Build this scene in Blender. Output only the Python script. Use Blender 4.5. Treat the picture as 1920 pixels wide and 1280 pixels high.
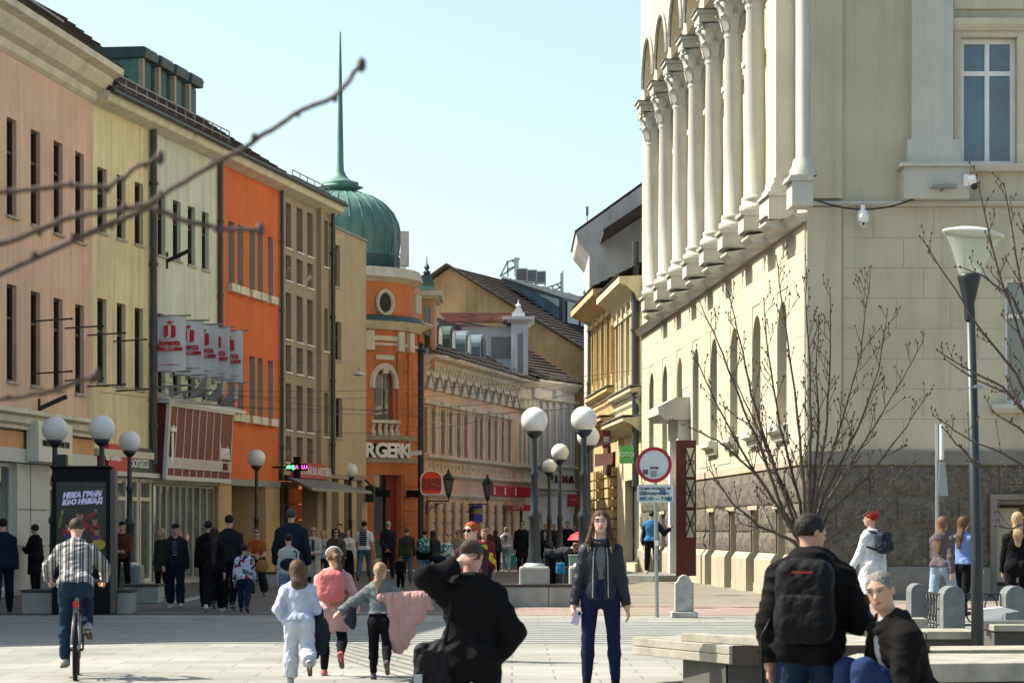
import bpy, math, random
import numpy as np
from mathutils import Vector, Matrix

for _o in list(bpy.data.objects):
    bpy.data.objects.remove(_o, do_unlink=True)
SC = bpy.context.scene
COL = SC.collection
R = math.radians
random.seed(7)

# ------------------------------------------------------------------ camera, world, sun, exposure
F, HZ, CH = 4600.0, 990.0, 1.55          # focal length and horizon row in photo pixels, eye height
cam_d = bpy.data.cameras.new('camera'); cam = bpy.data.objects.new('camera', cam_d); COL.objects.link(cam)
cam.location = (0, 0, CH); cam.rotation_euler = (R(90), 0, 0)
cam_d.sensor_width = 36.0; cam_d.lens = F / 1920 * 36
cam_d.shift_y = (HZ - 640) / 1920
cam_d.clip_start = 0.5; cam_d.clip_end = 3000
cam_d.dof.use_dof = True; cam_d.dof.focus_distance = 44; cam_d.dof.aperture_fstop = 7.0
SC.camera = cam
SUN_EL, SUN_AZ = 48.0, 14.0               # azimuth measured behind the picture plane, from the left
sdir = Vector((-math.cos(R(SUN_AZ)) * math.cos(R(SUN_EL)), math.sin(R(SUN_AZ)) * math.cos(R(SUN_EL)), math.sin(R(SUN_EL))))
sun_d = bpy.data.lights.new('sun', 'SUN'); sun = bpy.data.objects.new('sun', sun_d); COL.objects.link(sun)
sun_d.energy = 4.4; sun_d.angle = R(0.53); sun_d.color = (1.0, 0.93, 0.80)
sun.rotation_euler = sdir.to_track_quat('Z', 'Y').to_euler()
sun.location = (-40, 60, 60)
world = bpy.data.worlds.new('World'); SC.world = world; world.use_nodes = True
_n = world.node_tree.nodes; _l = world.node_tree.links
_bg = _n['Background']; _sky = _n.new('ShaderNodeTexSky'); _sky.sky_type = 'NISHITA'; _sky.sun_disc = False
_sky.sun_elevation = R(SUN_EL); _sky.sun_rotation = math.atan2(sdir.x, sdir.y)
_sky.air_density = 0.9; _sky.dust_density = 2.4; _sky.ozone_density = 0.4
_mul = _n.new('ShaderNodeMix'); _mul.data_type = 'RGBA'; _mul.blend_type = 'MULTIPLY'; _mul.inputs[0].default_value = 1.0
_mul.inputs[7].default_value = (1.0, 1.02, 0.92, 1)
_l.new(_sky.outputs[0], _mul.inputs[6]); _l.new(_mul.outputs[2], _bg.inputs[0])
_bg.inputs[1].default_value = 0.12
SC.view_settings.view_transform = 'Standard'; SC.view_settings.look = 'None'
SC.view_settings.gamma = 1.0; SC.view_settings.use_curve_mapping = False
SC.view_settings.exposure = 1.15

# ------------------------------------------------------------------ pixel helpers
def P(px, py, Y): return Vector(((px - 960) / F * Y, Y, CH + (HZ - py) / F * Y))
def GY(py): return CH * F / (py - HZ)
def G(px, py):
    Y = GY(py); return Vector(((px - 960) / F * Y, Y, 0))

# ------------------------------------------------------------------ materials
_mats = {}
def mat(name, col, rough=.85, var=.15, vs=1.2, streak=0., bump=0., bs=60., metal=0., spec=.4, obj=False, fn=None, fine=.08, fs=90., top=0.):
    """plain procedural surface: base colour with blotches, run-off streaks, grain and fine relief"""
    if name in _mats: return _mats[name]
    m = bpy.data.materials.new(name); m.use_nodes = True; _mats[name] = m
    nt = m.node_tree; N = nt.nodes; L = nt.links; b = N['Principled BSDF']
    b.inputs['Roughness'].default_value = rough; b.inputs['Metallic'].default_value = metal
    b.inputs['Specular IOR Level'].default_value = spec
    if obj:
        tc = N.new('ShaderNodeTexCoord'); co = tc.outputs['Object']
    else:
        ge = N.new('ShaderNodeNewGeometry'); co = ge.outputs['Position']
    base = N.new('ShaderNodeRGB'); base.outputs[0].default_value = (*col, 1); cur = base.outputs[0]
    if fn: cur = fn(nt, co, cur)
    def mul(cur, fac_out, lo, hi):
        mr = N.new('ShaderNodeMapRange'); mr.inputs[1].default_value = .3; mr.inputs[2].default_value = .7
        mr.inputs[3].default_value = lo; mr.inputs[4].default_value = hi; L.new(fac_out, mr.inputs[0])
        x = N.new('ShaderNodeVectorMath'); x.operation = 'SCALE'; L.new(cur, x.inputs[0]); L.new(mr.outputs[0], x.inputs['Scale'])
        return x.outputs[0]
    if var:
        t = N.new('ShaderNodeTexNoise'); t.inputs['Scale'].default_value = vs; t.inputs['Detail'].default_value = 6; t.inputs['Roughness'].default_value = .65
        L.new(co, t.inputs['Vector']); cur = mul(cur, t.outputs[0], 1 - var, 1 + var * .6)
    if fine:
        t = N.new('ShaderNodeTexNoise'); t.inputs['Scale'].default_value = fs; t.inputs['Detail'].default_value = 2
        L.new(co, t.inputs['Vector']); cur = mul(cur, t.outputs[0], 1 - fine, 1 + fine)
    if streak:
        mp = N.new('ShaderNodeMapping'); mp.inputs['Scale'].default_value = (3.2, 3.2, .16); L.new(co, mp.inputs['Vector'])
        t = N.new('ShaderNodeTexNoise'); t.inputs['Scale'].default_value = 1.0; t.inputs['Detail'].default_value = 7; t.inputs['Roughness'].default_value = .75
        L.new(mp.outputs[0], t.inputs['Vector'])
        mr = N.new('ShaderNodeMapRange'); mr.inputs[1].default_value = .48; mr.inputs[2].default_value = .75; mr.inputs[3].default_value = 1; mr.inputs[4].default_value = 1 - streak
        L.new(t.outputs[0], mr.inputs[0])
        x = N.new('ShaderNodeVectorMath'); x.operation = 'SCALE'; L.new(cur, x.inputs[0]); L.new(mr.outputs[0], x.inputs['Scale']); cur = x.outputs[0]
    L.new(cur, b.inputs['Base Color'])
    if bump:
        t = N.new('ShaderNodeTexNoise'); t.inputs['Scale'].default_value = bs; t.inputs['Detail'].default_value = 5; L.new(co, t.inputs['Vector'])
        bp = N.new('ShaderNodeBump'); bp.inputs['Strength'].default_value = bump; bp.inputs['Distance'].default_value = .02
        L.new(t.outputs[0], bp.inputs['Height']); L.new(bp.outputs[0], b.inputs['Normal'])
    return m

def emit_mat(name, col, s):
    m = bpy.data.materials.new(name); m.use_nodes = True; b = m.node_tree.nodes['Principled BSDF']
    b.inputs['Base Color'].default_value = (*col, 1); b.inputs['Emission Color'].default_value = (*col, 1); b.inputs['Emission Strength'].default_value = s
    return m
def glass_mat(name, col, rough=.03, spec=.9, var=.3, wav=.0):
    m = mat(name, col, rough=rough, var=var, vs=.8, spec=spec, fine=0, bump=wav, bs=.9)
    m.node_tree.nodes['Principled BSDF'].inputs['IOR'].default_value = 1.6
    return m

# ------------------------------------------------------------------ mesh builder and scene graph
WL = {}
class MB:
    def __init__(s): s.v = []; s.f = []; s.m = []; s.cur = 0
    def add(s, vs, fs):
        n = len(s.v); s.v += [tuple(p) for p in vs]; s.f += [tuple(i + n for i in f) for f in fs]; s.m += [s.cur] * len(fs); return s
    def hexa(s, p): return s.add(p, [(3, 2, 1, 0), (4, 5, 6, 7), (0, 1, 5, 4), (1, 2, 6, 5), (2, 3, 7, 6), (3, 0, 4, 7)])
    def box(s, a, b, M=None):
        (x0, y0, z0), (x1, y1, z1) = a, b
        p = [Vector(q) for q in ((x0, y0, z0), (x1, y0, z0), (x1, y1, z0), (x0, y1, z0), (x0, y0, z1), (x1, y0, z1), (x1, y1, z1), (x0, y1, z1))]
        return s.hexa([M @ q for q in p] if M else p)
    def bar(s, a, b, w, h, up=(0, 0, 1)):
        a, b = Vector(a), Vector(b); d = (b - a).normalized(); x = d.cross(Vector(up))
        if x.length < 1e-4: x = d.cross(Vector((0, 1, 0)))
        x.normalize(); y = x.cross(d); x *= w / 2; y *= h / 2
        return s.hexa([a - x - y, a + x - y, a + x + y, a - x + y, b - x - y, b + x - y, b + x + y, b - x + y])
    def tube(s, pts, r, n=8, cap=True):
        pts = [Vector(p) for p in pts]; k = len(pts)
        if not hasattr(r, '__len__'): r = [r] * k
        vs = []; ref = None
        for i, p in enumerate(pts):
            d = (pts[min(i + 1, k - 1)] - pts[max(i - 1, 0)])
            d = d.normalized() if d.length > 1e-9 else Vector((0, 0, 1))
            if ref is None: ref = d.orthogonal().normalized()
            x = (ref - d * ref.dot(d)); x = x.normalized() if x.length > 1e-6 else d.orthogonal().normalized(); ref = x
            y = d.cross(x)
            for j in range(n):
                a = 2 * math.pi * j / n; vs.append(p + (x * math.cos(a) + y * math.sin(a)) * r[i])
        fs = [(i * n + j, i * n + (j + 1) % n, (i + 1) * n + (j + 1) % n, (i + 1) * n + j) for i in range(k - 1) for j in range(n)]
        if cap: fs += [tuple(range(n - 1, -1, -1)), tuple((k - 1) * n + j for j in range(n))]
        return s.add(vs, fs)
    def lathe(s, prof, n=24, c=(0, 0, 0), M=None, a0=0., a1=2 * math.pi, sx=1., sy=1.):
        c = Vector(c); full = abs(a1 - a0 - 2 * math.pi) < 1e-6; m = n if full else n + 1; vs = []
        for r, z in prof:
            for j in range(m):
                a = a0 + (a1 - a0) * j / n; q = Vector((r * math.cos(a) * sx, r * math.sin(a) * sy, z)); vs.append(c + (M @ q if M else q))
        fs = [(i * m + j, i * m + (j + 1) % m, (i + 1) * m + (j + 1) % m, (i + 1) * m + j) for i in range(len(prof) - 1) for j in range(n if full else n)]
        return s.add(vs, fs)
    def sphere(s, c, r, n=16, sx=1., sy=1., sz=1., M=None):
        prof = [(r * math.sin(math.pi * i / (n // 2)), -r * math.cos(math.pi * i / (n // 2)) * sz) for i in range(n // 2 + 1)]
        return s.lathe(prof, n, c, M, sx=sx, sy=sy)
    def prism(s, poly, ext):
        ext = Vector(ext); n = len(poly); a = [Vector(p) for p in poly]; b = [p + ext for p in a]
        return s.add(a + b, [tuple(range(n - 1, -1, -1)), tuple(range(n, 2 * n))] + [(i, (i + 1) % n, (i + 1) % n + n, i + n) for i in range(n)])
    def mesh(s, name, mats, smooth=False, anchor=None):
        me = bpy.data.meshes.new(name); a = anchor or Vector((0, 0, 0))
        me.from_pydata([(x - a[0], y - a[1], z - a[2]) for x, y, z in s.v], [], s.f)
        if not isinstance(mats, (list, tuple)): mats = [mats]
        for m in mats: me.materials.append(m)
        if len(mats) > 1: me.polygons.foreach_set('material_index', s.m)
        if smooth: me.polygons.foreach_set('use_smooth', [True] * len(me.polygons))
        me.update(); return me
    def build(s, name, mats, parent=None, smooth=False, bevel=0., anchor=None):
        if anchor is None:
            xs = [p[0] for p in s.v]; ys = [p[1] for p in s.v]; zs = [p[2] for p in s.v]
            anchor = Vector(((min(xs) + max(xs)) / 2, (min(ys) + max(ys)) / 2, min(zs)))
        o = inst(s.mesh(name, mats, smooth, anchor), name, anchor, parent)
        if bevel:
            bv = o.modifiers.new('bevel', 'BEVEL'); bv.width = bevel; bv.segments = 2; bv.limit_method = 'ANGLE'
        if smooth == 'auto':
            for p in o.data.polygons: p.use_smooth = True
        return o
def inst(me, name, anchor, parent=None):
    o = bpy.data.objects.new(name, me); COL.objects.link(o); anchor = Vector(anchor)
    if parent: o.parent = parent; o.location = anchor - WL[parent.name]
    else: o.location = anchor
    WL[o.name] = anchor
    return o
def tag(o, label=None, cat=None, group=None, kind=None):
    if label: o['label'] = label
    if cat: o['category'] = cat
    if group: o['group'] = group
    if kind: o['kind'] = kind
    return o
def root(name, loc, label=None, cat=None, group=None, kind=None):
    o = bpy.data.objects.new(name, None); o.empty_display_size = .2; COL.objects.link(o); o.location = loc; WL[o.name] = Vector(loc)
    return tag(o, label, cat, group, kind)
def copy_tree(o, loc=None, parent=None, rz=None):
    c = o.copy(); COL.objects.link(c)
    if parent: c.parent = parent
    if loc is not None: c.location = loc
    if rz is not None: c.rotation_euler = (0, 0, rz)
    WL[c.name] = Vector(c.location) + (WL[parent.name] if parent else Vector((0, 0, 0)))
    for ch in [x for x in bpy.data.objects if x.parent == o]: copy_tree(ch, None, c)
    return c

# ------------------------------------------------------------------ lettering
FONT = {}
def text_mb(txt, size, depth=.01, bold=0., shear=0., sx=1.0, align='CENTER', space=1.0):
    cu = bpy.data.curves.new('lettering', 'FONT'); cu.body = txt; cu.size = size; cu.extrude = depth / 2; cu.offset = bold
    cu.shear = shear; cu.align_x = align; cu.align_y = 'CENTER'; cu.resolution_u = 3; cu.space_character = space
    o = bpy.data.objects.new('lettering', cu); COL.objects.link(o)
    me = o.to_mesh(); vs = [(v.co.x * sx, v.co.y, v.co.z) for v in me.vertices]; fs = [tuple(p.vertices) for p in me.polygons]
    o.to_mesh_clear(); bpy.data.objects.remove(o); bpy.data.curves.remove(cu)
    return vs, fs
def text(name, txt, size, at, right, m, parent=None, up=(0, 0, 1), **kw):
    """flat lettering: 'right' is the reading direction, 'at' its centre"""
    vs, fs = text_mb(txt, size, **kw); r = Vector(right).normalized(); u = Vector(up); n = r.cross(u); at = Vector(at)
    mb = MB(); mb.add([at + r * x + u * y + n * z for x, y, z in vs], fs)
    return mb.build(name, m, parent)

# ------------------------------------------------------------------ walls
class Wall:
    """vertical plane: u runs along it, v outwards, z up"""
    def __init__(s, p, d, n):
        s.p = Vector((p[0], p[1], 0)); s.d = Vector((d[0], d[1], 0)).normalized(); s.n = Vector((n[0], n[1], 0)).normalized()
    def at(s, u, v, z): return s.p + s.d * u + s.n * v + Vector((0, 0, z))
    def u(s, px, v=0.):
        k = (px - 960) / F; q = s.p + s.n * v
        return (q.x - k * q.y) / (k * s.d.y - s.d.x)
    def z(s, px, py, v=0.): return CH + (HZ - py) / F * s.at(s.u(px, v), v, 0).y
    def box(s, mb, u0, u1, v0, v1, z0, z1, top=0.):
        return mb.hexa([s.at(*q) for q in ((u0, v0, z0), (u1, v0, z0), (u1, v1, z0), (u0, v1, z0), (u0, v0, z1 + top), (u1, v0, z1 + top), (u1, v1, z1), (u0, v1, z1))])
    def prof(s, mb, u0, u1, pr):
        """moulding: profile [(v,z)...] swept from u0 to u1"""
        return mb.prism([s.at(u0, v, z) for v, z in pr], s.d * (u1 - u0))
    def disc(s, mb, u, z, r, v0, v1, n=20, rz=None):
        return mb.prism([s.at(u + r * math.cos(2 * math.pi * i / n), v0, z + (rz or r) * math.sin(2 * math.pi * i / n)) for i in range(n)], s.n * (v1 - v0))

def facade(mb, w, u0, u1, z0, z1, ops, depth=.25, v=0.):
    """wall face with real openings; ops = (ua,ub,za,zb[,'arch'])"""
    us = sorted({round(x, 4) for x in [u0, u1] + [o[0] for o in ops] + [o[1] for o in ops] if u0 - 1e-6 <= x <= u1 + 1e-6})
    zs = sorted({round(x, 4) for x in [z0, z1] + [o[2] for o in ops] + [o[3] for o in ops] if z0 - 1e-6 <= x <= z1 + 1e-6})
    for j in range(len(zs) - 1):
        run = None
        for i in range(len(us) - 1):
            cu, cz = (us[i] + us[i + 1]) / 2, (zs[j] + zs[j + 1]) / 2
            hole = any(o[0] < cu < o[1] and o[2] < cz < o[3] for o in ops)
            if not hole:
                if run is None: run = us[i]
            if run is not None and (hole or i == len(us) - 2):
                e = us[i] if hole else us[i + 1]
                mb.add([w.at(run, v, zs[j]), w.at(e, v, zs[j]), w.at(e, v, zs[j + 1]), w.at(run, v, zs[j + 1])], [(0, 1, 2, 3)]); run = None
    for o in ops:
        a, b, c, d = o[:4]; q = lambda u, z: (w.at(u, v, z), w.at(u, v - depth, z))
        if len(o) > 4:                                   # round head: fill the corners, line the curve
            r = (b - a) / 2; cu = (a + b) / 2; zc = d - r; k = 12
            arc = [(cu - r * math.cos(math.pi * i / k), zc + r * math.sin(math.pi * i / k)) for i in range(k + 1)]
            for i in range(k):
                (ua, za), (ub, zb) = arc[i], arc[i + 1]
                mb.add([w.at(ua, v, za), w.at(ub, v, zb), w.at(ub, v, d), w.at(ua, v, d)], [(0, 1, 2, 3)])
                mb.add([w.at(ua, v, za), w.at(ub, v, zb), w.at(ub, v - depth, zb), w.at(ua, v - depth, za)], [(0, 1, 2, 3)])
            dz = zc
        else:
            dz = d; x = q(a, d) + q(b, d)[::-1]; mb.add(x, [(0, 1, 2, 3)])
        for p1, p2 in (((a, c), (a, dz)), ((b, c), (b, dz)), ((a, c), (b, c))):
            x = q(*p1) + q(*p2)[::-1]; mb.add(x, [(0, 1, 2, 3)])
_wcache = {}
def window(w, a, b, c, d, depth, parent, frame, glass, bars=1, trans=.0, fw=.06, v=0., sill=None, sd=.12, sh=.06, name='window', arch=False):
    """frame (thing's part) with its pane (sub-part) and, when asked, a sill"""
    key = (id(w), round(b - a, 2), round(d - c, 2), depth, bars, trans, frame.name, glass.name, v, arch, fw)
    anc = w.at((a + b) / 2, v - depth, c)
    if key not in _wcache:
        mb = MB(); f0, f1 = v - depth + .01, v - depth + .07
        for u in [a + fw / 2] + [a + (b - a) * (i + 1) / (bars + 1) for i in range(bars)] + [b - fw / 2]: w.box(mb, u - fw / 2, u + fw / 2, f0, f1, c, d)
        for z in [c + fw / 2, d - fw / 2] + ([c + (d - c) * trans] if trans else []): w.box(mb, a + fw / 2, b - fw / 2, f0 + .002, f1 - .002, z - fw / 2, z + fw / 2)
        g = MB(); w.box(g, a, b, v - depth - .02, v - depth + .02, c, d)
        _wcache[key] = (mb.mesh('window', frame, anchor=anc), g.mesh('pane', glass, anchor=anc))
    me, ge = _wcache[key]
    o = inst(me, name, anc, parent); inst(ge, 'pane', anc, o)
    if sill:
        ks = ('s', id(w), round(b - a, 2), sd, sh, sill.name, v)
        an = w.at((a + b) / 2, v, c)
        if ks not in _wcache:
            sb = MB(); w.box(sb, a - .06, b + .06, v - depth + .08, v + sd, c - sh, c - .004); _wcache[ks] = sb.mesh('sill', sill, anchor=an)
        inst(_wcache[ks], 'sill', an, o)
    return o
M = {}
# ------------------------------------------------------------------ ground, paving, kerbs
def pave_fn(w, h, mort, tint, rot=0., amt=1.):
    def fn(nt, co, cur):
        N, L = nt.nodes, nt.links
        mp = N.new('ShaderNodeMapping'); mp.inputs['Rotation'].default_value = (0, 0, rot); L.new(co, mp.inputs['Vector'])
        br = N.new('ShaderNodeTexBrick'); br.inputs['Scale'].default_value = 1.0; br.inputs['Brick Width'].default_value = w; br.inputs['Row Height'].default_value = h
        br.inputs['Mortar Size'].default_value = mort; br.inputs['Mortar Smooth'].default_value = .1; br.inputs['Bias'].default_value = 0
        br.inputs['Color1'].default_value = (.86, .86, .86, 1); br.inputs['Color2'].default_value = (1.08, 1.06, 1.03, 1); br.inputs['Mortar'].default_value = (*tint, 1)
        L.new(mp.outputs[0], br.inputs['Vector'])
        mx = N.new('ShaderNodeMix'); mx.data_type = 'RGBA'; mx.blend_type = 'MULTIPLY'; mx.inputs[0].default_value = amt
        L.new(cur, mx.inputs[6]); L.new(br.outputs['Color'], mx.inputs[7]); return mx.outputs[2]
    return fn
M['slab'] = mat('pale_paving_slab', (.275, .275, .248), rough=.8, var=.34, vs=.35, bump=.1, bs=30, fn=pave_fn(.9, .6, .010, (.52, .52, .50)))
M['street'] = mat('street_paving', (.105, .094, .086), rough=.85, var=.25, vs=.3, bump=.1, bs=30, fn=pave_fn(.4, .2, .008, (.7, .7, .7), rot=.2))
M['pinkpave'] = mat('pinkish_paving', (.28, .215, .175), rough=.85, var=.2, vs=.5, fn=pave_fn(.4, .2, .01, (.7, .7, .7)))
M['sett'] = mat('granite_sett', (.235, .215, .175), rough=.85, var=.22, vs=.6, bump=.3, bs=12, fn=pave_fn(.22, .2, .02, (.55, .55, .52)))
M['stripew'] = mat('white_stone_strip', (.285, .29, .27), rough=.75, var=.15, vs=2)
M['striped'] = mat('grey_stone_strip', (.17, .19, .19), rough=.75, var=.15, vs=2)
M['groove'] = mat('tactile_groove', (.16, .16, .15), rough=.9, var=.2)
def flat(name, poly, z, m, kind='structure'):
    mb = MB(); mb.add([(x, y, z) for x, y in poly], [tuple(range(len(poly)))]); o = mb.build(name, m, anchor=Vector((poly[0][0], poly[0][1], z))); o['kind'] = kind; return o
flat('ground', [(-900, -60), (900, -60), (900, 2400), (-900, 2400)], -.012, mat('outer_ground', (.22, .21, .19), var=.2, vs=.05))
yb = GY(1153)                              # front edge of the darker street paving
flat('plaza_paving', [(-60, -30), (60, -30), (60, yb), (-60, yb)], 0., M['slab'])
flat('street_paving', [(-60, yb), (60, yb), (60, 320), (-60, 320)], 0., M['street'])
x0 = (860 - 960) / F * yb
y2 = GY(1132)
flat('pink_paving_band', [(-.6, yb + .02), (60, yb + .02), (60, y2), (-.9, y2)], .004, M['pinkpave'])
flat('sett_paving', [(.9, y2 + .02), (60, y2 + .02), (60, 53), (7, 58), (5.0, 84), (2.2, 84), (2.2, 60)], .004, M['sett'])
flat('drain_channel', [(-12, GY(1148) - .05), (-.62, GY(1148) - .05), (-.62, GY(1148) + .12), (-12, GY(1148) + .12)], .004, M['stripew'])
p, q = G(305, 1131), G(432, 1104); d = (q - p).normalized() * .12
flat('drain_channel', [(p.x, p.y), (q.x, q.y), (q.x + .35, q.y), (p.x + .35, p.y)], .008, M['stripew'])
for (xa, ya), (xb, yb2) in [((770, 1068), (975, 1066))]:
    Y = GY(1067); flat('drain_channel', [((700 - 960) / F * Y, Y - .35), ((985 - 960) / F * Y, Y - .35), ((985 - 960) / F * Y, Y + .35), ((700 - 960) / F * Y, Y + .35)], .008, M['stripew'])
# striped stone bands across the plaza
strips = MB(); pale = MB(); yy = GY(1206)
while yy < GY(1166):
    w = .17; strips.add([(-40, yy, .004), (40, yy, .004), (40, yy + w, .004), (-40, yy + w, .004)], [(0, 1, 2, 3)])
    pale.add([(-40, yy + w + .004, .004), (40, yy + w + .004, .004), (40, yy + w + .17, .004), (-40, yy + w + .17, .004)], [(0, 1, 2, 3)]); yy += .62
tag(strips.build('stone_strips', M['striped']), kind='structure'); tag(pale.build('stone_strips', M['stripew']), kind='structure')
# tactile guide lines
gm = MB()
for i in range(6):
    a = G(575 + 14 * i, 1213 - 2.2 * i + 0); b_ = G(815 + 16 * i, 1288 - 6 * i)
    a = Vector((a.x, a.y, .005)); b_ = Vector((b_.x, b_.y, .005)); n = (b_ - a).normalized().cross(Vector((0, 0, 1))) * .018
    gm.add([a - n, b_ - n, b_ + n, a + n], [(0, 1, 2, 3)])
tag(gm.build('tactile_line', M['groove']), kind='structure')
# ------------------------------------------------------------------ shared building materials

M['pink'] = mat('salmon_plaster', (.68, .46, .33), var=.18, vs=.5, streak=.36, bump=.15)
M['yellow'] = mat('yellow_plaster', (.72, .615, .37), var=.18, vs=.5, streak=.38, bump=.15)
M['pale'] = mat('pale_green_plaster', (.60, .635, .53), var=.16, vs=.5, streak=.38, bump=.15)
M['orange'] = mat('orange_plaster', (.62, .14, .04), var=.14, vs=.5, streak=.2, bump=.1)
M['brown'] = mat('brown_plaster', (.335, .26, .185), var=.12, vs=.5, streak=.15, bump=.1)
M['tan'] = mat('tan_plaster', (.48, .375, .24), var=.12, vs=.5, streak=.15, bump=.1)
M['jamb'] = mat('grey_jamb', (.36, .31, .24), var=.12)
M['cream'] = mat('cream_moulding', (.62, .58, .46), var=.2, vs=1.5, streak=.25)
M['white'] = mat('white_paint', (.74, .74, .72), var=.1, streak=.1)
M['ltgrey'] = mat('light_grey_panel', (.52, .53, .51), rough=.5, var=.08)
M['grey'] = mat('grey_metal', (.24, .25, .25), rough=.5, var=.15)
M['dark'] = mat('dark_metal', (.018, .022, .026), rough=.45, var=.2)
M['pipe'] = mat('drainpipe_metal', (.05, .06, .06), rough=.5, var=.25)
M['wood'] = mat('dark_window_wood', (.06, .035, .025), rough=.6, var=.3)
M['sillm'] = mat('stone_sill', (.42, .40, .35), var=.25, streak=.3)
M['glass'] = glass_mat('window_glass', (.018, .022, .024), wav=.02)
M['frame'] = mat('teal_grey_frame', (.26, .29, .285), rough=.45, var=.1, metal=.2)
M['dglass'] = glass_mat('dark_glass', (.012, .013, .015), rough=.12, spec=.12, wav=.02)
M['shopglass'] = glass_mat('shop_glass', (.11, .13, .12), wav=.16, var=.6)  # base colour lightened so the panes look lit and hazy without reflections
M['blueglass'] = glass_mat('blue_glass', (.045, .085, .12), wav=.25, var=.7)  # strong colour blotches painted in place of varied reflections
M['curtain'] = glass_mat('curtained_glass', (.16, .17, .15), rough=.06)
M['copper'] = mat('patinated_copper', (.105, .225, .195), rough=.65, var=.35, vs=1.0, streak=.45, metal=.15)
M['copperd'] = mat('dark_copper', (.05, .10, .095), rough=.6, var=.4, vs=1.2, streak=.4, metal=.15)
M['red'] = mat('sign_red', (.50, .025, .03), rough=.45, var=.08)
M['maroon'] = mat('maroon_panel', (.17, .025, .02), rough=.5, var=.25, vs=2.5, streak=.2)
M['signwhite'] = mat('sign_white', (.78, .78, .76), rough=.5, var=.05)
M['black'] = mat('black_print', (.007, .007, .009), rough=.5, var=.1, spec=.12)
def tilefn(nt, co, cur):
    N, L = nt.nodes, nt.links
    b = N.new('ShaderNodeTexVoronoi'); b.inputs['Scale'].default_value = 3.0; L.new(co, b.inputs['Vector'])
    mx = N.new('ShaderNodeMix'); mx.data_type = 'RGBA'; mx.blend_type = 'MULTIPLY'; mx.inputs[0].default_value = .6
    cr = N.new('ShaderNodeValToRGB'); cr.color_ramp.elements[0].color = (.45, .42, .40, 1); cr.color_ramp.elements[1].color = (1.5, 1.25, 1.1, 1)
    L.new(b.outputs['Color'], cr.inputs[0]); L.new(cur, mx.inputs[6]); L.new(cr.outputs[0], mx.inputs[7]); return mx.outputs[2]
M['tile'] = mat('old_roof_tile', (.052, .040, .036), rough=.9, var=.35, vs=.8, bump=.5, bs=14, fn=tilefn)
M['redtile'] = mat('red_roof_tile', (.27, .155, .125), rough=.9, var=.3, vs=.8, bump=.5, bs=14, fn=tilefn)

def tiled_slope(mb, a, b, c, d, step=.33, lift=.05):
    """roof plane a-b (eave) to d-c (ridge) built as lapped courses of tiles"""
    a, b, c, d = map(Vector, (a, b, c, d)); n = max(2, int((d - a).length / step)); nrm = (b - a).cross(d - a).normalized()
    if nrm.z < 0: nrm = -nrm
    for i in range(n):
        f0, f1 = i / n, (i + 1) / n
        p, q = a.lerp(d, f0) + nrm * lift, b.lerp(c, f0) + nrm * lift; r, s = b.lerp(c, f1), a.lerp(d, f1)
        mb.add([p, q, r, s, p - nrm * lift, q - nrm * lift], [(0, 1, 2, 3), (0, 1, 5, 4)])
def gutter_rail(w, u0, u1, v, z, parent, h=.38, step=.75):
    mb = MB()
    for zz in (z + h, z + h * .45): mb.bar(w.at(u0, v, zz), w.at(u1, v, zz), .03, .03)
    k = int((u1 - u0) / step)
    for i in range(k + 1): mb.bar(w.at(u0 + (u1 - u0) * i / k, v, z - .1), w.at(u0 + (u1 - u0) * i / k, v, z + h), .03, .03)
    return mb.build('snow_guard', M['grey'], parent)
def body_box(w, u0, u1, z1, depth, v=0., z0=0.):
    mb = MB(); w.box(mb, u0, u1, v - depth, v - .45, z0, z1); return mb
def pipe(w, u, v, z0, z1, parent, r=.075):
    mb = MB(); mb.tube([w.at(u, v, z0), w.at(u, v, z1)], r, 8)
    for z in np.arange(z0 + 1, z1, 2.2): mb.tube([w.at(u, v, z), w.at(u, v, z + .08)], r * 1.35, 8)
    return mb.build('drainpipe', M['pipe'], parent)

LW = Wall((-10.72, 62.7), (.2, 1), (1, -.2))
PW = Wall((-10.72, 62.7), (.13, 1), (1, -.13))
EAVE = 12.42

def grid_ops(w, cols, rows):
    ops = []
    for z0, z1 in rows:
        for x0, x1 in cols: ops.append((w.u(x0), w.u(x1), z0, z1))
    return ops
def zz(w, pts): return sum(w.z(x, y) for x, y in pts) / len(pts)

# ---------------- salmon building
b = root('salmon_building', PW.at(-12, 0, 0), 'salmon plastered shop building with a heavy cream cornice, nearest on the shaded side', 'building')
rows = [(zz(PW, [(22, 405), (66, 418), (150, 459)]), zz(PW, [(22, 220), (66, 244), (150, 290)])), (zz(PW, [(24, 714), (68, 722), (150, 740)]), zz(PW, [(24, 530), (68, 546), (150, 577)]))]
cols = [(12.5, 31), (57.5, 75.5), (100.5, 117.5), (141, 157.5)]
ops = grid_ops(PW, cols, rows)
du = ops[1][0] - ops[0][0]; wd = ops[0][1] - ops[0][0]
for k in range(1, 9):
    for z0, z1 in rows: ops.append((ops[0][0] - du * k, ops[0][0] - du * k + wd, z0, z1))
U0, U1 = -26.4, 0.
GF = 4.3
mb = MB(); facade(mb, PW, U0, U1, GF - .2, EAVE + .2, ops, .22); mb.build('wall', M['pink'], b)
mb = MB()   # body behind the facade, its unseen end slanted to shape the plaza's shadow edge
mb.prism([PW.at(U0, -.35, 0), PW.at(U1, -.35, 0), PW.at(U1, -10, 0), PW.at(U0 - 4, -10, 0), PW.at(U0 - 3.9, -5.4, 0)], (0, 0, EAVE)); mb.build('rear_wall', M['pink'], b)
for o in ops: window(PW, *o, .17, b, M['wood'], M['dglass'], bars=0, trans=.66, sill=M['sillm'], sd=.08)
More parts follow.
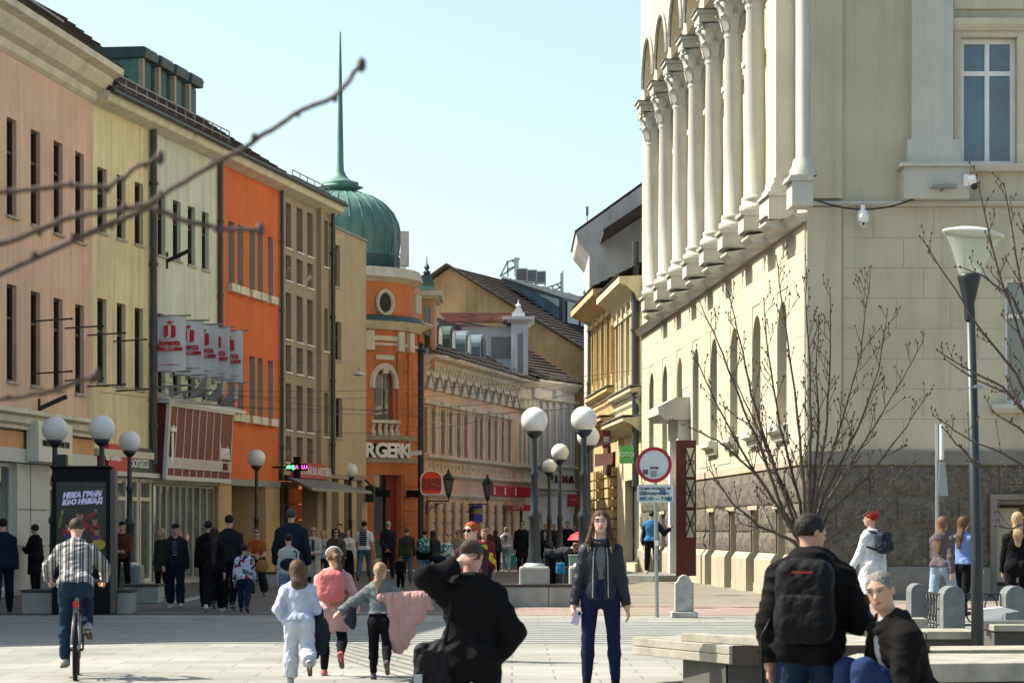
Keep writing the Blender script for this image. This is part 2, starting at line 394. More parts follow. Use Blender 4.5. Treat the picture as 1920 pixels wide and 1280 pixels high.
mb = MB(); PW.prof(mb, U0, U1 + .25, [(-.3, 12.40), (.02, 12.40), (.12, 12.48), (.14, 12.66), (.34, 12.74), (.48, 12.95), (.50, 13.05), (.74, 13.12), (.76, 13.28), (-.3, 13.32)]); mb.build('cornice', M['cream'], b)
mb = MB(); tiled_slope(mb, PW.at(U0, .72, 13.32), PW.at(U1 + .2, .72, 13.32), PW.at(U1 + .2, -4.6, 16.9), PW.at(U0, -4.6, 16.9)); tiled_slope(mb, PW.at(U0 - 4, -10, 13.2), PW.at(U1, -10, 13.2), PW.at(U1 + .2, -4.6, 16.9), PW.at(U0, -4.6, 16.9))
mb.add([PW.at(U1 + .2, .7, 12.9), PW.at(U1 + .2, -10, 12.9), PW.at(U1 + .2, -4.6, 16.9)], [(0, 1, 2)]); rf = mb.build('roof', M['tile'], b)
mb = MB()
for f in (.28, .86): mb.bar(PW.at(U0, .72 - 5.32 * f, 13.5 + 3.58 * f), PW.at(U1, .72 - 5.32 * f, 13.5 + 3.58 * f), .05, .05)
mb.tube([PW.at(U1 - .3, -4.6, 16.9), PW.at(U1 - .3, -4.6, 18.1)], .025, 5); mb.tube([PW.at(-12, -4.6, 16.9), PW.at(-12, -4.6, 17.8)], .025, 5); mb.build('lightning_rod', M['grey'], rf)
# ground floor of the salmon shop
mb = MB(); PW.prof(mb, U0, U1, [(-.3, 4.34), (.42, 4.28), (.44, 4.18), (.30, 4.12), (.28, 3.98), (.16, 3.92), (.2, 3.84), (-.3, 3.8)]); mb.build('shop_cornice', M['cream'], b)
mb = MB(); PW.box(mb, U0, U1, -.3, .05, 3.40, 3.80); mb.build('fascia', mat('ochre_fascia', (.60, .33, .16), var=.2, streak=.3), b)
mb = MB(); PW.box(mb, U0, U1, -.3, .12, 3.08, 3.395); mb.build('fascia_band', M['ltgrey'], b)
uS0, uS1 = PW.u(63, .3), PW.u(127, .3)
mb = MB(); PW.box(mb, uS0, uS1, .13, .42, PW.z(95, 866, .4), PW.z(95, 793, .4) + .02); sg = mb.build('sign_board', mat('cream_sign', (.66, .66, .54), rough=.5, var=.06), b)
text('lettering', 'UNITED COLORS OF BENETTON', .215, PW.at((uS0 + uS1) / 2, .43, PW.z(95, 832, .43)), PW.d, M['black'], sg, sx=.64)
for px0, px1, kind in [(-30, 31, 0), (33, 58, 1), (60, 95, 1), (97, 178, 0)]:
    a, c = PW.u(px0), PW.u(px1)
    if kind:
        for z0, z1 in ((.12, 1.12), (1.14, 1.98), (2.0, 3.06)):
            mb = MB(); PW.box(mb, a, c, -.25, -.02, z0, z1); mb.build('panel', M['ltgrey'], b)
    else: window(PW, a, c, .12, 3.06, .2, b, M['ltgrey'], M['shopglass'], bars=1 if px0 < 0 else 2, trans=.82 if px0 > 0 else 0, fw=.09, name='shop_window')
mb = MB(); PW.box(mb, PW.u(31), PW.u(33), -.3, .02, 0, 3.07); mb.build('pilaster', M['cream'], b)
mb = MB(); PW.box(mb, U0, U1, -.3, .03, 0, .115); mb.build('plinth', M['sillm'], b)
mb = MB(); PW.box(mb, U0, PW.u(-30) - .01, -.3, -.01, .12, 3.07); mb.build('side_panel', M['ltgrey'], b)
for px, y in [(0, 603), (62, 616), (105, 629), (146, 641), (0, 701), (62, 714), (105, 725), (150, 734)]:      # empty banner rods
    u = PW.u(px + 62); z = PW.z(px + 62, y)
    mb = MB(); mb.tube([PW.at(u - .1, 0, z), PW.at(u - .1, .95, z + .05)], .02, 6); mb.sphere(PW.at(u - .1, .97, z + .05), .035, 6); mb.build('banner_rod', M['dark'], b)

# ---------------- yellow building
def eave_roof(b, w, u0, u1, ridge, rail=None, z0=12.38, over=.45):
    mb = MB(); w.prof(mb, u0, u1, [(-.3, z0), (.02, z0), (over - .05, z0 + .10), (over, z0 + .2), (over, z0 + .34), (-.3, z0 + .38)]); mb.build('eave', M['cream'], b)
    mb = MB(); e = z0 + .40
    tiled_slope(mb, w.at(u0, over + .05, e), w.at(u1, over + .05, e), w.at(u1, -5, ridge), w.at(u0, -5, ridge)); tiled_slope(mb, w.at(u0, -10.2, e), w.at(u1, -10.2, e), w.at(u1, -5, ridge), w.at(u0, -5, ridge))
    for u in (u0, u1): mb.add([w.at(u, over, e - .02), w.at(u, -10.2, e - .02), w.at(u, -5, ridge)], [(0, 1, 2)])
    r = mb.build('roof', M['tile'], b)
    mb = MB(); mb.tube([w.at(u0, over + .08, e - .06), w.at(u1, over + .08, e - .06)], .07, 6); mb.build('gutter', M['pipe'], r)
    if rail: gutter_rail(w, rail[0], rail[1], over - .25, e + .18, r)
    return r
UY1 = LW.u(281)
b = root('yellow_building', LW.at(2, 0, 0), 'pale yellow narrow building with copper dormers between the salmon and pale green fronts', 'building')
rows = [(zz(LW, [(191, 434), (227, 448), (260, 460)]), zz(LW, [(191, 313), (227, 329), (260, 345)])), (zz(LW, [(193, 717), (229, 725), (262, 732)]), zz(LW, [(193, 559), (229, 569), (262, 580)]))]
YR = rows
ops = grid_ops(LW, [(182.5, 200), (219, 235.5), (252.5, 268.5)], rows)
mb = MB(); facade(mb, LW, 0.004, UY1, 3.6, EAVE, ops, .24); mb.build('wall', M['yellow'], b)
body_box(LW, .01, UY1, EAVE, 10).build('rear_wall', M['yellow'], b)
for o in ops: window(LW, *o, .18, b, M['wood'], M['dglass'], bars=0, trans=.62, sill=M['sillm'], sd=.06)
pipe(LW, UY1 - .02, .12, 3.3, EAVE, b, .095)
rf = eave_roof(b, LW, .02, UY1, 17.0)
mb = MB(); LW.box(mb, .02, UY1 + .1, -.3, .16, 3.42, 3.60); mb.build('ledge', M['cream'], b)
a, c, d_ = LW.u(194), LW.u(238), LW.u(289)
mb = MB(); LW.box(mb, a, c, -.2, .14, LW.z(216, 883), LW.z(216, 833)); sg = mb.build('sign_board', M['red'], b, anchor=None); tag(sg, 'red sign board with white lettering')
text('lettering', 'eronen', .36, LW.at(LW.u(213, .15), .152, LW.z(213, 855, .15)), LW.d, M['signwhite'], sg, sx=1.1, bold=.008)
text('lettering', 'sport', .12, LW.at(LW.u(233, .15), .152, LW.z(230, 853, .15)), LW.d, M['signwhite'], sg)
mb = MB(); LW.box(mb, c + .06, d_, -.2, .13, LW.z(262, 888), LW.z(262, 840)); sg = mb.build('sign_board', mat('charcoal_sign', (.045, .047, .047), rough=.5, var=.1), b); tag(sg, 'charcoal sign board with thin white lettering')
text('lettering', 'Bonatti', .50, LW.at(LW.u(262, .15), .142, LW.z(262, 866, .15)), LW.d, M['signwhite'], sg, sx=1.0)
zt = 2.92
mb = MB(); LW.box(mb, 0.05, d_, -.25, .2, zt, zt + .12); mb.build('shop_canopy', M['ltgrey'], b)
for px0, px1, nb in [(178, 212, 1), (214, 240, 0), (243, 262, 0), (264, 286, 0)]: window(LW, LW.u(px0), LW.u(px1), .1, zt - .02, .1, b, M['cream'], M['shopglass'], bars=nb, trans=.8, fw=.10, name='shop_window')
mb = MB(); LW.box(mb, 0.05, d_, -.3, .04, 0, .095); mb.build('plinth', M['sillm'], b)
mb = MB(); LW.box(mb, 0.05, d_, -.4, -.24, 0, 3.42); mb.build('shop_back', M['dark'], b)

# ---------------- pale green building with the large red sign box
UG1 = LW.u(408)
b = root('pale_green_building', LW.at(8, 0, 0), 'pale green building with white banners and a big maroon sign box over its shop', 'building')
cols = [(295.5, 310), (324, 339), (352, 366), (378.5, 391.5)]
rows = [(zz(LW, [(303, 474), (332, 489), (359, 499), (385, 508)]), zz(LW, [(303, 362), (332, 376), (359, 389), (385, 401)])), YR[1]]
ops = grid_ops(LW, cols, rows)
mb = MB(); facade(mb, LW, UY1 + .004, UG1, 2.8, EAVE, ops, .24); mb.build('wall', M['pale'], b)
body_box(LW, UY1 + .01, UG1, EAVE, 10).build('rear_wall', M['pale'], b)
for o in ops: window(LW, *o, .18, b, M['wood'], M['dglass'], bars=0, trans=.62, sill=M['sillm'], sd=.06)
pipe(LW, UG1, .1, 5.2, EAVE, b)
rf = eave_roof(b, LW, UY1 + .01, UG1 + .06, 17.0)
gutter_rail(LW, .3, UG1 + .5, .2, 12.98, rf)
# copper dormers straddling the eave
dm0, dm1 = LW.u(259, -1.0), LW.u(374, -1.0); dw = (dm1 - dm0) / 4
for i in range(4):
    u0 = dm0 + dw * i; u1 = u0 + dw * .70
    mb = MB(); LW.box(mb, u0, u1, -4.4, -1.0, 12.9, 14.75); dr = mb.build('dormer', M['copper'], rf)
    mb = MB(); LW.prof(mb, u0 - .06, u1 + .06, [(-4.5, 14.76), (-.78, 14.76), (-.74, 14.96), (-.8, 15.06), (-4.5, 15.12)]); mb.build('dormer_cap', M['copperd'], dr)
    mb = MB(); LW.box(mb, u0 + .18, u1 - .06, -1.0, -.95, 13.1, 14.7); mb.build('dormer_window', M['copperd'], dr)  # matt dark slab in place of window glass, so no sky reflects
    mb = MB(); LW.box(mb, u0, u0 + .16, -1.02, -.86, 12.95, 14.74); mb.build('dormer_frame', M['jamb'], dr)
# sign box
v1 = .42; ua, ub = LW.u(315, v1), LW.u(435, v1)
zt0, zb0 = LW.z(375, 765, v1), LW.z(370, 898, v1)
zt0, zb0 = (LW.z(315, 757, v1) + LW.z(435, 774, v1)) / 2, (LW.z(312, 893, v1) + LW.z(429, 903, v1)) / 2
sb = MB(); sb.hexa([LW.at(ua, .0, zb0), LW.at(ub, .0, zb0), LW.at(ub, v1 - .12, zb0), LW.at(ua, v1 - .12, zb0), LW.at(ua, .0, zt0), LW.at(ub, .0, zt0), LW.at(ub, v1, zt0), LW.at(ua, v1, zt0)])
box_o = sb.build('sign_box', M['maroon'], b)
def front(u, f, out=.0): return LW.at(u, v1 - .12 * (1 - f) + out, zb0 + (zt0 - zb0) * f)
edges = [LW.u(x, v1) for x in (315, 330.6, 346, 359.5, 372.5, 386, 399.5, 413, 435)]
f1, f0 = .28, .13
for i in range(8):
    for fa, fb in ((f1, .985), (.015, f0)):
        p = [front(edges[i] + .03, fa), front(edges[i + 1] - .03, fa), front(edges[i + 1] - .03, fb), front(edges[i] + .03, fb)]
        MB().prism(p, LW.n * .035).build('panel', M['maroon'], box_o)
mb = MB()
for u in edges: mb.bar(front(u, 0, .02), front(u, 1, .02), .05, .06, up=LW.n)
for f in (0, 1): mb.bar(front(ua - .04, f, .03), front(ub + .04, f, .03), .1, .12)
mb.bar(front(ua, 0, .03), front(ua, 1, .03), .14, .1, up=LW.n); mb.build('batten', M['ltgrey'], box_o)
MB().prism([front(ua, f0), front(ub, f0), front(ub, f1), front(ua, f1)], LW.n * .09).build('sign_band', mat('pale_band', (.50, .47, .42), rough=.5, var=.08), box_o)
text('lettering', 'Juventa', .66, front(LW.u(421.5, v1), .42, .07), LW.d, M['signwhite'], box_o, sx=.46, bold=.012, depth=.02)
text('lettering', 'SPORT', .30, front(LW.u(422.5, v1), .20, .10), LW.d, M['maroon'], box_o, sx=.5, depth=.02)
text('lettering', 'J', .85, front(LW.u(323.5, v1), .44, .07), LW.d, M['signwhite'], box_o, sx=.9, bold=.035, depth=.02)
mb = MB(); uj = LW.u(323.5, v1)
mb.prism([front(uj + x, .63 + y, .04) for x, y in ((-.2, 0), (.2, 0), (.28, .07), (.12, .035), (0, .09), (-.12, .035), (-.28, .07))], LW.n * .04); mb.build('crown_emblem', M['signwhite'], box_o)
mb = MB(); LW.prof(mb, UY1 + .15, UG1 + 1.2, [(-.1, zt0 + .3), (.50, zt0 + .12), (.52, zt0 + .02), (-.1, zt0 + .02)]); mb.build('sign_roof', M['ltgrey'], box_o)
# shop front
wx = [289, 302, 314, 327, 339, 351, 364, 377, 390, 403]
for i in range(len(wx) - 1): window(LW, LW.u(wx[i]), LW.u(wx[i + 1]), .1, 2.78, .1, b, M['frame'], M['shopglass'], bars=0, trans=0, fw=.065, name='shop_window')
mb = MB(); LW.box(mb, UY1 + .1, UG1, -.3, .03, 0, .095); mb.build('plinth', M['sillm'], b)
# white banners
def banner(k, u, label):
    t = root('banner', LW.at(u, 0, 7), label, 'banner', 'white banners on the pale green front')
    vt, wdt = .10, .86; zt = BZ - .0 * k; zb = zt - 1.52; n = 6
    mb = MB(); g = [[LW.at(u + .03 * math.sin(i * 1.3 + k) , vt + wdt * i / n, z + .02 * math.sin(i + k)) for z in (zb, (zb + zt) / 2, zt)] for i in range(n + 1)]
    vs = [p for c_ in g for p in c_]; vs2 = [p + LW.d * .006 for p in vs]
    fs = [(i * 3 + j, (i + 1) * 3 + j, (i + 1) * 3 + j + 1, i * 3 + j + 1) for i in range(n) for j in range(2)]
    mb.add(vs, fs); mb.add(vs2, fs); cl = mb.build('cloth', M['bannerw'], t, smooth=True)
    for z in (zt, zb):
        mb = MB(); mb.tube([LW.at(u, 0, z), LW.at(u, 1.12, z)], .022, 6); mb.box((-.04, -.04, -.06), (.04, .04, .06), Matrix.Translation(LW.at(u, .02, z))); mb.build('rod', M['grey'], t)
    c = vt + wdt / 2; o = -LW.d * .05
    pt = lambda v, z: LW.at(u - .05, v, zb + z)
    mb = MB(); r0 = .17
    mb.prism([pt(c + x, 1.09 + y) for x, y in ((-.17, -.13), (-.13, -.17), (.13, -.17), (.17, -.13), (.17, .13), (.13, .17), (-.13, .17), (-.17, .13))], LW.d * .004); mb.build('emblem', M['bred'], t)
    text('lettering', 'J', .36, LW.at(u - .058, c + .0, zb + 1.10), LW.n, M['bannerw'], t, bold=.016)
    mb = MB(); mb.prism([pt(c + x, 1.30 + y) for x, y in ((-.06, 0), (.06, 0), (.09, .09), (.035, .05), (0, .11), (-.035, .05), (-.09, .09))], LW.d * .004); mb.build('crown_emblem', M['bred'], t)
    text('lettering', 'Juventa', .235, LW.at(u - .05, c, zb + .78), LW.n, M['bred'], t, bold=.008, sx=.88)
    mb = MB(); mb.prism([pt(c - .37, .56), pt(c + .37, .56), pt(c + .37, .66), pt(c - .37, .66)], LW.d * .004); mb.build('red_bar', M['bred'], t)
    text('lettering', 'SPORT', .09, LW.at(u - .056, c, zb + .61), LW.n, M['bannerw'], t)
    text('lettering', 'www.juventasport.com', .066, LW.at(u - .05, c, zb + .19), LW.n, M['bred'], t)
M['bannerw'] = mat('banner_cloth', (.66, .68, .74), rough=.8, var=.06)
M['bred'] = mat('banner_red', (.50, .03, .05), rough=.7, var=.06)
bu = [LW.u(x, .97) for x in (348, 382.5, 410, 432, 456.5)]; BZ = sum(LW.z(x, y, .97) for x, y in ((348, 590), (382.5, 598.5), (456.5, 622.5))) / 3
for k, (u, nm) in enumerate(zip(bu, ['nearest and uncovered', 'second from the yellow front, half covered', 'middle one of five', 'fourth from the yellow front, mostly covered', 'farthest, hanging over the orange front'])):
    banner(k, u, 'white shop banner with red crowned emblem, ' + nm)
# triangular floodlights above the sign box
for k, (px, py) in enumerate([(385, 722), (414, 732), (437, 741)]):
    u = LW.u(px, 1.5); z = LW.z(px, py, 1.5)
    t = root('floodlight', LW.at(u, 0, z), 'grey wedge shaped floodlight on an arm above the maroon sign box, ' + ['nearest the yellow front', 'middle of three', 'nearest the orange front'][k], 'floodlight', 'floodlights above the maroon sign box')
    mb = MB(); mb.bar(LW.at(u, 0, z - .05), LW.at(u, 1.25, z + .02), .06, .06); mb.box((-.1, -.05, -.15), (.1, .05, .15), Matrix.Translation(LW.at(u, .03, z - .05))); mb.build('arm', M['grey'], t)
    mb = MB(); mb.prism([LW.at(u - .16, 1.1, z - .28), LW.at(u - .16, 1.62, z + .28), LW.at(u - .16, 1.58, z - .12), LW.at(u - .16, 1.3, z - .3)], LW.d * .32); mb.build('housing', M['grey'], t)

# ---------------- orange building
UO1 = LW.u(523.5)
b = root('orange_building', LW.at(13, 0, 0), 'bright orange building with paired narrow windows on cream sills', 'building')
cols = [(427.5, 440), (445, 457), (467, 478.5), (483, 493), (502, 512)]
rows = [(zz(LW, [(434, 530), (451, 537), (473, 546), (507, 559)]), zz(LW, [(434, 413), (451, 421), (473, 430), (507, 449)])), (zz(LW, [(434, 771), (473, 779), (507, 788)]), zz(LW, [(473, 667), (488, 671), (507, 677)]))]
ops = grid_ops(LW, cols, rows)
mb = MB(); facade(mb, LW, UG1 + .004, UO1, 3.05, EAVE, ops, .38); mb.build('wall', M['orange'], b)
body_box(LW, UG1 + .01, UO1, EAVE, 10, z0=2.9).build('rear_wall', M['orange'], b)
for o in ops:
    wn = window(LW, *o, .38, b, M['jamb'], M['curtain'], bars=0, trans=.6)
    mb = MB(); a, c, z0, z1 = o; LW.box(mb, a, a + .02, -.37, .003, z0, z1); LW.box(mb, c - .02, c, -.37, .003, z0, z1); mb.build('reveal', M['jamb'], wn)
    mb = MB(); LW.box(mb, a - .08, c + .08, -.05, .16, z0 - .24, z0 - .005); mb.build('sill', M['cream'], wn)
pipe(LW, UO1, .1, 3.1, EAVE, b, .06)
rf = eave_roof(b, LW, UG1 + .07, UO1 + .06, 16.3)
mb = MB(); LW.box(mb, UG1 + .02, UO1, -2.2, .05, 2.85, 3.05); mb.build('soffit', M['grey'], b)
for q0_, q1_ in ((UG1 + .02, LW.u(433)), (LW.u(497), UO1)): mb = MB(); LW.box(mb, q0_, q1_, -1.6, .02, 0, 2.85); mb.build('pillar', mat('ochre_pillar', (.46, .32, .16), var=.12), b)
a, c = LW.u(433, -1.2), LW.u(500, -1.2)
for i in range(5): window(LW, a + (c - a) * i / 5, a + (c - a) * (i + 1) / 5, .1, 2.84, 1.4, b, M['grey'], M['shopglass'], bars=0, trans=.78, fw=.08, name='shop_window')

# ---------------- brown building
UB1 = LW.u(619)
b = root('brown_building', LW.at(18, 0, 0), 'dull brown building with columns of tall and short windows beside the orange front', 'building')
cx = [(535.5, 546), (556, 567.5), (576, 586.5)]
prs = [(465, 381), (526, 479), (636, 549), (697, 647), (805, 719), (866, 817)]
rows = [(LW.z(541, a), LW.z(541, c)) for a, c in prs]
ops = grid_ops(LW, cx, rows)
for a, c in [(500, 413), (658, 578), (818, 736)]: ops.append((LW.u(605.5), LW.u(615), LW.z(610, a), LW.z(610, c)))
mb = MB(); facade(mb, LW, UO1 + .004, UB1, 3.45, EAVE, ops, .35); mb.build('wall', M['brown'], b)
body_box(LW, UO1 + .01, UB1, EAVE, 10, z0=3.3).build('rear_wall', M['brown'], b)
for i, o in enumerate(ops):
    wn = window(LW, *o, .3, b, M['brown'], M['dglass'], bars=0, trans=0, sill=M['white'], sd=.05, sh=.05)
    if i < 18 and (i // 3) % 2 == 1 and i % 3 != 1 or i == 10:
        mb = MB(); a, c, z0, z1 = o; mb.prism([LW.at(a + .05, -.2, z0 + .02), LW.at(c - .05, -.2, z0 + .02), LW.at(c - .05, .02, z0 + .42), LW.at(a + .05, .02, z0 + .42)], LW.n * .03); mb.build('tilted_sash', M['curtain'], wn)
us = LW.u(594)
mb = MB(); LW.box(mb, us, LW.u(600), -.1, .15, 3.45, EAVE); mb.build('pilaster', M['brown'], b)
pipe(LW, UB1 - .05, .12, 3.4, EAVE, b, .08)
rf = eave_roof(b, LW, UO1 + .07, UB1 + .25, 15.3); gutter_rail(LW, UO1 + .3, LW.u(598), .35, 12.80, rf, h=.3)
# recessed arcade with dark openings under the brown and tan fronts
UT1 = LW.u(686.5)
mb = MB(); LW.box(mb, UO1 + .02, UT1, -3.0, .04, 3.28, 3.44); mb.build('soffit', M['brown'], b)
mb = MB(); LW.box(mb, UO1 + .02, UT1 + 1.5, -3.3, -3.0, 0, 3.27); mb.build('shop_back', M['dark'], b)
u0, u1 = LW.u(541, -2.8), LW.u(598, -2.8)
for i in range(5):
    mb = MB(); LW.box(mb, u0, u1, -2.95, -2.8, .15 + .58 * i, .15 + .58 * i + .54); mb.build('panel', mat('burnt_orange', (.42, .10, .03), var=.12), b)
a0 = LW.u(500, -1.4); a1 = LW.u(541, -1.4)
for i in range(4): window(LW, a0 + (a1 - a0) * i / 4, a0 + (a1 - a0) * (i + 1) / 4, .1, 3.1, 1.5, b, M['grey'], M['shopglass'], bars=0, trans=.75, fw=.08, name='shop_window')
for px in (600, 617):
    mb = MB(); LW.box(mb, LW.u(px) - .32, LW.u(px) + .32, -.55, .0, 0, 3.27); mb.build('pillar', M['tan'], b)
# ---------------- tan building
b = root('tan_building', LW.at(24, 0, 0), 'plain tan end building with three windows and an open arcade below', 'building')
ops = [(LW.u(624.5), LW.u(637.5), LW.z(631, 537), LW.z(631, 459)), (LW.u(627), LW.u(640), LW.z(633, 675), LW.z(633, 603)), (LW.u(629.5), LW.u(642), LW.z(635, 820), LW.z(635, 746))]
mb = MB(); facade(mb, LW, UB1 + .004, UT1, 3.45, 12.0, ops, .3); LW.box(mb, UT1 - .3, UT1, -9, -.002, 3.45, 12.0); mb.build('wall', M['tan'], b)
body_box(LW, UB1 + .01, UT1 - .31, 11.98, 9, z0=3.3).build('rear_wall', M['tan'], b)
for o in ops: window(LW, *o, .2, b, M['wood'], M['dglass'], bars=0, trans=.6, sill=M['sillm'], sd=.05)
mb = MB(); LW.box(mb, UB1, UT1 + .05, -9, .06, 12.0, 12.08); mb.build('parapet_cap', M['grey'], b)
for px in (640, 664, 684):
    mb = MB(); LW.box(mb, LW.u(px) - .35, LW.u(px) + .35, -.6, .0, 0, 3.27); mb.build('pillar', M['tan'], b)
mb = MB(); mb.tube([LW.at(LW.u(676), .2, 3.3), LW.at(LW.u(678), .35, 3.1)], .05, 6); LW.box(mb, LW.u(680), LW.u(684), .1, .4, 2.5, 3.1); mb.build('wall_lamp', M['dark'], b)

# pharmacy sign, cross and awning
uA, uB = LW.u(548, .1), LW.u(607, .1)
t = root('pharmacy_sign', LW.at(uA, .1, 3.6), 'long red pharmacy sign with white lettering on the brown front', 'sign')
mb = MB(); LW.box(mb, uA, uB, .02, .16, LW.z(580, 897), LW.z(580, 869)); mb.build('board', mat('faded_red', (.42, .07, .06), rough=.5, var=.1), t)
text('lettering', 'CENTRALNA APOTEKA', .40, LW.at((uA + uB) / 2 + .6, .175, LW.z(583, 884)), LW.d, M['signwhite'], t, sx=.95)
t = root('pharmacy_cross', LW.at(LW.u(557, .7), .7, 3.6), 'black LED pharmacy cross with green and pink scrolling letters beside the red sign', 'sign')
uc = LW.u(557, .8); zc = LW.z(557, 875.5, .8)
mb = MB(); mb.box((-.33, -.06, -.11), (.33, .06, .11), Matrix.Translation(LW.at(uc, .8, zc))); mb.box((-.11, -.058, -.33), (.11, .058, .33), Matrix.Translation(LW.at(uc, .8, zc))); mb.bar(LW.at(uc, 0, zc), LW.at(uc, .5, zc), .05, .05); mb.build('cross_box', M['black'], t)
led = [emit_mat('led_green', (.1, 1, .25), 2.2), emit_mat('led_pink', (1, .05, .3), 2.0), emit_mat('led_violet', (.6, .1, 1), 1.6)]
for i, chx in enumerate('ANJA LU'):
    if chx != ' ': text('lettering', chx, .15, LW.at(uc, .8, zc) + Vector((-.28 + .092 * i, -.07, 0)), (1, 0, 0), led[0 if i < 3 else (1 if i < 6 else 2)], t, bold=.004)
t = root('awning', LW.at(LW.u(570, .8), 0, 2.9), 'grey sloping awning over the pharmacy door under the red sign', 'awning')
ua, ub = LW.u(541, .1), LW.u(612, .1); zt = LW.z(570, 899); zl = 2.78
p = [LW.at(ua, .05, zt), LW.at(ub, .05, zt), LW.at(ub + .7, 1.5, zl), LW.at(ua - 2.2, 1.5, zl)]
mb = MB(); mb.prism(p, (0, 0, .05)); mb.build('sheet', mat('awning_sheet', (.17, .19, .21), rough=.35, var=.2, metal=.3), t)
mb = MB(); mb.bar(p[3], p[2], .06, .09); mb.bar(p[0], p[3], .05, .06); mb.bar(p[1], p[2], .05, .06); mb.build('edge_frame', M['grey'], t)
# ------------------------------------------------------------------ far end of the street
M['brickor'] = mat('orange_brick_plaster', (.54, .175, .065), var=.22, vs=.8, streak=.15, bump=.2)
M['brickpk'] = mat('salmon_brick_plaster', (.62, .35, .22), var=.15, vs=.8, streak=.12)
M['dred'] = mat('dark_red_joinery', (.22, .025, .02), rough=.5, var=.15)
M['rosewall'] = mat('rose_plaster', (.78, .53, .40), var=.18, vs=.8, streak=.2)
M['rosewin'] = mat('brown_shutter', (.34, .18, .13), rough=.6, var=.2)
M['stucw'] = mat('grey_white_stucco', (.72, .67, .55), var=.22, vs=1.5, streak=.3)
M['lilac'] = mat('pale_lilac_plaster', (.74, .66, .62), var=.12, vs=.8, streak=.15)
M['lilacwin'] = mat('grey_lilac_shutter', (.40, .37, .38), rough=.6, var=.15)
M['ochwall'] = mat('old_ochre_wall', (.36, .25, .12), var=.35, vs=.5, streak=.4)
M['white2'] = mat('dormer_white', (.58, .58, .60), var=.1)
M['zinc'] = mat('blue_zinc', (.16, .22, .25), rough=.4, var=.2, metal=.4)
DW = Wall((-3.54, 98.6), (.226, 1), (1, -.226))

# ---------------- corner house with the copper dome
ty = 95.5; tx = (638 - 960) / F * ty; TC = Vector((tx, ty, 0))
t = root('domed_corner_house', TC, 'orange corner house with a round turret and green onion dome', 'building')
pz = lambda y, Y=92.5: CH + (HZ - y) / F * Y
rT = 3.0
zA, zB, zC, zD = pz(863), pz(612), pz(522), pz(497)
def ring(r0, r1, z0, z1, m, nm, par=None, n=40): 
    mb = MB(); mb.lathe([(r0 - .4, z0), (r0, z0), (r1, z1), (r1 - .5, z1)], n, TC); return mb.build(nm, m, par or t)
def cyl_at(a, r, z): return TC + Vector((r * math.cos(a), r * math.sin(a), z))
# turret wall is a many sided shaft with real recesses on the visible side
def px_ang(px, r=rT):                       # bearing on the turret whose silhouette lands on this column
    best = min((abs((TC.x + r * math.cos(a)) / (TC.y + r * math.sin(a)) - (px - 960) / F), a) for a in [(-math.pi) + i * .002 for i in range(1571)]); return best[1]
def curved(mb, a0, a1, r0, r1, z0, z1, n=8):
    for i in range(n):
        b0, b1 = a0 + (a1 - a0) * i / n, a0 + (a1 - a0) * (i + 1) / n
        mb.hexa([cyl_at(b0, r0, z0), cyl_at(b1, r0, z0), cyl_at(b1, r1, z0), cyl_at(b0, r1, z0), cyl_at(b0, r0, z1), cyl_at(b1, r0, z1), cyl_at(b1, r1, z1), cyl_at(b0, r1, z1)])
wa0, wa1 = px_ang(704), px_ang(735); wz0, wz1 = pz(786), pz(697)
mb = MB(); mb.lathe([(rT - .25, 0), (rT - .25, zB)], 60, TC); mb.build('turret_core', M['dred'], t)
mb = MB(); ga0, ga1 = px_ang(703), px_ang(752); gz1 = pz(889)
full0, full1 = -math.pi, math.pi
for a, c in ((wa1 + .02, wa0 + 2 * math.pi - .02),): curved(mb, a, c, rT - .3, rT, pz(792), wz1 + .2, 48)
curved(mb, full0, full1, rT - .3, rT, zA, pz(792), 56); curved(mb, full0, full1, rT - .3, rT, wz1 + .2, zB, 56)
curved(mb, ga1 + .01, ga0 + 2 * math.pi - .01, rT - .3, rT, 0, gz1, 48); curved(mb, full0, full1, rT - .3, rT, gz1, zA, 56)
mb.build('wall', M['brickor'], t)
# window with arched surround
am = (wa0 + wa1) / 2
mb = MB(); curved(mb, wa0, wa1, rT - .24, rT - .2, wz0, wz1, 6); wn = mb.build('window', M['jamb'], t)
mb = MB(); curved(mb, wa0 + (wa1 - wa0) * .1, wa0 + (wa1 - wa0) * .9, rT - .2, rT - .16, wz0 + .06, pz(727), 4); mb.build('pane', M['shopglass'], wn)
mb = MB(); curved(mb, wa0 + (wa1 - wa0) * .1, wa0 + (wa1 - wa0) * .9, rT - .2, rT - .16, pz(725), wz1 - .1, 4); mb.build('pane', M['curtain'], wn)
mb = MB(); hwA = (wa1 - wa0) / 2
pts = [cyl_at(am - (hwA + .05) * math.cos(math.pi * i / 12), rT + .05, pz(715) + .62 * math.sin(math.pi * i / 12)) for i in range(13)]; pts = [cyl_at(am - hwA - .05, rT + .05, pz(726))] + pts + [cyl_at(am + hwA + .05, rT + .05, pz(726))]
mb.tube(pts, .12, 6); mb.build('arch_moulding', M['cream'], t)
mb = MB(); curved(mb, am - .04, am + .04, rT, rT + .14, pz(698), pz(686), 2); mb.build('keystone', M['cream'], t)
mb = MB(); curved(mb, wa0 - .08, wa1 + .08, rT - .05, rT + .22, wz0 - .12, wz0, 6); mb.build('sill', M['cream'], t)
for i in range(5):
    a = wa0 - .05 + (wa1 - wa0 + .1) * i / 4; mb = MB(); mb.tube([cyl_at(a, rT + .10, pz(820)), cyl_at(a, rT + .13, pz(811)), cyl_at(a, rT + .08, pz(802)), cyl_at(a, rT + .14, pz(793))], [.08, .11, .06, .09], 8); mb.build('baluster', M['cream'], t)
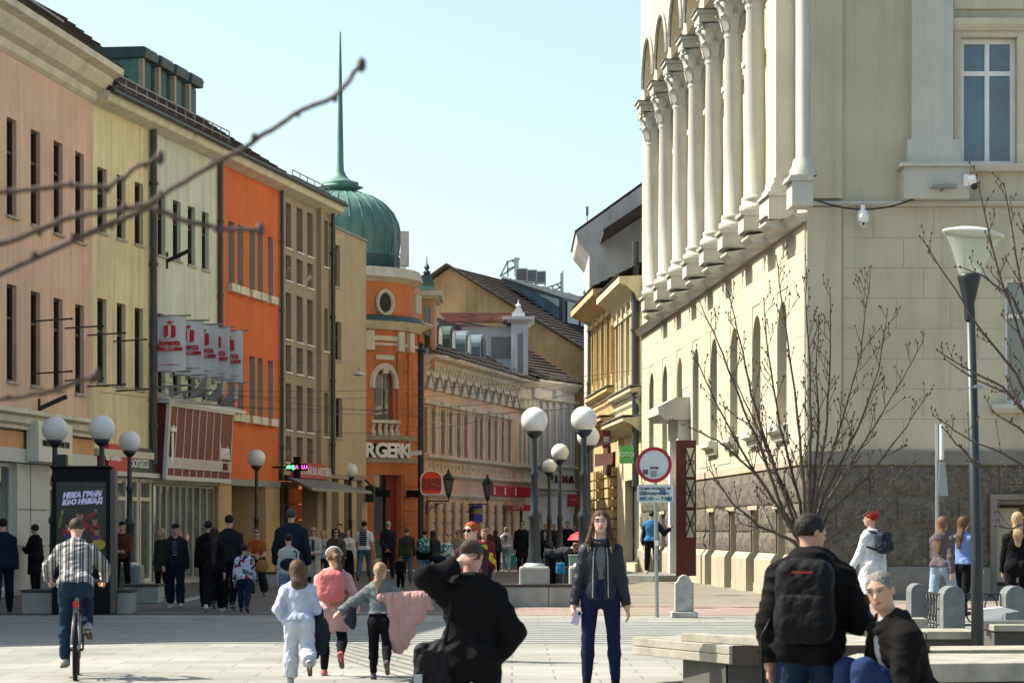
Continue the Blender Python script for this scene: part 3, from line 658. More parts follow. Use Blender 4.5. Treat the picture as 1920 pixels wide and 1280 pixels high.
# horizontal grooved courses of the brickwork: shallow bands standing proud
for i, z in enumerate(np.arange(.3, gz1 - .3, .48)):
    mb = MB(); curved(mb, ga1 + .05, ga0 + 2 * math.pi - .05, rT, rT + .035, z, z + .43, 40); mb.build('stone_course', M['brickor'], t)
for z in np.arange(pz(795), pz(690), .42):
    mb = MB(); curved(mb, wa1 + .1, wa0 + 2 * math.pi - .1, rT, rT + .03, z, z + .375, 40); mb.build('stone_course', M['brickor'], t)
# pilaster strips and panels under the cornice
for px in (694, 752, 771):
    a = px_ang(px, rT + .1); mb = MB(); curved(mb, a - .055, a + .055, rT, rT + .16, pz(655), pz(618), 2); mb.build('console', M['cream'], t)
    mb = MB(); curved(mb, a - .05, a + .05, rT, rT + .08, pz(830), pz(657), 2); mb.build('pilaster', M['brickor'], t)
for y0, y1, x0, x1 in ((636, 627, 700, 744), (672, 663, 704, 738)):
    mb = MB(); curved(mb, px_ang(x0), px_ang(x1), rT, rT + .06, pz(y0), pz(y1), 6); mb.build('frieze_panel', M['cream'], t)
ring(rT + .06, rT + .06, pz(645), pz(640), M['cream'], 'string_course')
for k, (y0, y1, e0, e1) in enumerate([(866, 856, .05, .25), (824, 815, .1, .32)]): ring(rT + e0, rT + e1, pz(y0), pz(y1), M['cream'], 'string_course')
ring(rT + .1, rT + .42, pz(615), pz(600), M['cream'], 'cornice'); ring(rT + .44, rT + .1, pz(600) + .002, pz(588), M['copperd'], 'cornice_roof')
# attic drum
rD = rT - .12
mb = MB(); mb.lathe([(rD, pz(590)), (rD, zC)], 60, TC); mb.build('drum', mat('orange_drum', (.60, .20, .07), var=.2, streak=.15), t)
ao = px_ang(721, rD); zo = pz(564)
mb = MB(); d = Vector((math.cos(ao), math.sin(ao), 0)); tv = Vector((-math.sin(ao), math.cos(ao), 0)); c0 = cyl_at(ao, rD + .04, zo)
mb.tube([c0 + tv * .36 * math.cos(2 * math.pi * i / 20) + Vector((0, 0, .45 * math.sin(2 * math.pi * i / 20))) for i in range(21)], .085, 6); wo = mb.build('oval_window', M['cream'], t)
mb = MB(); mb.prism([c0 - d * .02 + tv * .33 * math.cos(2 * math.pi * i / 20) + Vector((0, 0, .42 * math.sin(2 * math.pi * i / 20))) for i in range(20)], d * .03); mb.build('pane', M['glass'], wo)
ring(rD + .02, rD + .34, zC - .05, zC + .12, M['cream'], 'cornice'); ring(rD + .36, rD + .22, zC + .122, zD, M['cream'], 'cornice')
# onion dome
rb = 2.28
pw = pz; pz = lambda y, Y=95.5: pw(y, Y)
pr = [(rb, zD), (rb, pz(480)), (rb - .02, pz(478)), (rb + .02, pz(462)), (rb + .06, pz(440)), (rb - .02, pz(420)), (rb - .22, pz(400)), (rb - .55, pz(383)), (rb - 1.0, pz(370)), (rb - 1.45, pz(363)), (.62, pz(359))]
nr = 28; zs = [z for r, z in pr]
mb = MB(); mb.lathe(pr, 56, TC); dome = mb.build('dome', M['copper'], t, smooth=True)
mb = MB(); mb.lathe([(rb + .05, zD), (rb + .05, pz(484)), (rb - .1, pz(482))], 56, TC); mb.build('dome_collar', M['copperd'], dome)
for k in range(nr):
    a = 2 * math.pi * k / nr; mb = MB(); mb.tube([cyl_at(a, r + .012, z) for r, z in pr[2:]], .03, 4); mb.build('rib', M['copper'], dome)
mb = MB(); mb.lathe([(.62, pz(359)), (.66, pz(356)), (.9, pz(352)), (1.38 * .52, pz(350)), (.72, pz(346)), (.72, pz(343)), (.5, pz(340)), (.36, pz(336)), (.24, pz(330)), (.15, pz(320)), (.13, pz(300)), (.10, pz(220)), (.06, pz(130)), (.025, pz(60))], 20, TC); mb.build('spire', M['copper'], t, smooth=True)
pz = pw
# antenna cluster fixed to the turret
an = root('phone_mast', P(752, 505, 94), 'grey phone antennas on a bracket beside the green dome', 'antenna')
mb = MB(); mb.box((-.16, -.12, 0), (.16, .12, 1.35), Matrix.Translation(P(759, 500, 94))); mb.build('antenna_panel', M['ltgrey'], an)
mb = MB(); mb.box((-.14, -.12, 0), (.12, .12, .5), Matrix.Translation(P(757, 499, 93.7))); mb.build('radio_box', M['ltgrey'], an)
mb = MB(); mb.tube([P(742, 508, 94), P(742, 430, 94)], .05, 6); mb.tube([P(745, 508, 94), P(745, 452, 94)], .04, 6); mb.tube([P(742, 446, 94), P(756, 446, 94)], .03, 5); mb.tube([P(742, 478, 94), P(756, 478, 94)], .03, 5)
for k in range(4): mb.tube([P(752 + 2.5 * k, 500, 94), P(750 + 4 * k, 512, 94), P(748 + 3 * k, 520, 94)], .02, 4)
mb.build('mast', M['grey'], an)
# wing to the right of the turret along the street
S2 = Wall((TC.x + rT - .9, TC.y - 1.0), (.226, 1), (1, -.226))
u0, u1 = 0., S2.u(792)
mb = MB(); S2.box(mb, u0, u1, -6, 0, 0, pz(606, 96)); mb.build('wing_wall', M['brickor'], t)
mb = MB(); S2.prof(mb, u0, u1 + .1, [(-1, pz(612, 96)), (.1, pz(612, 96)), (.42, pz(602, 96)), (.42, pz(598, 96)), (-1, pz(590, 96))]); mb.build('cornice', M['cream'], t)
mb = MB(); S2.box(mb, u0, u1 - .2, -4, -.1, pz(590, 96), pz(528, 96)); S2.box(mb, u0, u1 - .2, -.099, .0, pz(588, 96), pz(532, 96)); mb.build('attic', M['brickpk'], t)
a, c = S2.u(777, .02), S2.u(787, .02)
mb = MB(); S2.box(mb, a, c, .0, .10, pz(580, 96), pz(545, 96)); mb.build('frieze_panel', M['cream'], t)
for x, dw_ in ((786, .35),):
    u = S2.u(x); mb = MB(); S2.box(mb, u - dw_, u + dw_, -.1, .12, 0.1, pz(618, 96)); mb.build('pilaster', M['brickor'], t)
# gabled dormer tower at the party wall
gY = 99; gx0, gx1 = (786 - 960) / F * gY, (815 - 960) / F * gY
mb = MB(); mb.box((gx0 - .8, gY, pz(690, gY)), (gx1, gY + 3, pz(560, gY))); g = mb.build('attic_tower', M['brickpk'], t)
mb = MB(); mb.box((gx0 + .22, gY - .03, pz(665, gY)), (gx0 + .42, gY, pz(575, gY))); mb.build('window', M['glass'], g)
for xx in (gx0 - .02, gx0 + .46):
    mb = MB(); mb.box((xx, gY - .08, pz(688, gY)), (xx + .16, gY - .002, pz(570, gY))); mb.build('pilaster', M['brickpk'], g)
mb = MB(); mb.box((gx0 - .9, gY - .2, pz(560, gY) + .002), (gx1 + .12, gY + 3.2, pz(555, gY))); mb.box((gx0 - 1.0, gY - .35, pz(555, gY) + .002), (gx1 + .28, gY + 3.3, pz(546, gY))); mb.build('cornice', M['cream'], g)
cx = (799 - 960) / F * gY; zc = pz(546, gY)
mb = MB(); ap = [(.62, 0), (.42, .3), (.34, .6), (.30, .72)]
for (r0, z0), (r1, z1) in zip(ap, ap[1:]): mb.lathe([(r0, zc + z0), (r1, zc + z1)], 4, (cx, gY + .8, 0), a0=math.pi / 4, a1=math.pi / 4 + 2 * math.pi)
mb.build('cap_roof', M['copperd'], g); mb = MB(); mb.lathe([(.12, zc + .72), (.16, zc + .85), (.05, zc + .95), (.13, zc + 1.05), (.03, zc + 1.2), (.01, zc + 1.5)], 8, (cx, gY + .8, 0)); mb.build('finial', M['dark'], g)
# burger sign band round the turret with white letters standing off it
fa = [(694, 'R', .84), (716, 'G', .84), (733.5, 'E', .8), (748, 'R', .78), (760.5, 'K', .66), (767.5, 'I', .5)]
mb = MB(); curved(mb, px_ang(640), px_ang(766.5, rT + .25), rT + .16, rT + .22, pz(858), pz(831), 20)
sg = root('wraparound_sign', cyl_at(am, rT + .3, pz(858)), 'black curved shop sign with big white letters round the orange turret', 'sign'); mb.build('board', M['black'], sg)
angs = [px_ang(x, rT + .3) for x, _, _ in fa]; stp = angs[1] - angs[0]
for k, chx in enumerate('BU'):
    a = angs[0] - stp * (2 - k); tv = Vector((-math.sin(a), math.cos(a), 0)); text('letter', chx, .74, cyl_at(a, rT + .28, pz(844.5)), tv, M['signwhite'], sg, bold=.03, depth=.03)
for (px, chx, sx_), a in zip(fa, angs):
    tv = Vector((-math.sin(a), math.cos(a), 0)); text('letter', chx, .74, cyl_at(a, rT + .28, pz(844.5)), tv, M['signwhite'], sg, bold=.03, depth=.03)
# doorway under it
mb = MB(); curved(mb, ga0, (ga0 * .52 + ga1 * .48), rT - .24, rT - .18, 0, gz1, 4); mb.build('door', M['glass'], t)
for px in (721, 764, 776):
    a = px_ang(px); mb = MB(); mb.box((-.13, -.13, -.13), (.13, .13, .13), Matrix.Translation(cyl_at(a, rT + .12, pz(924)))); mb.build('wall_lamp', M['black'], t)
# round shop sign on the dark corner pole
pl = P(789, 985, 93); pole = root('corner_pole', Vector((pl.x, 93, 0)), 'tall dark pole at the edge of the orange turret', 'pole')
mb = MB(); mb.tube([(pl.x, 93, 0), (pl.x, 93, pz(660, 93))], .11, 10); mb.lathe([(.11, pz(660, 93)), (.2, pz(657, 93)), (.06, pz(650, 93)), (.12, pz(646, 93)), (.0, pz(640, 93))], 10, (pl.x, 93, 0)); mb.build('shaft', M['dark'], pole)
cs = P(809, 904, 92.6); s = root('round_sign', cs, 'red bun shaped shop sign with dark red lettering hanging from the corner pole', 'sign')
def bun(r, h, y): return [Vector((cs.x + x, y, cs.z + z)) for x, z in [(-r, -h * .62), (-r * .86, -h), (r * .86, -h), (r, -h * .62), (r, h * .3)] + [(r * math.cos(a) , h * .3 + h * .7 * math.sin(a)) for a in [math.pi * i / 12 for i in range(1, 12)]] + [(-r, h * .3)]]
mb = MB(); mb.prism(bun(.42, .46, cs.y), (0, .2, 0)); mb.build('rim', M['signwhite'], s)
mb = MB(); mb.prism(bun(.38, .42, cs.y - .02), (0, .24, 0)); mb.build('face', mat('bright_red', (.70, .05, .015), rough=.45, var=.05), s)
text('lettering', 'BURGER', .215, cs + Vector((0, -.03, .06)), (1, 0, 0), M['dred'], s, bold=.012, sx=.9); text('lettering', 'KING', .31, cs + Vector((0, -.03, -.16)), (1, 0, 0), M['dred'], s, bold=.016)
mb = MB(); mb.bar((pl.x, cs.y + .1, cs.z), (cs.x - .4, cs.y + .1, cs.z), .06, .06); mb.build('bracket', M['dark'], s)
st = P(779, 849, 92); s = root('street_name_plate', st, 'small pale street name plate sticking out beside the white shop letters', 'sign')
mb = MB(); mb.box((-.25, -.02, -.08), (.25, .02, .08), Matrix.Translation(st) @ Matrix.Rotation(-.1, 4, 'Y')); mb.build('plate', M['ltgrey'], s)

# ---------------- long rose house with gabled window heads
e0, e1 = 0., DW.u(970)
zCo = (DW.z(795, 666) + DW.z(965, 709)) / 2
b = root('rose_house', DW.at(2, 0, 0), 'long rose stucco house with a row of small gabled window heads and dormers', 'building')
zs0, zs1 = DW.z(792, 852), DW.z(825, 765)
wx = [(792.5, 800), (807, 814.5), (825, 832.5), (840, 847), (855, 862), (868.5, 875), (888, 894), (898, 904), (913, 919), (925.5, 931), (938.5, 943.5), (951, 956.5)]
zt = (DW.z(795, 762) + DW.z(955, 792)) / 2; zb = (DW.z(795, 850) + DW.z(955, 866)) / 2
ops = [(DW.u(a), DW.u(c), zb, zt) for a, c in wx]
gx = [(796, 804), (813, 820), (829, 836), (845, 852), (861, 868), (877, 884), (893, 900), (909, 916), (925, 932), (941, 948), (956, 962)]
zg = (DW.z(800, 940) + DW.z(955, 947)) / 2
gops = [(DW.u(a), DW.u(c), .3, zg) for a, c in gx]
zmid = DW.z(880, 895)
mb = MB(); facade(mb, DW, e0, e1, 0, zCo - .3, ops + gops, .14); mb.build('wall', M['rosewall'], b)
body_box(DW, e0, e1, zCo - .3, 9).build('rear_wall', M['rosewall'], b)
for o in ops:
    w_ = window(DW, *o, .06, b, M['rosewin'], M['rosewin'], bars=1, trans=.7, fw=.12)
    mb = MB()
    for uu in (o[0] - .16, o[1] + .02): DW.box(mb, uu, uu + .14, .004, .05, o[2], o[3] + .1)
    DW.box(mb, o[0] - .2, o[1] + .2, .004, .2, o[3] + .12, o[3] + .3); mb.build('surround', M['stucw'], w_)
for o in gops: window(DW, *o, .08, b, M['rosewin'], M['rosewin'], bars=1, trans=.75, fw=.1, name='shop_window')
zgp = (DW.z(800, 733) + DW.z(955, 758)) / 2; hgp = .62
gp = None
for i in range(12):
    u = e0 + .75 + (e1 - e0 - 1.3) * i / 11
    anc = DW.at(u, 0, zgp)
    if gp is None:
        mb = MB(); mb.prism([DW.at(u - .62, .004, zgp), DW.at(u + .62, .004, zgp), DW.at(u, .004, zgp + hgp)], DW.n * .09); g1 = mb.mesh('gable', M['stucw'], anchor=anc)
        mb = MB(); mb.prism([DW.at(a, .003, zgp + z) for a, z in ((-.74 + u, -.03), (u, hgp + .09), (u + .74, -.03), (u + .62, -.03), (u, hgp + .01), (u - .62, -.03))], DW.n * .13); g2 = mb.mesh('gable_roof', mat('slate_lead', (.33, .33, .32), rough=.6, var=.2), anchor=anc); gp = 1
    o = inst(g1, 'gable', anc, b); inst(g2, 'gable_roof', anc, o)
mb = MB(); DW.prof(mb, e0, e1, [(-.2, zCo - .34), (.12, zCo - .34), (.2, zCo - .2), (.5, zCo - .1), (.55, zCo), (-.2, zCo + .02)]); mb.build('cornice', M['stucw'], b)
mm = None
nb = 34
for i in range(nb):
    u = e0 + .2 + (e1 - e0 - .4) * i / (nb - 1); anc = DW.at(u, 0, zCo - .5)
    if mm is None: mb = MB(); DW.prof(mb, u - .1, u + .1, [(.004, zCo - .8), (.06, zCo - .8), (.22, zCo - .36), (.004, zCo - .36)]); mm = mb.mesh('console', M['stucw'], anchor=anc)
    inst(mm, 'console', anc, b)
mb = MB(); DW.box(mb, e0, e1, .0, .09, zgp + hgp + .12, zCo - .82); mb.build('frieze', M['stucw'], b)
for z, o_ in ((zb - .14, .22), (zmid, .18), (DW.z(880, 930), .12)):
    mb = MB(); DW.prof(mb, e0, e1, [(-.1, z - .12), (.05, z - .12), (o_, z - .02), (o_, z + .06), (-.1, z + .1)]); mb.build('string_course', M['stucw'], b)
pm = None
for i in range(14):
    u = e0 + .6 + (e1 - e0 - 1.2) * i / 13; anc = DW.at(u, 0, zmid + .3)
    if pm is None:
        mb = MB(); 
        for q in ((u - .36, u - .30, zmid + .2, zb - .35), (u + .30, u + .36, zmid + .2, zb - .35), (u - .299, u + .299, zmid + .2, zmid + .26), (u - .299, u + .299, zb - .41, zb - .35)): DW.box(mb, q[0], q[1], .004, .06, q[2], q[3])
        pm = mb.mesh('panel_frame', M['stucw'], anchor=anc)
    inst(pm, 'panel_frame', anc, b)
cs_ = {}
for j, z in enumerate(np.arange(.3, zg, .5)):
    cuts = sorted([e0] + [x for o in gops for x in (o[0], o[1])] + [e1])
    for a, c in zip(cuts[::2], cuts[1::2]):
        if c - a < .3: continue
        key = round(c - a, 2); anc = DW.at((a + c) / 2, 0, z)
        if key not in cs_: mb = MB(); DW.box(mb, a + .03, c - .03, .004, .05, z, z + .43); cs_[key] = mb.mesh('stone_block', mat('rose_block', (.80, .56, .38), var=.15), anchor=anc)
        inst(cs_[key], 'stone_block', anc, b)
rz = zCo + 3.4; mb = MB(); tiled_slope(mb, DW.at(e0 + .1, .5, zCo + .06), DW.at(e1 + 8, .5, zCo + .06), DW.at(e1 + 8, -5, rz), DW.at(e0 + .1, -5, rz)); rf = mb.build('roof', M['tile'], b)
gutter_rail(DW, e0 + .3, e1 + 5, .4, zCo + .05, rf, h=.3)
for i, px in enumerate((824, 849, 878, 906)):            # round topped metal dormers
    vv = -.5; u = DW.u(px, vv); zt_ = (604, 611, 620, 627)[i]; z1 = DW.z(px, zt_, vv) ; rr = .58
    mb = MB(); arcp = [(u + rr * math.cos(math.pi * k / 10), z1 - rr + rr * math.sin(math.pi * k / 10)) for k in range(11)]
    mb.prism([DW.at(a, vv, z) for a, z in [(u + rr, zCo + .6)] + arcp + [(u - rr, zCo + .6)]], DW.n * -2.2); d_ = mb.build('dormer', M['copperd'] if i < 2 else M['zinc'], rf)
    mb = MB(); mb.prism([DW.at(a, vv + .01, z) for a, z in [(u + .30, zCo + .75)] + [(u + .3 * math.cos(math.pi * k / 8), z1 - .5 + .3 * math.sin(math.pi * k / 8)) for k in range(9)] + [(u - .30, zCo + .75)]], DW.n * .03); mb.build('pane', M['glass'], d_)
# louvred attic house with a white gablet
Yl = 114; lx = lambda x: (x - 960) / F * Yl; lz = lambda y: CH + (HZ - y) / F * Yl
at = root('louvred_attic', Vector((lx(930), Yl, lz(680)))); at.parent = b; at.location = Vector((lx(930), Yl, lz(680))) - WL[b.name]
mb = MB(); mb.box((lx(865), Yl, lz(700)), (lx(958), Yl + 5, lz(612))); mb.build('attic_wall', M['white2'], at)
mb = MB()
for i in range(12): mb.box((lx(921), Yl - .06, lz(671) + .085 * i), (lx(957), Yl - .003, lz(671) + .085 * i + .05))
tag(mb.build('louvre', M['grey'], at), kind='stuff')
mb = MB(); tiled_slope(mb, (lx(838), Yl - .4, lz(607)), (lx(966), Yl - .4, lz(607)), (lx(966), Yl + 3.2, lz(575)), (lx(820), Yl + 3.2, lz(575))); mb.build('attic_roof', M['redtile'], at)
mb = MB(); mb.box((lx(958.2), Yl - .6, lz(705)), (lx(990), Yl + 2, lz(606))); mb.build('gablet', M['white2'], at)
mb = MB(); mb.box((lx(972), Yl - .64, lz(700)), (lx(979), Yl - .602, lz(628))); mb.build('niche', M['grey'], at)
for x in (965, 981):
    mb = MB(); mb.box((lx(x), Yl - .7, lz(704)), (lx(x + 5), Yl - .602, lz(622))); mb.build('pilaster', M['white2'], at)
mb = MB(); mb.box((lx(950), Yl - .8, lz(606) + .003), (lx(996), Yl + 2.2, lz(602))); mb.box((lx(942), Yl - 1., lz(602) + .003), (lx(1002), Yl + 2.3, lz(596))); mb.box((lx(960), Yl - .7, lz(596) + .003), (lx(984), Yl + .6, lz(588))); mb.prism([(lx(963), Yl - .5, lz(588) + .003), (lx(981), Yl - .5, lz(588) + .003), (lx(975), Yl - .5, lz(576)), (lx(969), Yl - .5, lz(576))], (0, .5, 0)); mb.build('cornice', M['white2'], at)
mb = MB(); mb.lathe([(.1, lz(576)), (.14, lz(573)), (.04, lz(570)), (.01, lz(562))], 8, (lx(972), Yl - .25, 0)); mb.build('finial', M['white2'], at)
# street lanterns on brackets
def lantern(px, py, Y, label, cat='lantern', g='wall lanterns on the rose house'):
    u = DW.u(px, .9); at = DW.at(u, .9, CH + (HZ - py) / F * DW.at(u, .9, 0).y)
    L_ = root('wall_lantern', at, label, cat, g)
    mb = MB(); mb.lathe([(.10, -.42), (.20, .12)], 6, at); mb.build('pane', M['curtain'], L_)
    mb = MB(); mb.lathe([(.23, .12), (.25, .16), (.12, .36), (.05, .42), (.05, .5), (.0, .58)], 6, at); mb.build('cap', M['dark'], L_)
    mb = MB()
    for k in range(6): a = 2 * math.pi * k / 6; mb.bar(at + Vector((.10 * math.cos(a), .10 * math.sin(a), -.42)), at + Vector((.21 * math.cos(a), .21 * math.sin(a), .12)), .025, .025)
    mb.lathe([(.02, -.62), (.08, -.5), (.12, -.42), (.0, -.41)], 8, at); mb.build('frame', M['dark'], L_)
    mb = MB(); q = DW.at(u, .0, at.z - .72); mb.bar(at + Vector((0, 0, -.6)), at + Vector((0, 0, -.75)), .04, .04); mb.bar(q, at + Vector((0, 0, -.72)), .05, .05); mb.bar(q + Vector((0, 0, .2)), q + Vector((0, 0, -.55)), .05, .08)
    mb.tube([q + DW.n * (.1 + .55 * k / 9) + Vector((0, 0, -.42 + .36 * (k / 9) ** .5)) for k in range(10)], .02, 5); mb.tube([q + DW.n * (.3 + .12 * math.cos(k * .8)) + Vector((0, 0, -.2 + .1 * math.sin(k * .8))) for k in range(9)], .015, 5); mb.build('bracket', M['dark'], L_)
lantern(841, 905, 95, 'black glazed wall lantern beside the round red sign'); lantern(914, 913, 95, 'black glazed wall lantern in front of the long red shop board')
# red shop board, blue-gold panel, canopy
s = root('shop_board', DW.at(DW.u(945), .1, 3), 'long red shop board with white uprights under the rose house windows', 'sign')
a, c = DW.u(907), DW.u(967); z0, z1 = DW.z(937, 930), DW.z(937, 911)
mb = MB(); DW.box(mb, a, c, .1, .2, z0, z1); mb.build('board', M['red'], s)
for px in (939, 959, 919):
    u = DW.u(px); mb = MB(); DW.box(mb, u - .12, u + .12, .203, .22, z0 + .06, z1 - .06); mb.build('stripe', M['signwhite'], s)
s = root('blue_panel', DW.at(DW.u(897), .1, 2), 'blue panel with a gold centre band hung on the rose house', 'sign')
a, c = DW.u(889, .2), DW.u(905, .2)
for k, (y0, y1, m) in enumerate([(978, 963, mat('panel_blue', (.03, .06, .30), var=.1)), (963, 953, mat('panel_gold', (.30, .24, .06), var=.2)), (953, 946, mat('panel_blue', (.03, .06, .30)))]):
    mb = MB(); DW.box(mb, a, c, .1, .2, DW.z(897, y0, .2), DW.z(897, y1, .2) - .004); mb.build('band', m, s)
s = root('red_canopy', P(975, 955, 112), 'red valance with white letters over the pavement at the rose house end', 'awning')
mb = MB(); c0 = P(953, 957, 112); mb.prism([P(953, 957, 112), P(999, 957, 112), P(999, 946, 112), P(953, 946, 112)], (0, 1.2, 0)); mb.build('valance', M['red'], s)
text('lettering', 'CITY', .24, P(972, 951, 111.97), (1, 0, 0), M['signwhite'], s)
mb = MB(); mb.tube([P(977, 957, 112.5), (P(977, 957, 112.5).x, 112.5, 0)], .07, 6); mb.tube([P(997, 957, 112.5), (P(997, 957, 112.5).x, 112.5, 0)], .05, 6); mb.build('post', M['dark'], s)

# ---------------- narrow grey house and pale lilac house round the bend
EW = Wall((DW.at(e1, 0, 0).x, DW.at(e1, 0, 0).y), (.30, 1), (1, -.30)); g1_ = EW.u(998)
b = root('narrow_grey_house', EW.at(.5, 0, 0), 'narrow grey stucco house with two gabled window heads next to the rose house', 'building')
zr = zCo
ops = [(EW.u(a), EW.u(c), zb, zt) for a, c in ((973, 977.5), (981.5, 986), (989.5, 994))]
mb = MB(); facade(mb, EW, 0.004, g1_, 0, zr - .1, ops, .14); mb.build('wall', M['stucw'], b); body_box(EW, .01, g1_, zr - .1, 9).build('rear_wall', M['stucw'], b)
for o in ops: window(EW, *o, .08, b, M['lilacwin'], M['lilacwin'], bars=1, trans=.7, fw=.1)
mb = MB(); EW.prof(mb, 0.01, g1_, [(-.2, zr - .3), (.15, zr - .3), (.5, zr - .08), (.55, zr), (-.2, zr + .02)]); mb.build('cornice', M['stucw'], b)
for i in range(3):
    u = g1_ * (.2 + .3 * i); mb = MB(); mb.prism([EW.at(u - .45, .004, zgp), EW.at(u + .45, .004, zgp), EW.at(u, .004, zgp + .55)], EW.n * .28); mb.build('gable', M['stucw'], b)
for z in (zb - .14, zmid): mb = MB(); EW.prof(mb, 0.01, g1_, [(-.1, z - .12), (.05, z - .12), (.2, z), (.2, z + .06), (-.1, z + .1)]); mb.build('string_course', M['stucw'], b)
for px, lab in ((981, 0),):
    s = root('shop_board', EW.at(EW.u(981), .1, 3), 'dark shop board with a small white mark beside the long red board', 'sign'); a, c = EW.u(970.5, .1), EW.u(990, .1)
    mb = MB(); EW.box(mb, a, c, .1, .2, EW.z(980, 932), EW.z(980, 913)); mb.build('board', M['grey'], s)
    mb = MB(); EW.box(mb, EW.u(976), EW.u(983), .203, .22, EW.z(980, 924), EW.z(980, 918)); mb.build('mark', M['signwhite'], s)
    mb = MB(); EW.box(mb, EW.u(985, .6), EW.u(985, .6) + .06, .1, .9, EW.z(988, 932, .5), EW.z(988, 913, .5)); mb.build('flag_sign', M['bred'], s)
HW_ = Wall((EW.at(g1_, 0, 0).x, EW.at(g1_, 0, 0).y), (.46, 1), (1, -.46)); h1 = HW_.u(1112)
b = root('pale_lilac_house', HW_.at(4, 0, 0), 'pale lilac house with tall arched window bays at the bend of the street', 'building')
zl = (HW_.z(1000, 713) + HW_.z(1092, 729)) / 2
zwb, zwt = (HW_.z(1010, 866) + HW_.z(1080, 874)) / 2, (HW_.z(1010, 762) + HW_.z(1080, 772)) / 2
ops = []
for x in (1009, 1021, 1033, 1046, 1060, 1073, 1087):
    ops.append((HW_.u(x - 3.1), HW_.u(x + 3.1), zwb, zwt, 'arch'))
gops = [(HW_.u(x - 5), HW_.u(x + 5), .1, HW_.z(x, 958), 'arch') for x in (1012, 1030, 1050, 1080)]
mb = MB(); facade(mb, HW_, .004, h1, 0, zl, ops + gops, .3); mb.build('wall', M['lilac'], b); body_box(HW_, .01, h1, zl, 9).build('rear_wall', M['lilac'], b)
for o in ops: window(HW_, *o[:4], .12, b, M['lilacwin'], M['lilacwin'], bars=1, trans=.62, fw=.1)
for o in gops: window(HW_, *o[:4], .3, b, M['lilacwin'], M['glass'], bars=1, fw=.1, name='shop_window')
mb = MB(); HW_.prof(mb, 0.01, h1, [(-.2, zl - .3), (.1, zl - .3), (.4, zl), (.4, zl + .1), (-.2, zl + .12)]); mb.build('cornice', M['stucw'], b)
for z, o_ in ((HW_.z(1040, 752), .25), (zwb - .14, .2), (HW_.z(1040, 917), .2), (HW_.z(1040, 924), .12)): mb = MB(); HW_.prof(mb, 0.01, h1, [(-.1, z - .12), (.05, z - .12), (o_, z), (o_, z + .06), (-.1, z + .1)]); mb.build('string_course', M['stucw'], b)
for x in (1003, 1015, 1027, 1039.5, 1053, 1066.5, 1080):
    u = HW_.u(x); mb = MB(); HW_.box(mb, u - .14, u + .14, .004, .14, zwb, zwt + .3); mb.build('pilaster', M['white2'], b)
for x in (1001, 1041, 1089):
    u = HW_.u(x); mb = MB(); HW_.box(mb, u - .3, u + .3, .004, .2, HW_.z(1040, 750), zl - .31); mb.build('pier', M['white2'], b)
mb = MB(); tiled_slope(mb, HW_.at(0, .4, zl + .13), HW_.at(h1, .4, zl + .13), HW_.at(h1, -4.5, zl + 3.2), HW_.at(0, -4.5, zl + 3.2)); rf = mb.build('roof', M['tile'], b); gutter_rail(HW_, 1.5, h1 - .2, .3, zl + .15, rf, h=.3)
s = root('shop_letters', HW_.at(HW_.u(1052), .1, 4), 'dark and pink shop lettering on the pale lilac house', 'sign')
uL = HW_.u(1052, .1); zL = HW_.z(1052, 899); a = HW_.d
for k, (chx, m) in enumerate(zip('PUMA', (M['black'], M['black'], M['dred'], M['black']))): text('letter', chx, .52, HW_.at(uL + .42 * (k - 1.5) * 2.0, .12, zL), a, m, s, bold=.02, depth=.06, sx=1.7)
s = root('square_sign', HW_.at(HW_.u(1075), .3, 3), 'plain square dark red sign between the lamp globes on the lilac house', 'sign')
q = P(1075, 938, HW_.at(HW_.u(1075), .3, 0).y - .6); mb = MB(); mb.box((-.26, -.04, -.30), (.26, .04, .30), Matrix.Translation(q)); mb.build('board', M['red'], s); mb = MB(); mb.box((-.15, -.048, .04), (.15, -.041, .06), Matrix.Translation(q)); mb.build('mark', M['signwhite'], s)

# ---------------- big ochre roofed house behind
b = root('ochre_gabled_house', Vector((0, 126, 0)), 'large ochre gabled house with a glazed dormer strip behind the rose house', 'building')
R0 = P(843, 499, 125); rd = Vector((.37, .93, 0)).normalized(); pd = Vector((rd.y, -rd.x, 0)); W_ = 8.6; drop = 5.2; Lr = 34
A = R0 + pd * W_ + Vector((0, 0, -drop)); B_ = R0 - pd * W_ + Vector((0, 0, -drop))
mb = MB(); mb.add([Vector((A.x, A.y, 0)) - pd * .2, Vector((B_.x, B_.y, 0)), B_, R0 - Vector((0, 0, .1)), A - pd * .2], [(0, 1, 2, 3, 4)]); f0 = [Vector((A.x, A.y, 0)) - pd * .2, Vector((A.x, A.y, 0)) - pd * .2 + rd * Lr]
mb.add([f0[0], f0[1], f0[1] + Vector((0, 0, A.z)), f0[0] + Vector((0, 0, A.z))], [(0, 1, 2, 3)]); mb.build('wall', M['ochwall'], b)
o_ = rd * -.35
mb = MB(); tiled_slope(mb, A + o_ + pd * .4 - Vector((0, 0, .24)), A + pd * .4 - Vector((0, 0, .24)) + rd * Lr, R0 + rd * Lr, R0 + o_, step=.4, lift=.07); tiled_slope(mb, B_ + o_, B_ + rd * Lr, R0 + rd * Lr, R0 + o_, step=.4)
rf = mb.build('roof', M['tile'], b)
mb = MB(); mb.bar(A + o_ + pd * .4 - Vector((0, 0, .15)), R0 + o_ + Vector((0, 0, .06)), .22, .10); mb.bar(B_ + o_, R0 + o_ + Vector((0, 0, .06)), .22, .10); mb.build('verge', M['tile'], rf)
sl = (pd * W_ + Vector((0, 0, -drop)))
def rp(t_, s_, h_=0.): return R0 + rd * t_ + sl * s_ + Vector((0, 0, h_))
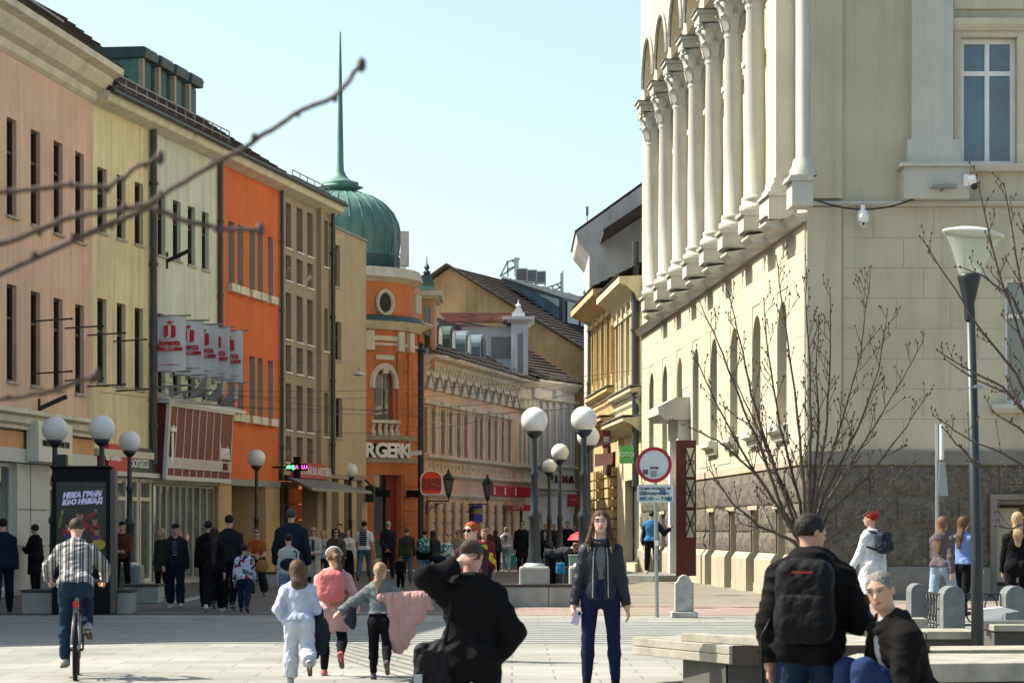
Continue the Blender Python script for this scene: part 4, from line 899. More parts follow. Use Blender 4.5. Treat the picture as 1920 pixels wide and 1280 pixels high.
# glazed strip dormer: black box rising out of the slope
mb = MB(); t0, t1 = 4.5, 17
mb.prism([rp(t0, .12, .25), rp(t0, .52, -.05), rp(t0, .52, 1.35), rp(t0, .12, .45)], rd * (t1 - t0)); db = mb.build('strip_dormer', mat('dark_dormer', (.04, .05, .055), rough=.5, var=.2), rf)
for i in range(4):
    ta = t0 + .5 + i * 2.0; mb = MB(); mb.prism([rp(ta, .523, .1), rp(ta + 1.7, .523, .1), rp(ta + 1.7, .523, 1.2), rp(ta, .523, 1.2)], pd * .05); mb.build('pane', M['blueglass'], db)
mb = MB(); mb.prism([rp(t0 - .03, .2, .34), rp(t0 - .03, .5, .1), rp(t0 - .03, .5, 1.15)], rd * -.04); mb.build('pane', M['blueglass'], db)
for i in range(7): mb = MB(); mb.bar(rp(t0 + 2 * i, .12, .52), rp(t0 + 2 * i, .52, 1.40), .1, .06); mb.build('rafter_cap', M['grey'], db)
for i in range(4):
    ta = 16.2 + i * 2.6; mb = MB(); mb.prism([rp(ta, .25, .1), rp(ta, .62, -.05), rp(ta, .62, 1.5), rp(ta, .25, .5)], rd * 1.1); d_ = mb.build('dormer', db.data.materials[0], rf)
    mb = MB(); mb.prism([rp(ta + .25, .624, .35), rp(ta + .8, .624, .35), rp(ta + .8, .624, 1.2), rp(ta + .25, .624, 1.2)], pd * .04); mb.build('pane', M['ltgrey'], d_)
    mb = MB(); mb.prism([rp(ta - .2, .2, .55), rp(ta - .2, .68, 1.5), rp(ta - .2, .68, 1.62), rp(ta - .2, .2, .67)], rd * 1.5); mb.build('dormer_cap', M['grey'], d_)
def ac(px, py, Y, lab):
    c = P(px, py, Y); a = root('air_conditioner', c, lab, 'air conditioner', 'air conditioners on the ochre house roof')
    mb = MB(); mb.box((-.32, -.25, 0), (.32, .25, .70), Matrix.Translation(c)); mb.build('casing', M['ltgrey'], a)
    for k in range(5): mb = MB(); mb.box((-.26, -.27, .08 + .115 * k), (.26, -.252, .08 + .115 * k + .07), Matrix.Translation(c)); mb.build('grille_slat', M['dark'], a)
    mb = MB(); mb.box((-.3, -.2, -.9), (-.24, .2, 0), Matrix.Translation(c)); mb.box((.24, -.2, -.9), (.3, .2, 0), Matrix.Translation(c)); mb.build('stand', M['grey'], a)
ac(978, 528, 131, 'largest grey rooftop air conditioner, nearest the lattice antenna'); ac(996, 530, 134, 'middle grey air conditioner of the three on the dark roof'); ac(1013, 532, 137, 'last grey air conditioner toward the lower roof end')
an = root('lattice_antenna', P(958, 520, 130), 'white lattice antenna frame on the dark roof beside air conditioners', 'antenna')
mb = MB()
for a, c in (((938, 518), (952, 490)), ((952, 490), (952, 518)), ((952, 490), (966, 488)), ((966, 488), (966, 518)), ((952, 505), (966, 500)), ((938, 518), (966, 500)), ((960, 486), (973, 505)), ((966, 497), (974, 484))): mb.bar(P(*a, 130), P(*c, 130), .09, .09)
mb.box((-.12, -.1, -.25), (.12, .1, .25), Matrix.Translation(P(968, 492, 130))); mb.build('frame', M['white2'], an)
an = root('lattice_antenna', P(1045, 548, 140), 'white lattice mast with a tall panel at the low end of the roof', 'antenna')
mb = MB()
for a, c in (((1052, 550), (1052, 512)), ((1055, 548), (1055, 508)), ((1024, 540), (1052, 530)), ((1030, 548), (1052, 538)), ((1024, 540), (1030, 548)), ((1035, 536), (1040, 546)), ((1045, 533), (1050, 540))): mb.bar(P(*a, 140), P(*c, 140), .1, .1)
mb.build('frame', M['white2'], an)
an = root('satellite_dish', P(1098, 560, 118), 'small green round dish on a thin pole against the sky', 'antenna')
mb = MB(); mb.lathe([(0, .06), (.09, .03), (.14, -.04)], 14, P(1098, 547, 118), Matrix.Rotation(R(80), 4, 'X')); mb.build('dish', M['copper'], an); mb = MB(); mb.tube([P(1098, 550, 118), P(1098, 610, 118)], .02, 5); mb.build('pole', M['grey'], an)
# orange house glimpsed past the bend
b = root('far_orange_house', Vector((4.2, 150, 0)), 'far orange house glimpsed between the lilac house and the ochre front', 'building')
mb = MB(); mb.box(((1080 - 960) / F * 140, 140, 0), ((1130 - 960) / F * 140, 152, CH + (HZ - 672) / F * 140)); mb.build('wall', M['brickor'], b)
for y in (705, 735, 765): mb = MB(); z = CH + (HZ - y) / F * 140; mb.box(((1078 - 960) / F * 140, 139.8, z), ((1130 - 960) / F * 140, 139.99, z + .25)); mb.build('string_course', M['stucw'], b)
for y in (724, 752): mb = MB(); z = CH + (HZ - y) / F * 140; mb.box(((1099 - 960) / F * 140, 139.9, z), ((1105 - 960) / F * 140, 139.99, z + .5)); mb.build('window', M['glass'], b)

# ------------------------------------------------------------------ ochre houses beyond the palace, right side
M['ochre'] = mat('warm_ochre', (.52, .38, .17), var=.2, vs=.8, streak=.25, bump=.1)
M['paleoch'] = mat('pale_ochre', (.56, .49, .32), var=.15, vs=.8, streak=.2, bump=.1)
OW = Wall((5.86, 62.0), (-.0587, 1), (-1, -.0587))
q0, q1, q2 = OW.u(1203.5), OW.u(1158), OW.u(1113)
def ochre_house(u0, u1, m, zc, label, cx, over, wide, rows, shop):
    b = root('ochre_house', OW.at((u0 + u1) / 2, 0, 0), label, 'building')
    ops = []
    for a, c in cx:
        for z0, z1 in rows: ops.append((OW.u(c), OW.u(a), z0, z1) if OW.u(c) < OW.u(a) else (OW.u(a), OW.u(c), z0, z1))
    ops = [(min(o[0], o[1]), max(o[0], o[1]), o[2], o[3]) for o in ops]
    mb = MB(); facade(mb, OW, u0, u1, 0, zc, ops + shop, .35); mb.build('wall', m, b); body_box(OW, u0, u1, zc, 9).build('rear_wall', m, b)
    for o in ops:
        w_ = window(OW, *o, .35, b, M['jamb'], M['curtain'], bars=1, trans=.65, fw=.1)
        mb = MB()
        for uu in (o[0] - .2, o[1] + .02): OW.box(mb, uu, uu + .18, .004, .18, o[2], o[3] + .15)
        OW.box(mb, o[0] - .22, o[1] + .22, .004, .24, o[3] + .16, o[3] + .34); mb.build('surround', m, w_)
    for o in shop: window(OW, *o, .35, b, M['wood'], M['shopglass'], bars=1, fw=.1, name='shop_window')
    mb = MB(); OW.prof(mb, u0 - .1, u1 + .1, [(-.3, zc - .6), (.15, zc - .6), (.25, zc - .35), (over - .25, zc - .1), (over, zc), (over, zc + .22), (-.3, zc + .28)]); mb.build('cornice', m, b)
    mb = MB(); tiled_slope(mb, OW.at(u0, over, zc + .3), OW.at(u1, over, zc + .3), OW.at(u1, -5, zc + 3.2), OW.at(u0, -5, zc + 3.2)); mb.add([OW.at(u1, over, zc + .28), OW.at(u1, -9, zc + .28), OW.at(u1, -5, zc + 3.2)], [(0, 1, 2)]); mb.build('roof', M['tile'], b)
    return b
zc2 = OW.z(1180, 478); zc1 = OW.z(1135, 510)
rB = [(OW.z(1186, 722), OW.z(1186, 640))]; 
b2 = ochre_house(q0, q1, M['paleoch'], OW.z(1180, 500, 1.) , 'pale ochre house with slender window strips next to the palace', [(1163, 1168), (1173, 1179), (1183, 1189.5), (1193, 1199.5)], .8, 1, [(OW.z(1180, 727), OW.z(1180, 608))], [(OW.u(1198), OW.u(1172), .3, 3.3)])
b1 = ochre_house(q1 + .01, q2, M['ochre'], OW.z(1135, 525, 1.), 'darker ochre house with a deep moulded cornice at the far right', [(1117, 1121), (1126, 1131), (1135, 1141), (1145.5, 1152)], .95, 1, [(OW.z(1135, 738), OW.z(1135, 612))], [])
for bb, (u0, u1), px, m in ((b2, (q0, q1), 1180, M['paleoch']), (b1, (q1, q2), 1135, M['ochre'])):
    for y, o_ in ((735, .4), (790, .65), (755, .2)):
        z = OW.z(px, y, .3); mb = MB(); OW.prof(mb, u0 + .12, u1 - .12, [(-.1, z - .4), (.05, z - .4), (o_ * .6, z - .12), (o_, z - .02), (o_, z + .08), (-.1, z + .16)]); mb.build('moulded_ledge', m, bb)
        mb = MB(); OW.box(mb, u0 + .1, u1 - .1, -.1, o_ + .04, z + .165, z + .19); mb.build('flashing', M['lead'] if 'lead' in M else M['grey'], bb)
    n = 5
    for i in range(n):
        u = u0 + (u1 - u0) * (i + .5) / n; z = OW.z(px, 757, .1)
        mb = MB(); OW.box(mb, u - .35, u + .35, .004, .16, z + .25, z + 1.0); mb.build('relief_panel', m, bb)
        mb = MB(); OW.box(mb, u - .12, u + .12, .004, .3, OW.z(px, 596), OW.z(px, 575)); mb.build('console', m, bb)
    for j in range(9):                      # rusticated blocks of the ground floor
        for i in range(5):
            u = u0 + (u1 - u0) * (i + .5) / 5
            if bb is b1: mb = MB(); OW.box(mb, u - .72, u + .72, .004, .16, .35 + .40 * j, .35 + .40 * j + .33); mb.build('stone_block', m, bb)
pipe(OW, q0 + .25, .2, 3, OW.z(1200, 455), b2, .12); pipe(OW, q2 + .1, .15, 0, OW.z(1113, 590), b1, .1)
s = root('green_sign', OW.at(OW.u(1170, .5), .5, 4), 'green box sign with pale outline letters on the pale ochre house', 'sign')
c = P(1175, 852, OW.at(OW.u(1175, .6), .6, 0).y); mb = MB(); mb.box((-.24, -.12, -.30), (.24, .12, .30), Matrix.Translation(c)); mb.build('box', mat('sign_green', (.10, .42, .10), rough=.5, var=.08), s); text('lettering', 'OTO', .22, c + Vector((0, -.13, 0)), (1, 0, 0), M['signwhite'], s)
s = root('maroon_sign', OW.at(OW.u(1137, .5), .5, 5), 'small dark maroon hanging sign under the ochre ledge', 'sign')
c = P(1137, 823, OW.at(OW.u(1137, .6), .6, 0).y); mb = MB(); mb.box((-.15, -.08, -.32), (.15, .08, .32), Matrix.Translation(c)); mb.build('box', M['maroon'], s); mb = MB(); mb.box((-.11, -.09, -.1), (.11, -.082, .1), Matrix.Translation(c)); mb.build('mark', M['ltgrey'], s)
s = root('pink_awning', OW.at(OW.u(1130, .7), .7, 3.5), 'small pink shop awning beside the dark brown shop front', 'awning')
c = P(1132, 862, OW.at(OW.u(1132, .7), .7, 0).y); mb = MB(); mb.prism([c + Vector(q) for q in ((-.34, 0, .22), (.34, 0, .26), (.34, 0, -.14), (-.34, 0, -.26))], (0, .08, 0)); mb.build('cloth', mat('pink_cloth', (.55, .30, .27), var=.1), s); mb = MB(); mb.bar(c + Vector((-.36, .1, .5)), c + Vector((.5, .1, .72)), .5, .06); mb.build('roof_sheet', M['grey'], s)
mb = MB(); u = OW.u(1148); OW.box(mb, u - 1.2, u + .6, .17, .3, OW.z(1148, 890), OW.z(1148, 838)); mb.build('shop_fascia', mat('dark_brown', (.07, .035, .025), var=.2), b1)
# grey gable behind the ochre houses
b = root('grey_gable_house', Vector((7, 113, 0)), 'grey rendered gable with a sloping dark roof edge behind the ochre houses', 'building')
Yg = 112; gp = lambda x, y: P(x, y, Yg)
mb = MB(); mb.prism([gp(1080, 436), gp(1220, 336), gp(1260, 336), Vector((gp(1260, 436).x, Yg, 3)), Vector((gp(1105, 436).x, Yg, 3)), gp(1105, 478), gp(1083, 452)], (0, 8, 0)); mb.build('wall', mat('grey_render', (.46, .45, .42), var=.2, vs=.4, streak=.3), b)
mb = MB(); mb.hexa([gp(1078, 436), gp(1220, 334), gp(1220, 334) + Vector((0, 8.2, 0)), gp(1078, 436) + Vector((0, 8.2, 0)), gp(1078, 432), gp(1220, 330), gp(1220, 330) + Vector((0, 8.2, 0)), gp(1078, 432) + Vector((0, 8.2, 0))]); rf = mb.build('roof', M['tile'], b)
mb = MB(); mb.tube([gp(1101, 416), gp(1101, 404)], .03, 5); mb.box((-.06, -.06, 0), (.06, .06, .4), Matrix.Translation(gp(1101, 404))); mb.build('aerial', M['grey'], rf)
mb = MB(); mb.hexa([gp(1125, 458) + Vector((0, -4, 0)), gp(1222, 395) + Vector((0, -4, 0)), gp(1222, 395), gp(1125, 458), gp(1125, 450) + Vector((0, -4, 0)), gp(1222, 386) + Vector((0, -4, 0)), gp(1222, 386), gp(1125, 450)]); mb.build('lower_roof', M['tile'], b)
# ------------------------------------------------------------------ the columned stone palace on the right
M['stucco'] = mat('cream_stucco', (.50, .46, .34), rough=.85, var=.15, vs=.45, streak=.24, bump=.12, fine=.05)
M['pilast'] = mat('white_pilaster', (.50, .495, .43), rough=.8, var=.10, vs=.8, streak=.18, bump=.1)
M['rock'] = mat('rough_stone', (.125, .112, .09), rough=.95, var=.35, vs=5, bump=1.0, bs=22, fine=.3, fs=14)
M['plinth'] = mat('smooth_plinth_stone', (.40, .36, .26), rough=.85, var=.2, vs=1.2, streak=.3)
M['plinth_shade'] = mat('shaded_plinth_stone', (.20, .19, .165), rough=.85, var=.25, vs=1.2, streak=.3)  # plinth stone darkened for the shaded front, its sooty band included
M['lead'] = mat('lead_flashing', (.20, .20, .18), rough=.55, var=.3)
M['reddoor'] = mat('dark_red_door', (.075, .012, .010), rough=.5, var=.25)
BW = Wall((5.86, 62.0), (-.0587, 1), (-1, -.0587))
UC = BW.u(1510)                                   # the near corner
UE = BW.u(1204)
bank = root('palace_building', BW.at(UC, 0, 0), 'cream palace with tall white columns over a rough stone base on the sunlit side', 'building')
LED = 8.36; SB = 2.92
# lower storey openings: arched windows over basement windows
ax = [(1217, 1227), (1242.5, 1251.6), (1268, 1280), (1298, 1311), (1330, 1343), (1364.5, 1381.5), (1403, 1421), (1455, 1479)]
uc = [BW.u((a + c) / 2) for a, c in ax]
sp = (uc[0] - uc[-1]) / 7; uc = [uc[-1] + sp * (7 - i) for i in range(8)]
hw = .64
arch_ops = [(u - hw, u + hw, 3.95, 6.75, 'arch') for u in uc]
base_ops = [(u - .62, u + .62, .22, 1.98) for i, u in enumerate(uc) if i >= 4]
base_ops += [(u - .55, u + .55, .22, 1.98) for i, u in enumerate(uc) if i in (1, )]
DU = BW.u(1283)                                    # portal
portal = (DU - .75, DU + .75, .2, 4.0)
mb = MB(); facade(mb, BW, UC, UE, SB, LED - .1, [o for o in arch_ops if not (o[0] < portal[1] and o[1] > portal[0] and False)], .55); mb.build('wall', M['stucco'], bank)
mb = MB(); facade(mb, BW, UC, UE, 0, SB, base_ops + [(portal[0], portal[1], .2, SB)], .5); mb.build('base_wall', M['plinth'], bank)
mb = MB(); BW.box(mb, UC + .1, UE, -9, -.72, 0, 20.8); mb.build('rear_wall', M['stucco'], bank)
for o in arch_ops: window(BW, o[0], o[1], o[2], o[3], .55, bank, M['wood'], M['glass'], bars=1, trans=.62, fw=.08)
for o in base_ops: window(BW, o[0], o[1], o[2], o[3], .5, bank, M['wood'], M['glass'], bars=1, fw=.07)
for i, o in enumerate(arch_ops):
    mb = MB(); BW.prof(mb, o[0] - .22, o[1] + .22, [(-.3, 3.92), (.28, 3.90), (.28, 3.76), (.14, 3.70), (.12, 3.56), (.002, 3.54), (-.3, 3.54)])
    if i >= 4: mb.build('sill', M['pilast'], bank)
# ashlar courses on the sunlit wall (each block its own slab, joints open between them)
def ashlar(w, u0, u1, z0, z1, rows, bl, ops, v0, v1, m, parent, name='stone_block', gap=.008):
    cache = {}; h = (z1 - z0) / rows
    for r in range(rows):
        a, c = z0 + h * r + gap / 2, z0 + h * (r + 1) - gap / 2
        segs = [(u0, u1)]
        for o in ops:
            if o[2] < c - .02 and o[3] > a + .02:
                ns = []
                for s0, s1 in segs:
                    if o[1] <= s0 or o[0] >= s1: ns.append((s0, s1)); continue
                    if o[0] > s0: ns.append((s0, o[0]))
                    if o[1] < s1: ns.append((o[1], s1))
                segs = ns
        for s0, s1 in segs:
            k = max(1, round((s1 - s0) / bl)); off = (bl * .5 if r % 2 and k > 1 else 0)
            cuts = [s0] + [s0 + (s1 - s0) * (i + (.5 if off else 0)) / k for i in range(0 if off else 1, k)] + [s1]
            for e0, e1 in zip(cuts, cuts[1:]):
                if e1 - e0 < .05: continue
                L_ = e1 - e0 - gap; key = (round(L_, 2), round(c - a, 3)); anc = w.at((e0 + e1) / 2, v0, a)
                if key not in cache:
                    b = MB(); w.box(b, e0 + gap / 2, e1 - gap / 2, v0, v1, a, c); cache[key] = b.mesh(name, m, anchor=anc)
                inst(cache[key], name, anc, parent)
# arched heads take a rectangular cut up to the crown; the corner pieces stay on the wall plane
ashlar(BW, UC + .02, UE - .02, SB + .34, LED - .12, 8, 1.75, [(o[0] - .02, o[1] + .02, o[2] - .4, o[3] + .02) for o in arch_ops] + [(portal[0] - .5, portal[1] + .5, 2, 5.2)], .004, .016, M['stucco'], bank)
mb = MB(); BW.box(mb, UC - .03, UE, .003, .07, SB + .02, SB + .20); mb.build('string_course', M['plinth'], bank)
# rough faced stones
def rock_mesh(w, L_, h, seed, v0, anc, u0, z0, m):
    rnd = random.Random(seed); b = MB(); nx, nz = 6, 4; e = .05; vs = []
    for j in range(nz + 1):
        for i in range(nx + 1):
            u = e + (L_ - 2 * e) * i / nx; z = e + (h - 2 * e) * j / nz; edge = i in (0, nx) or j in (0, nz)
            vs.append(w.at(u0 + u, v0 + (.05 if edge else .06 + .06 * rnd.random()), z0 + z))
    fs = [(j * (nx + 1) + i, j * (nx + 1) + i + 1, (j + 1) * (nx + 1) + i + 1, (j + 1) * (nx + 1) + i) for j in range(nz) for i in range(nx)]
    b.add(vs, fs)
    q = [w.at(u0, v0 + .035, z0), w.at(u0 + L_, v0 + .035, z0), w.at(u0 + L_, v0 + .035, z0 + h), w.at(u0, v0 + .035, z0 + h)]
    k = [w.at(u0 + e, v0 + .05, z0 + e), w.at(u0 + L_ - e, v0 + .05, z0 + e), w.at(u0 + L_ - e, v0 + .05, z0 + h - e), w.at(u0 + e, v0 + .05, z0 + h - e)]
    z = [p - w.n * .035 for p in q]
    b.add(q + k + z, [(0, 1, 5, 4), (1, 2, 6, 5), (2, 3, 7, 6), (3, 0, 4, 7), (8, 9, 1, 0), (9, 10, 2, 1), (10, 11, 3, 2), (11, 8, 0, 3)])
    return b.mesh('stone_block', m, anchor=anc)
def rocks(w, u0, u1, rows, bl, ops, v0, m, parent):
    cache = {}
    for r, (z0, z1) in enumerate(rows):
        segs = [(u0, u1)]
        for o in ops:
            if o[2] < z1 - .02 and o[3] > z0 + .02:
                segs = [x for s0, s1 in segs for x in ((s0, min(s1, o[0])), (max(s0, o[1]), s1)) if x[1] - x[0] > .12]
        for s0, s1 in segs:
            k = max(1, round((s1 - s0) / bl)); sh = .5 if (r % 2 and k > 1) else 0
            cuts = [s0] + [s0 + (s1 - s0) * (i + sh) / k for i in range(0 if sh else 1, k)] + [s1]
            for e0, e1 in zip(cuts, cuts[1:]):
                L_ = round(e1 - e0 - .03, 2); 
                if L_ < .1: continue
                s = random.randrange(3); key = (L_, z0, s); anc = w.at(e0 + .015, v0, z0 + .012)
                if key not in cache: cache[key] = rock_mesh(w, L_, z1 - z0 - .024, hash(key) & 255, v0, anc, e0 + .015, z0 + .012, m)
                inst(cache[key], 'stone_block', anc, parent)
rocks(BW, UC + .02, UE, [(2.12, 2.9), (1.48, 2.10), (.98, 1.46)], 1.5, [(o[0] - .03, o[1] + .03, 0, o[3] + .02) for o in base_ops] + [(portal[0] - .45, portal[1] + .45, 0, 9)], .004, M['rock'], bank)
cuts = sorted([UC] + [x for o in base_ops for x in (o[0], o[1])] + [portal[0] - .45, portal[1] + .45, UE])
for a, c in zip(cuts[::2], cuts[1::2]):
    mb = MB(); BW.prof(mb, a + .02, c - .02, [(-.1, 0), (.17, 0), (.17, .80), (.06, .96), (-.1, .97)]); mb.build('plinth_block', M['plinth'], bank)
for o in base_ops:
    mb = MB(); BW.box(mb, o[0] - .1, o[1] + .1, .0, .12, 2.0, 2.10); mb.build('lintel', M['plinth'], bank)
# portal
mb = MB()
for s in (-1, 1): mb = MB(); BW.box(mb, DU + s * 1.0 - .22, DU + s * 1.0 + .22, .002, .34, 0, 4.75); mb.build('portal_jamb', M['white'], bank)
mb = MB(); BW.prof(mb, DU - 1.5, DU + 1.5, [(.002, 4.75), (.75, 4.75), (.95, 4.9), (.97, 5.12), (.45, 5.4), (.002, 5.42)]); mb.build('canopy', M['pilast'], bank)
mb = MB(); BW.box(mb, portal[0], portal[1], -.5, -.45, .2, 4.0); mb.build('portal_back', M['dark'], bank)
mb = MB(); ul = BW.u(1285, .6); BW.box(mb, ul - .04, ul + .04, .30, .86, .22, 4.02); dl = mb.build('door', M['reddoor'], bank); tag(dl, 'dark red door leaf with wrought iron grille, standing open')
gr = MB(); gz = [(1.3, 2.05), (2.15, 2.9), (3.0, 3.8)]
for z0, z1 in gz:
    zc = (z0 + z1) / 2; vc = .62
    gr.prism([BW.at(ul - .045, v, z) for v, z in ((.34, z0), (.58, z0), (.58, z1), (.34, z1))], -BW.d * .012)
gp = gr.build('pane', mat('pale_panel_glass', (.46, .44, .36), rough=.3, var=.15), dl)
gr = MB()
for z0, z1 in gz:
    zc = (z0 + z1) / 2; u = ul - .07
    for a, c in (((.34, z0), (.47, zc)), ((.60, z0), (.47, zc)), ((.34, z1), (.47, zc)), ((.60, z1), (.47, zc))): gr.bar(BW.at(u, a[0], a[1]), BW.at(u, c[0], c[1]), .02, .035)
    for s in (-1, 1):
        gr.tube([BW.at(u, .47 + s * (.06 + .045 * math.cos(t * .7)), zc + .055 * math.sin(t * .7)) for t in range(10)], .013, 5)
gr.build('grille', M['dark'], dl)
st = MB(); st.prism([BW.at(DU - 2.4, .0, 0), BW.at(DU + 2.6, .0, 0), BW.at(DU + 2.6, 1.9, 0), BW.at(DU - 1.6, 1.9, 0), BW.at(DU - 2.4, 1.2, 0)], (0, 0, .19)); st.build('doorstep', M['lead'], bank, bevel=.02)
# upper storey: back wall with tall arched windows, columns, arcade
VC = .38
cpx = [1225, 1252, 1279, 1308, 1342, 1377, 1416]
cu = [BW.u(x, VC) for x in cpx]; csp = (cu[0] - cu[-1]) / 6; cu = [cu[-1] + csp * (6 - i) for i in range(7)]
up_ops = [(u + csp / 2 - .75, u + csp / 2 + .75, 9.7, 14.9, 'arch') for u in cu[1:]]
mb = MB(); facade(mb, BW, UC, UE, LED, 22, up_ops, .35); mb.build('upper_wall', M['stucco'], bank)
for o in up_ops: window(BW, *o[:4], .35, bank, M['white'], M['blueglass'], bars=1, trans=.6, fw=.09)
mb = MB()
for o in up_ops:
    for z in (9.66, 13.0): BW.box(mb, o[0] - .2, o[1] + .2, .003, .30, z - .14, z)
tag(mb.build('sill', M['pilast'], bank), kind='stuff')
# ledge breaking forward under every column
mb = MB(); BW.prof(mb, UC - .1, UE, [(-.1, LED - .16), (.16, LED - .16), (.24, LED - .04), (.30, LED), (-.1, LED + .05)]); mb.build('ledge', M['pilast'], bank)
lm = None
for u in cu + [BW.u(1490, 0) + .55]:
    anc = BW.at(u, .3, LED - .2)
    if lm is None:
        mb = MB(); BW.prof(mb, u - .52, u + .52, [(.1, LED - .16), (.50, LED - .14), (.62, LED - .05), (.64, LED - .02), (.64, LED + .02), (.1, LED + .10)]); lm = mb.mesh('ledge_bracket', M['pilast'], anchor=anc)
        l2 = MB(); BW.box(l2, u - .56, u + .56, .1, .68, LED + .11, LED + .135); l2m = l2.mesh('flashing', M['lead'], anchor=anc)
    o = inst(lm, 'ledge_bracket', anc, bank); inst(l2m, 'flashing', anc, o)
# one column, copied
def column_meshes(u):
    anc = BW.at(u, VC, LED + .14); rr = .245; out = []
    mb = MB(); BW.box(mb, u - .42, u + .42, .1, VC + .34, LED + .14, 8.86); BW.prof(mb, u - .46, u + .46, [(.1, 8.86), (VC + .40, 8.86), (VC + .42, 8.93), (VC + .30, 9.0), (.1, 9.0)]); out.append(('plinth', mb.mesh('plinth', M['pilast'], anchor=anc)))
    c = BW.at(u, VC, 0); mb = MB(); mb.lathe([(.36, 9.0), (.38, 9.06), (.36, 9.13), (.29, 9.18), (.28, 9.24), (.31, 9.28), (.29, 9.33), (rr, 9.38), (rr * 1.02, 11), (rr * .88, 13.72), (rr * .95, 13.76), (rr * 1.02, 13.80), (rr * .95, 13.85)], 24, c); out.append(('shaft', mb.mesh('shaft', M['pilast'], True, anchor=anc)))
    mb = MB(); mb.lathe([(rr * .95, 13.85), (.27, 13.95), (.30, 14.15), (.36, 14.45), (.46, 14.76), (.40, 14.78)], 20, c)
    rnd = random.Random(3)
    for lvl, (z0, r0, h) in enumerate(((13.92, .28, .42), (14.22, .33, .45))):      # acanthus leaves and scrolls
        for k in range(8):
            a = 2 * math.pi * (k + .5 * lvl) / 8; d = Vector((math.cos(a), math.sin(a), 0)); t = Vector((-math.sin(a), math.cos(a), 0))
            pts = [c + d * (r0 + x) + Vector((0, 0, z0 + z)) for x, z in ((0, 0), (.05, h * .5), (.10, h * .85), (.17, h * .95), (.18, h * .8))]
            vs = []; wd = (.09, .11, .10, .07, .03)
            for p, w_ in zip(pts, wd): vs += [p - t * w_, p + t * w_]
            mb.add(vs, [(2 * i, 2 * i + 1, 2 * i + 3, 2 * i + 2) for i in range(4)])
    for k in range(4):
        a = math.pi / 4 + k * math.pi / 2; d = Vector((math.cos(a), math.sin(a), 0)); q = c + d * .52 + Vector((0, 0, 14.68))
        mb.tube([q + d * (.10 * math.cos(s * .8)) * (1 - s * .06) + Vector((0, 0, .10 * math.sin(s * .8) * (1 - s * .06))) for s in range(11)], .035, 6)
    out.append(('capital', mb.mesh('capital', M['pilast'], True, anchor=anc)))
    mb = MB(); BW.box(mb, u - .46, u + .46, VC - .46, VC + .46, 14.80, 15.0); BW.box(mb, u - .52, u + .52, VC - .52, VC + .52, 15.003, 15.10); out.append(('abacus', mb.mesh('abacus', M['pilast'], anchor=anc)))
    mb = MB(); BW.box(mb, u - .56, u + .56, .1, VC + .56, 15.103, 15.125); out.append(('flashing', mb.mesh('flashing', M['lead'], anchor=anc)))
    return anc, out
a0, ms = column_meshes(cu[0])
for u in cu:
    anc = a0 + BW.d * (u - cu[0]); col = root('column', anc); col.parent = bank; col.location = anc - WL[bank.name]
    for nm, me in ms: inst(me, nm, anc, col)
# arcade wall above the capitals
arc_u0 = cu[0] + csp / 2 + .7; arc = [(u + csp / 2 - csp / 2 + .46, u + csp / 2 + csp / 2 - .46, 15.13, 15.13 + .35 + csp / 2 - .46, 'arch') for u in cu[1:]]
mb = MB(); facade(mb, BW, cu[-1] - .46, cu[0] + .5, 15.13, 21, arc, .62, v=VC + .34)
mb.build('arcade_wall', M['stucco'], bank)
mb = MB()
for o in arc:
    u = (o[0] + o[1]) / 2; r = (o[1] - o[0]) / 2 + .10; zc = o[3] - (o[1] - o[0]) / 2
    mb.tube([BW.at(u - r * math.cos(math.pi * i / 14), VC + .37, zc + r * math.sin(math.pi * i / 14)) for i in range(15)], .07, 5)
mb.build('arch_moulding', M['lead'], bank)
# broad pilaster and slim corner shaft
def pilaster(u0, u1, v1, nm, b=True):
    p = root('pilaster', BW.at((u0 + u1) / 2, 0, LED)); p.parent = bank; p.location = BW.at((u0 + u1) / 2, 0, LED) - WL[bank.name]
    mb = MB(); BW.box(mb, u0, u1, .002, v1, 9.35, 21); mb.build('shaft', M['pilast'], p)
    mb = MB(); BW.prof(mb, u0 - .08, u1 + .08, [(.002, 9.02), (v1 + .14, 9.02), (v1 + .14, 9.12), (v1 + .05, 9.24), (v1 + .06, 9.34), (.002, 9.36)]); mb.build('base', M['pilast'], p)
    mb = MB(); BW.box(mb, u0 - .12, u1 + .12, .002, v1 + .18, LED + .06, 8.93); BW.prof(mb, u0 - .18, u1 + .18, [(.002, 8.933), (v1 + .24, 8.933), (v1 + .20, 9.017), (.002, 9.018)]); mb.build('plinth', M['pilast'], p)
pilaster(BW.u(1490, 0), BW.u(1490, 0) + 1.1, .42, 'pilaster')
ucs = BW.u(1506, .16)
p = root('corner_shaft', BW.at(ucs, .3, LED)); p.parent = bank; p.location = BW.at(ucs, .3, LED) - WL[bank.name]
c = BW.at(ucs, .16, 0); mb = MB(); mb.lathe([(.30, 9.1), (.30, 9.2), (.24, 9.3), (.22, 9.42), (.16, 9.5), (.155, 21)], 16, c); mb.build('shaft', M['pilast'], p, smooth=True)
mb = MB(); BW.box(mb, ucs - .34, ucs + .34, .002, .46, LED + .06, 8.95); BW.prof(mb, ucs - .38, ucs + .38, [(.002, 8.953), (.56, 8.953), (.50, 9.07), (.002, 9.1)]); mb.build('plinth', M['pilast'], p)
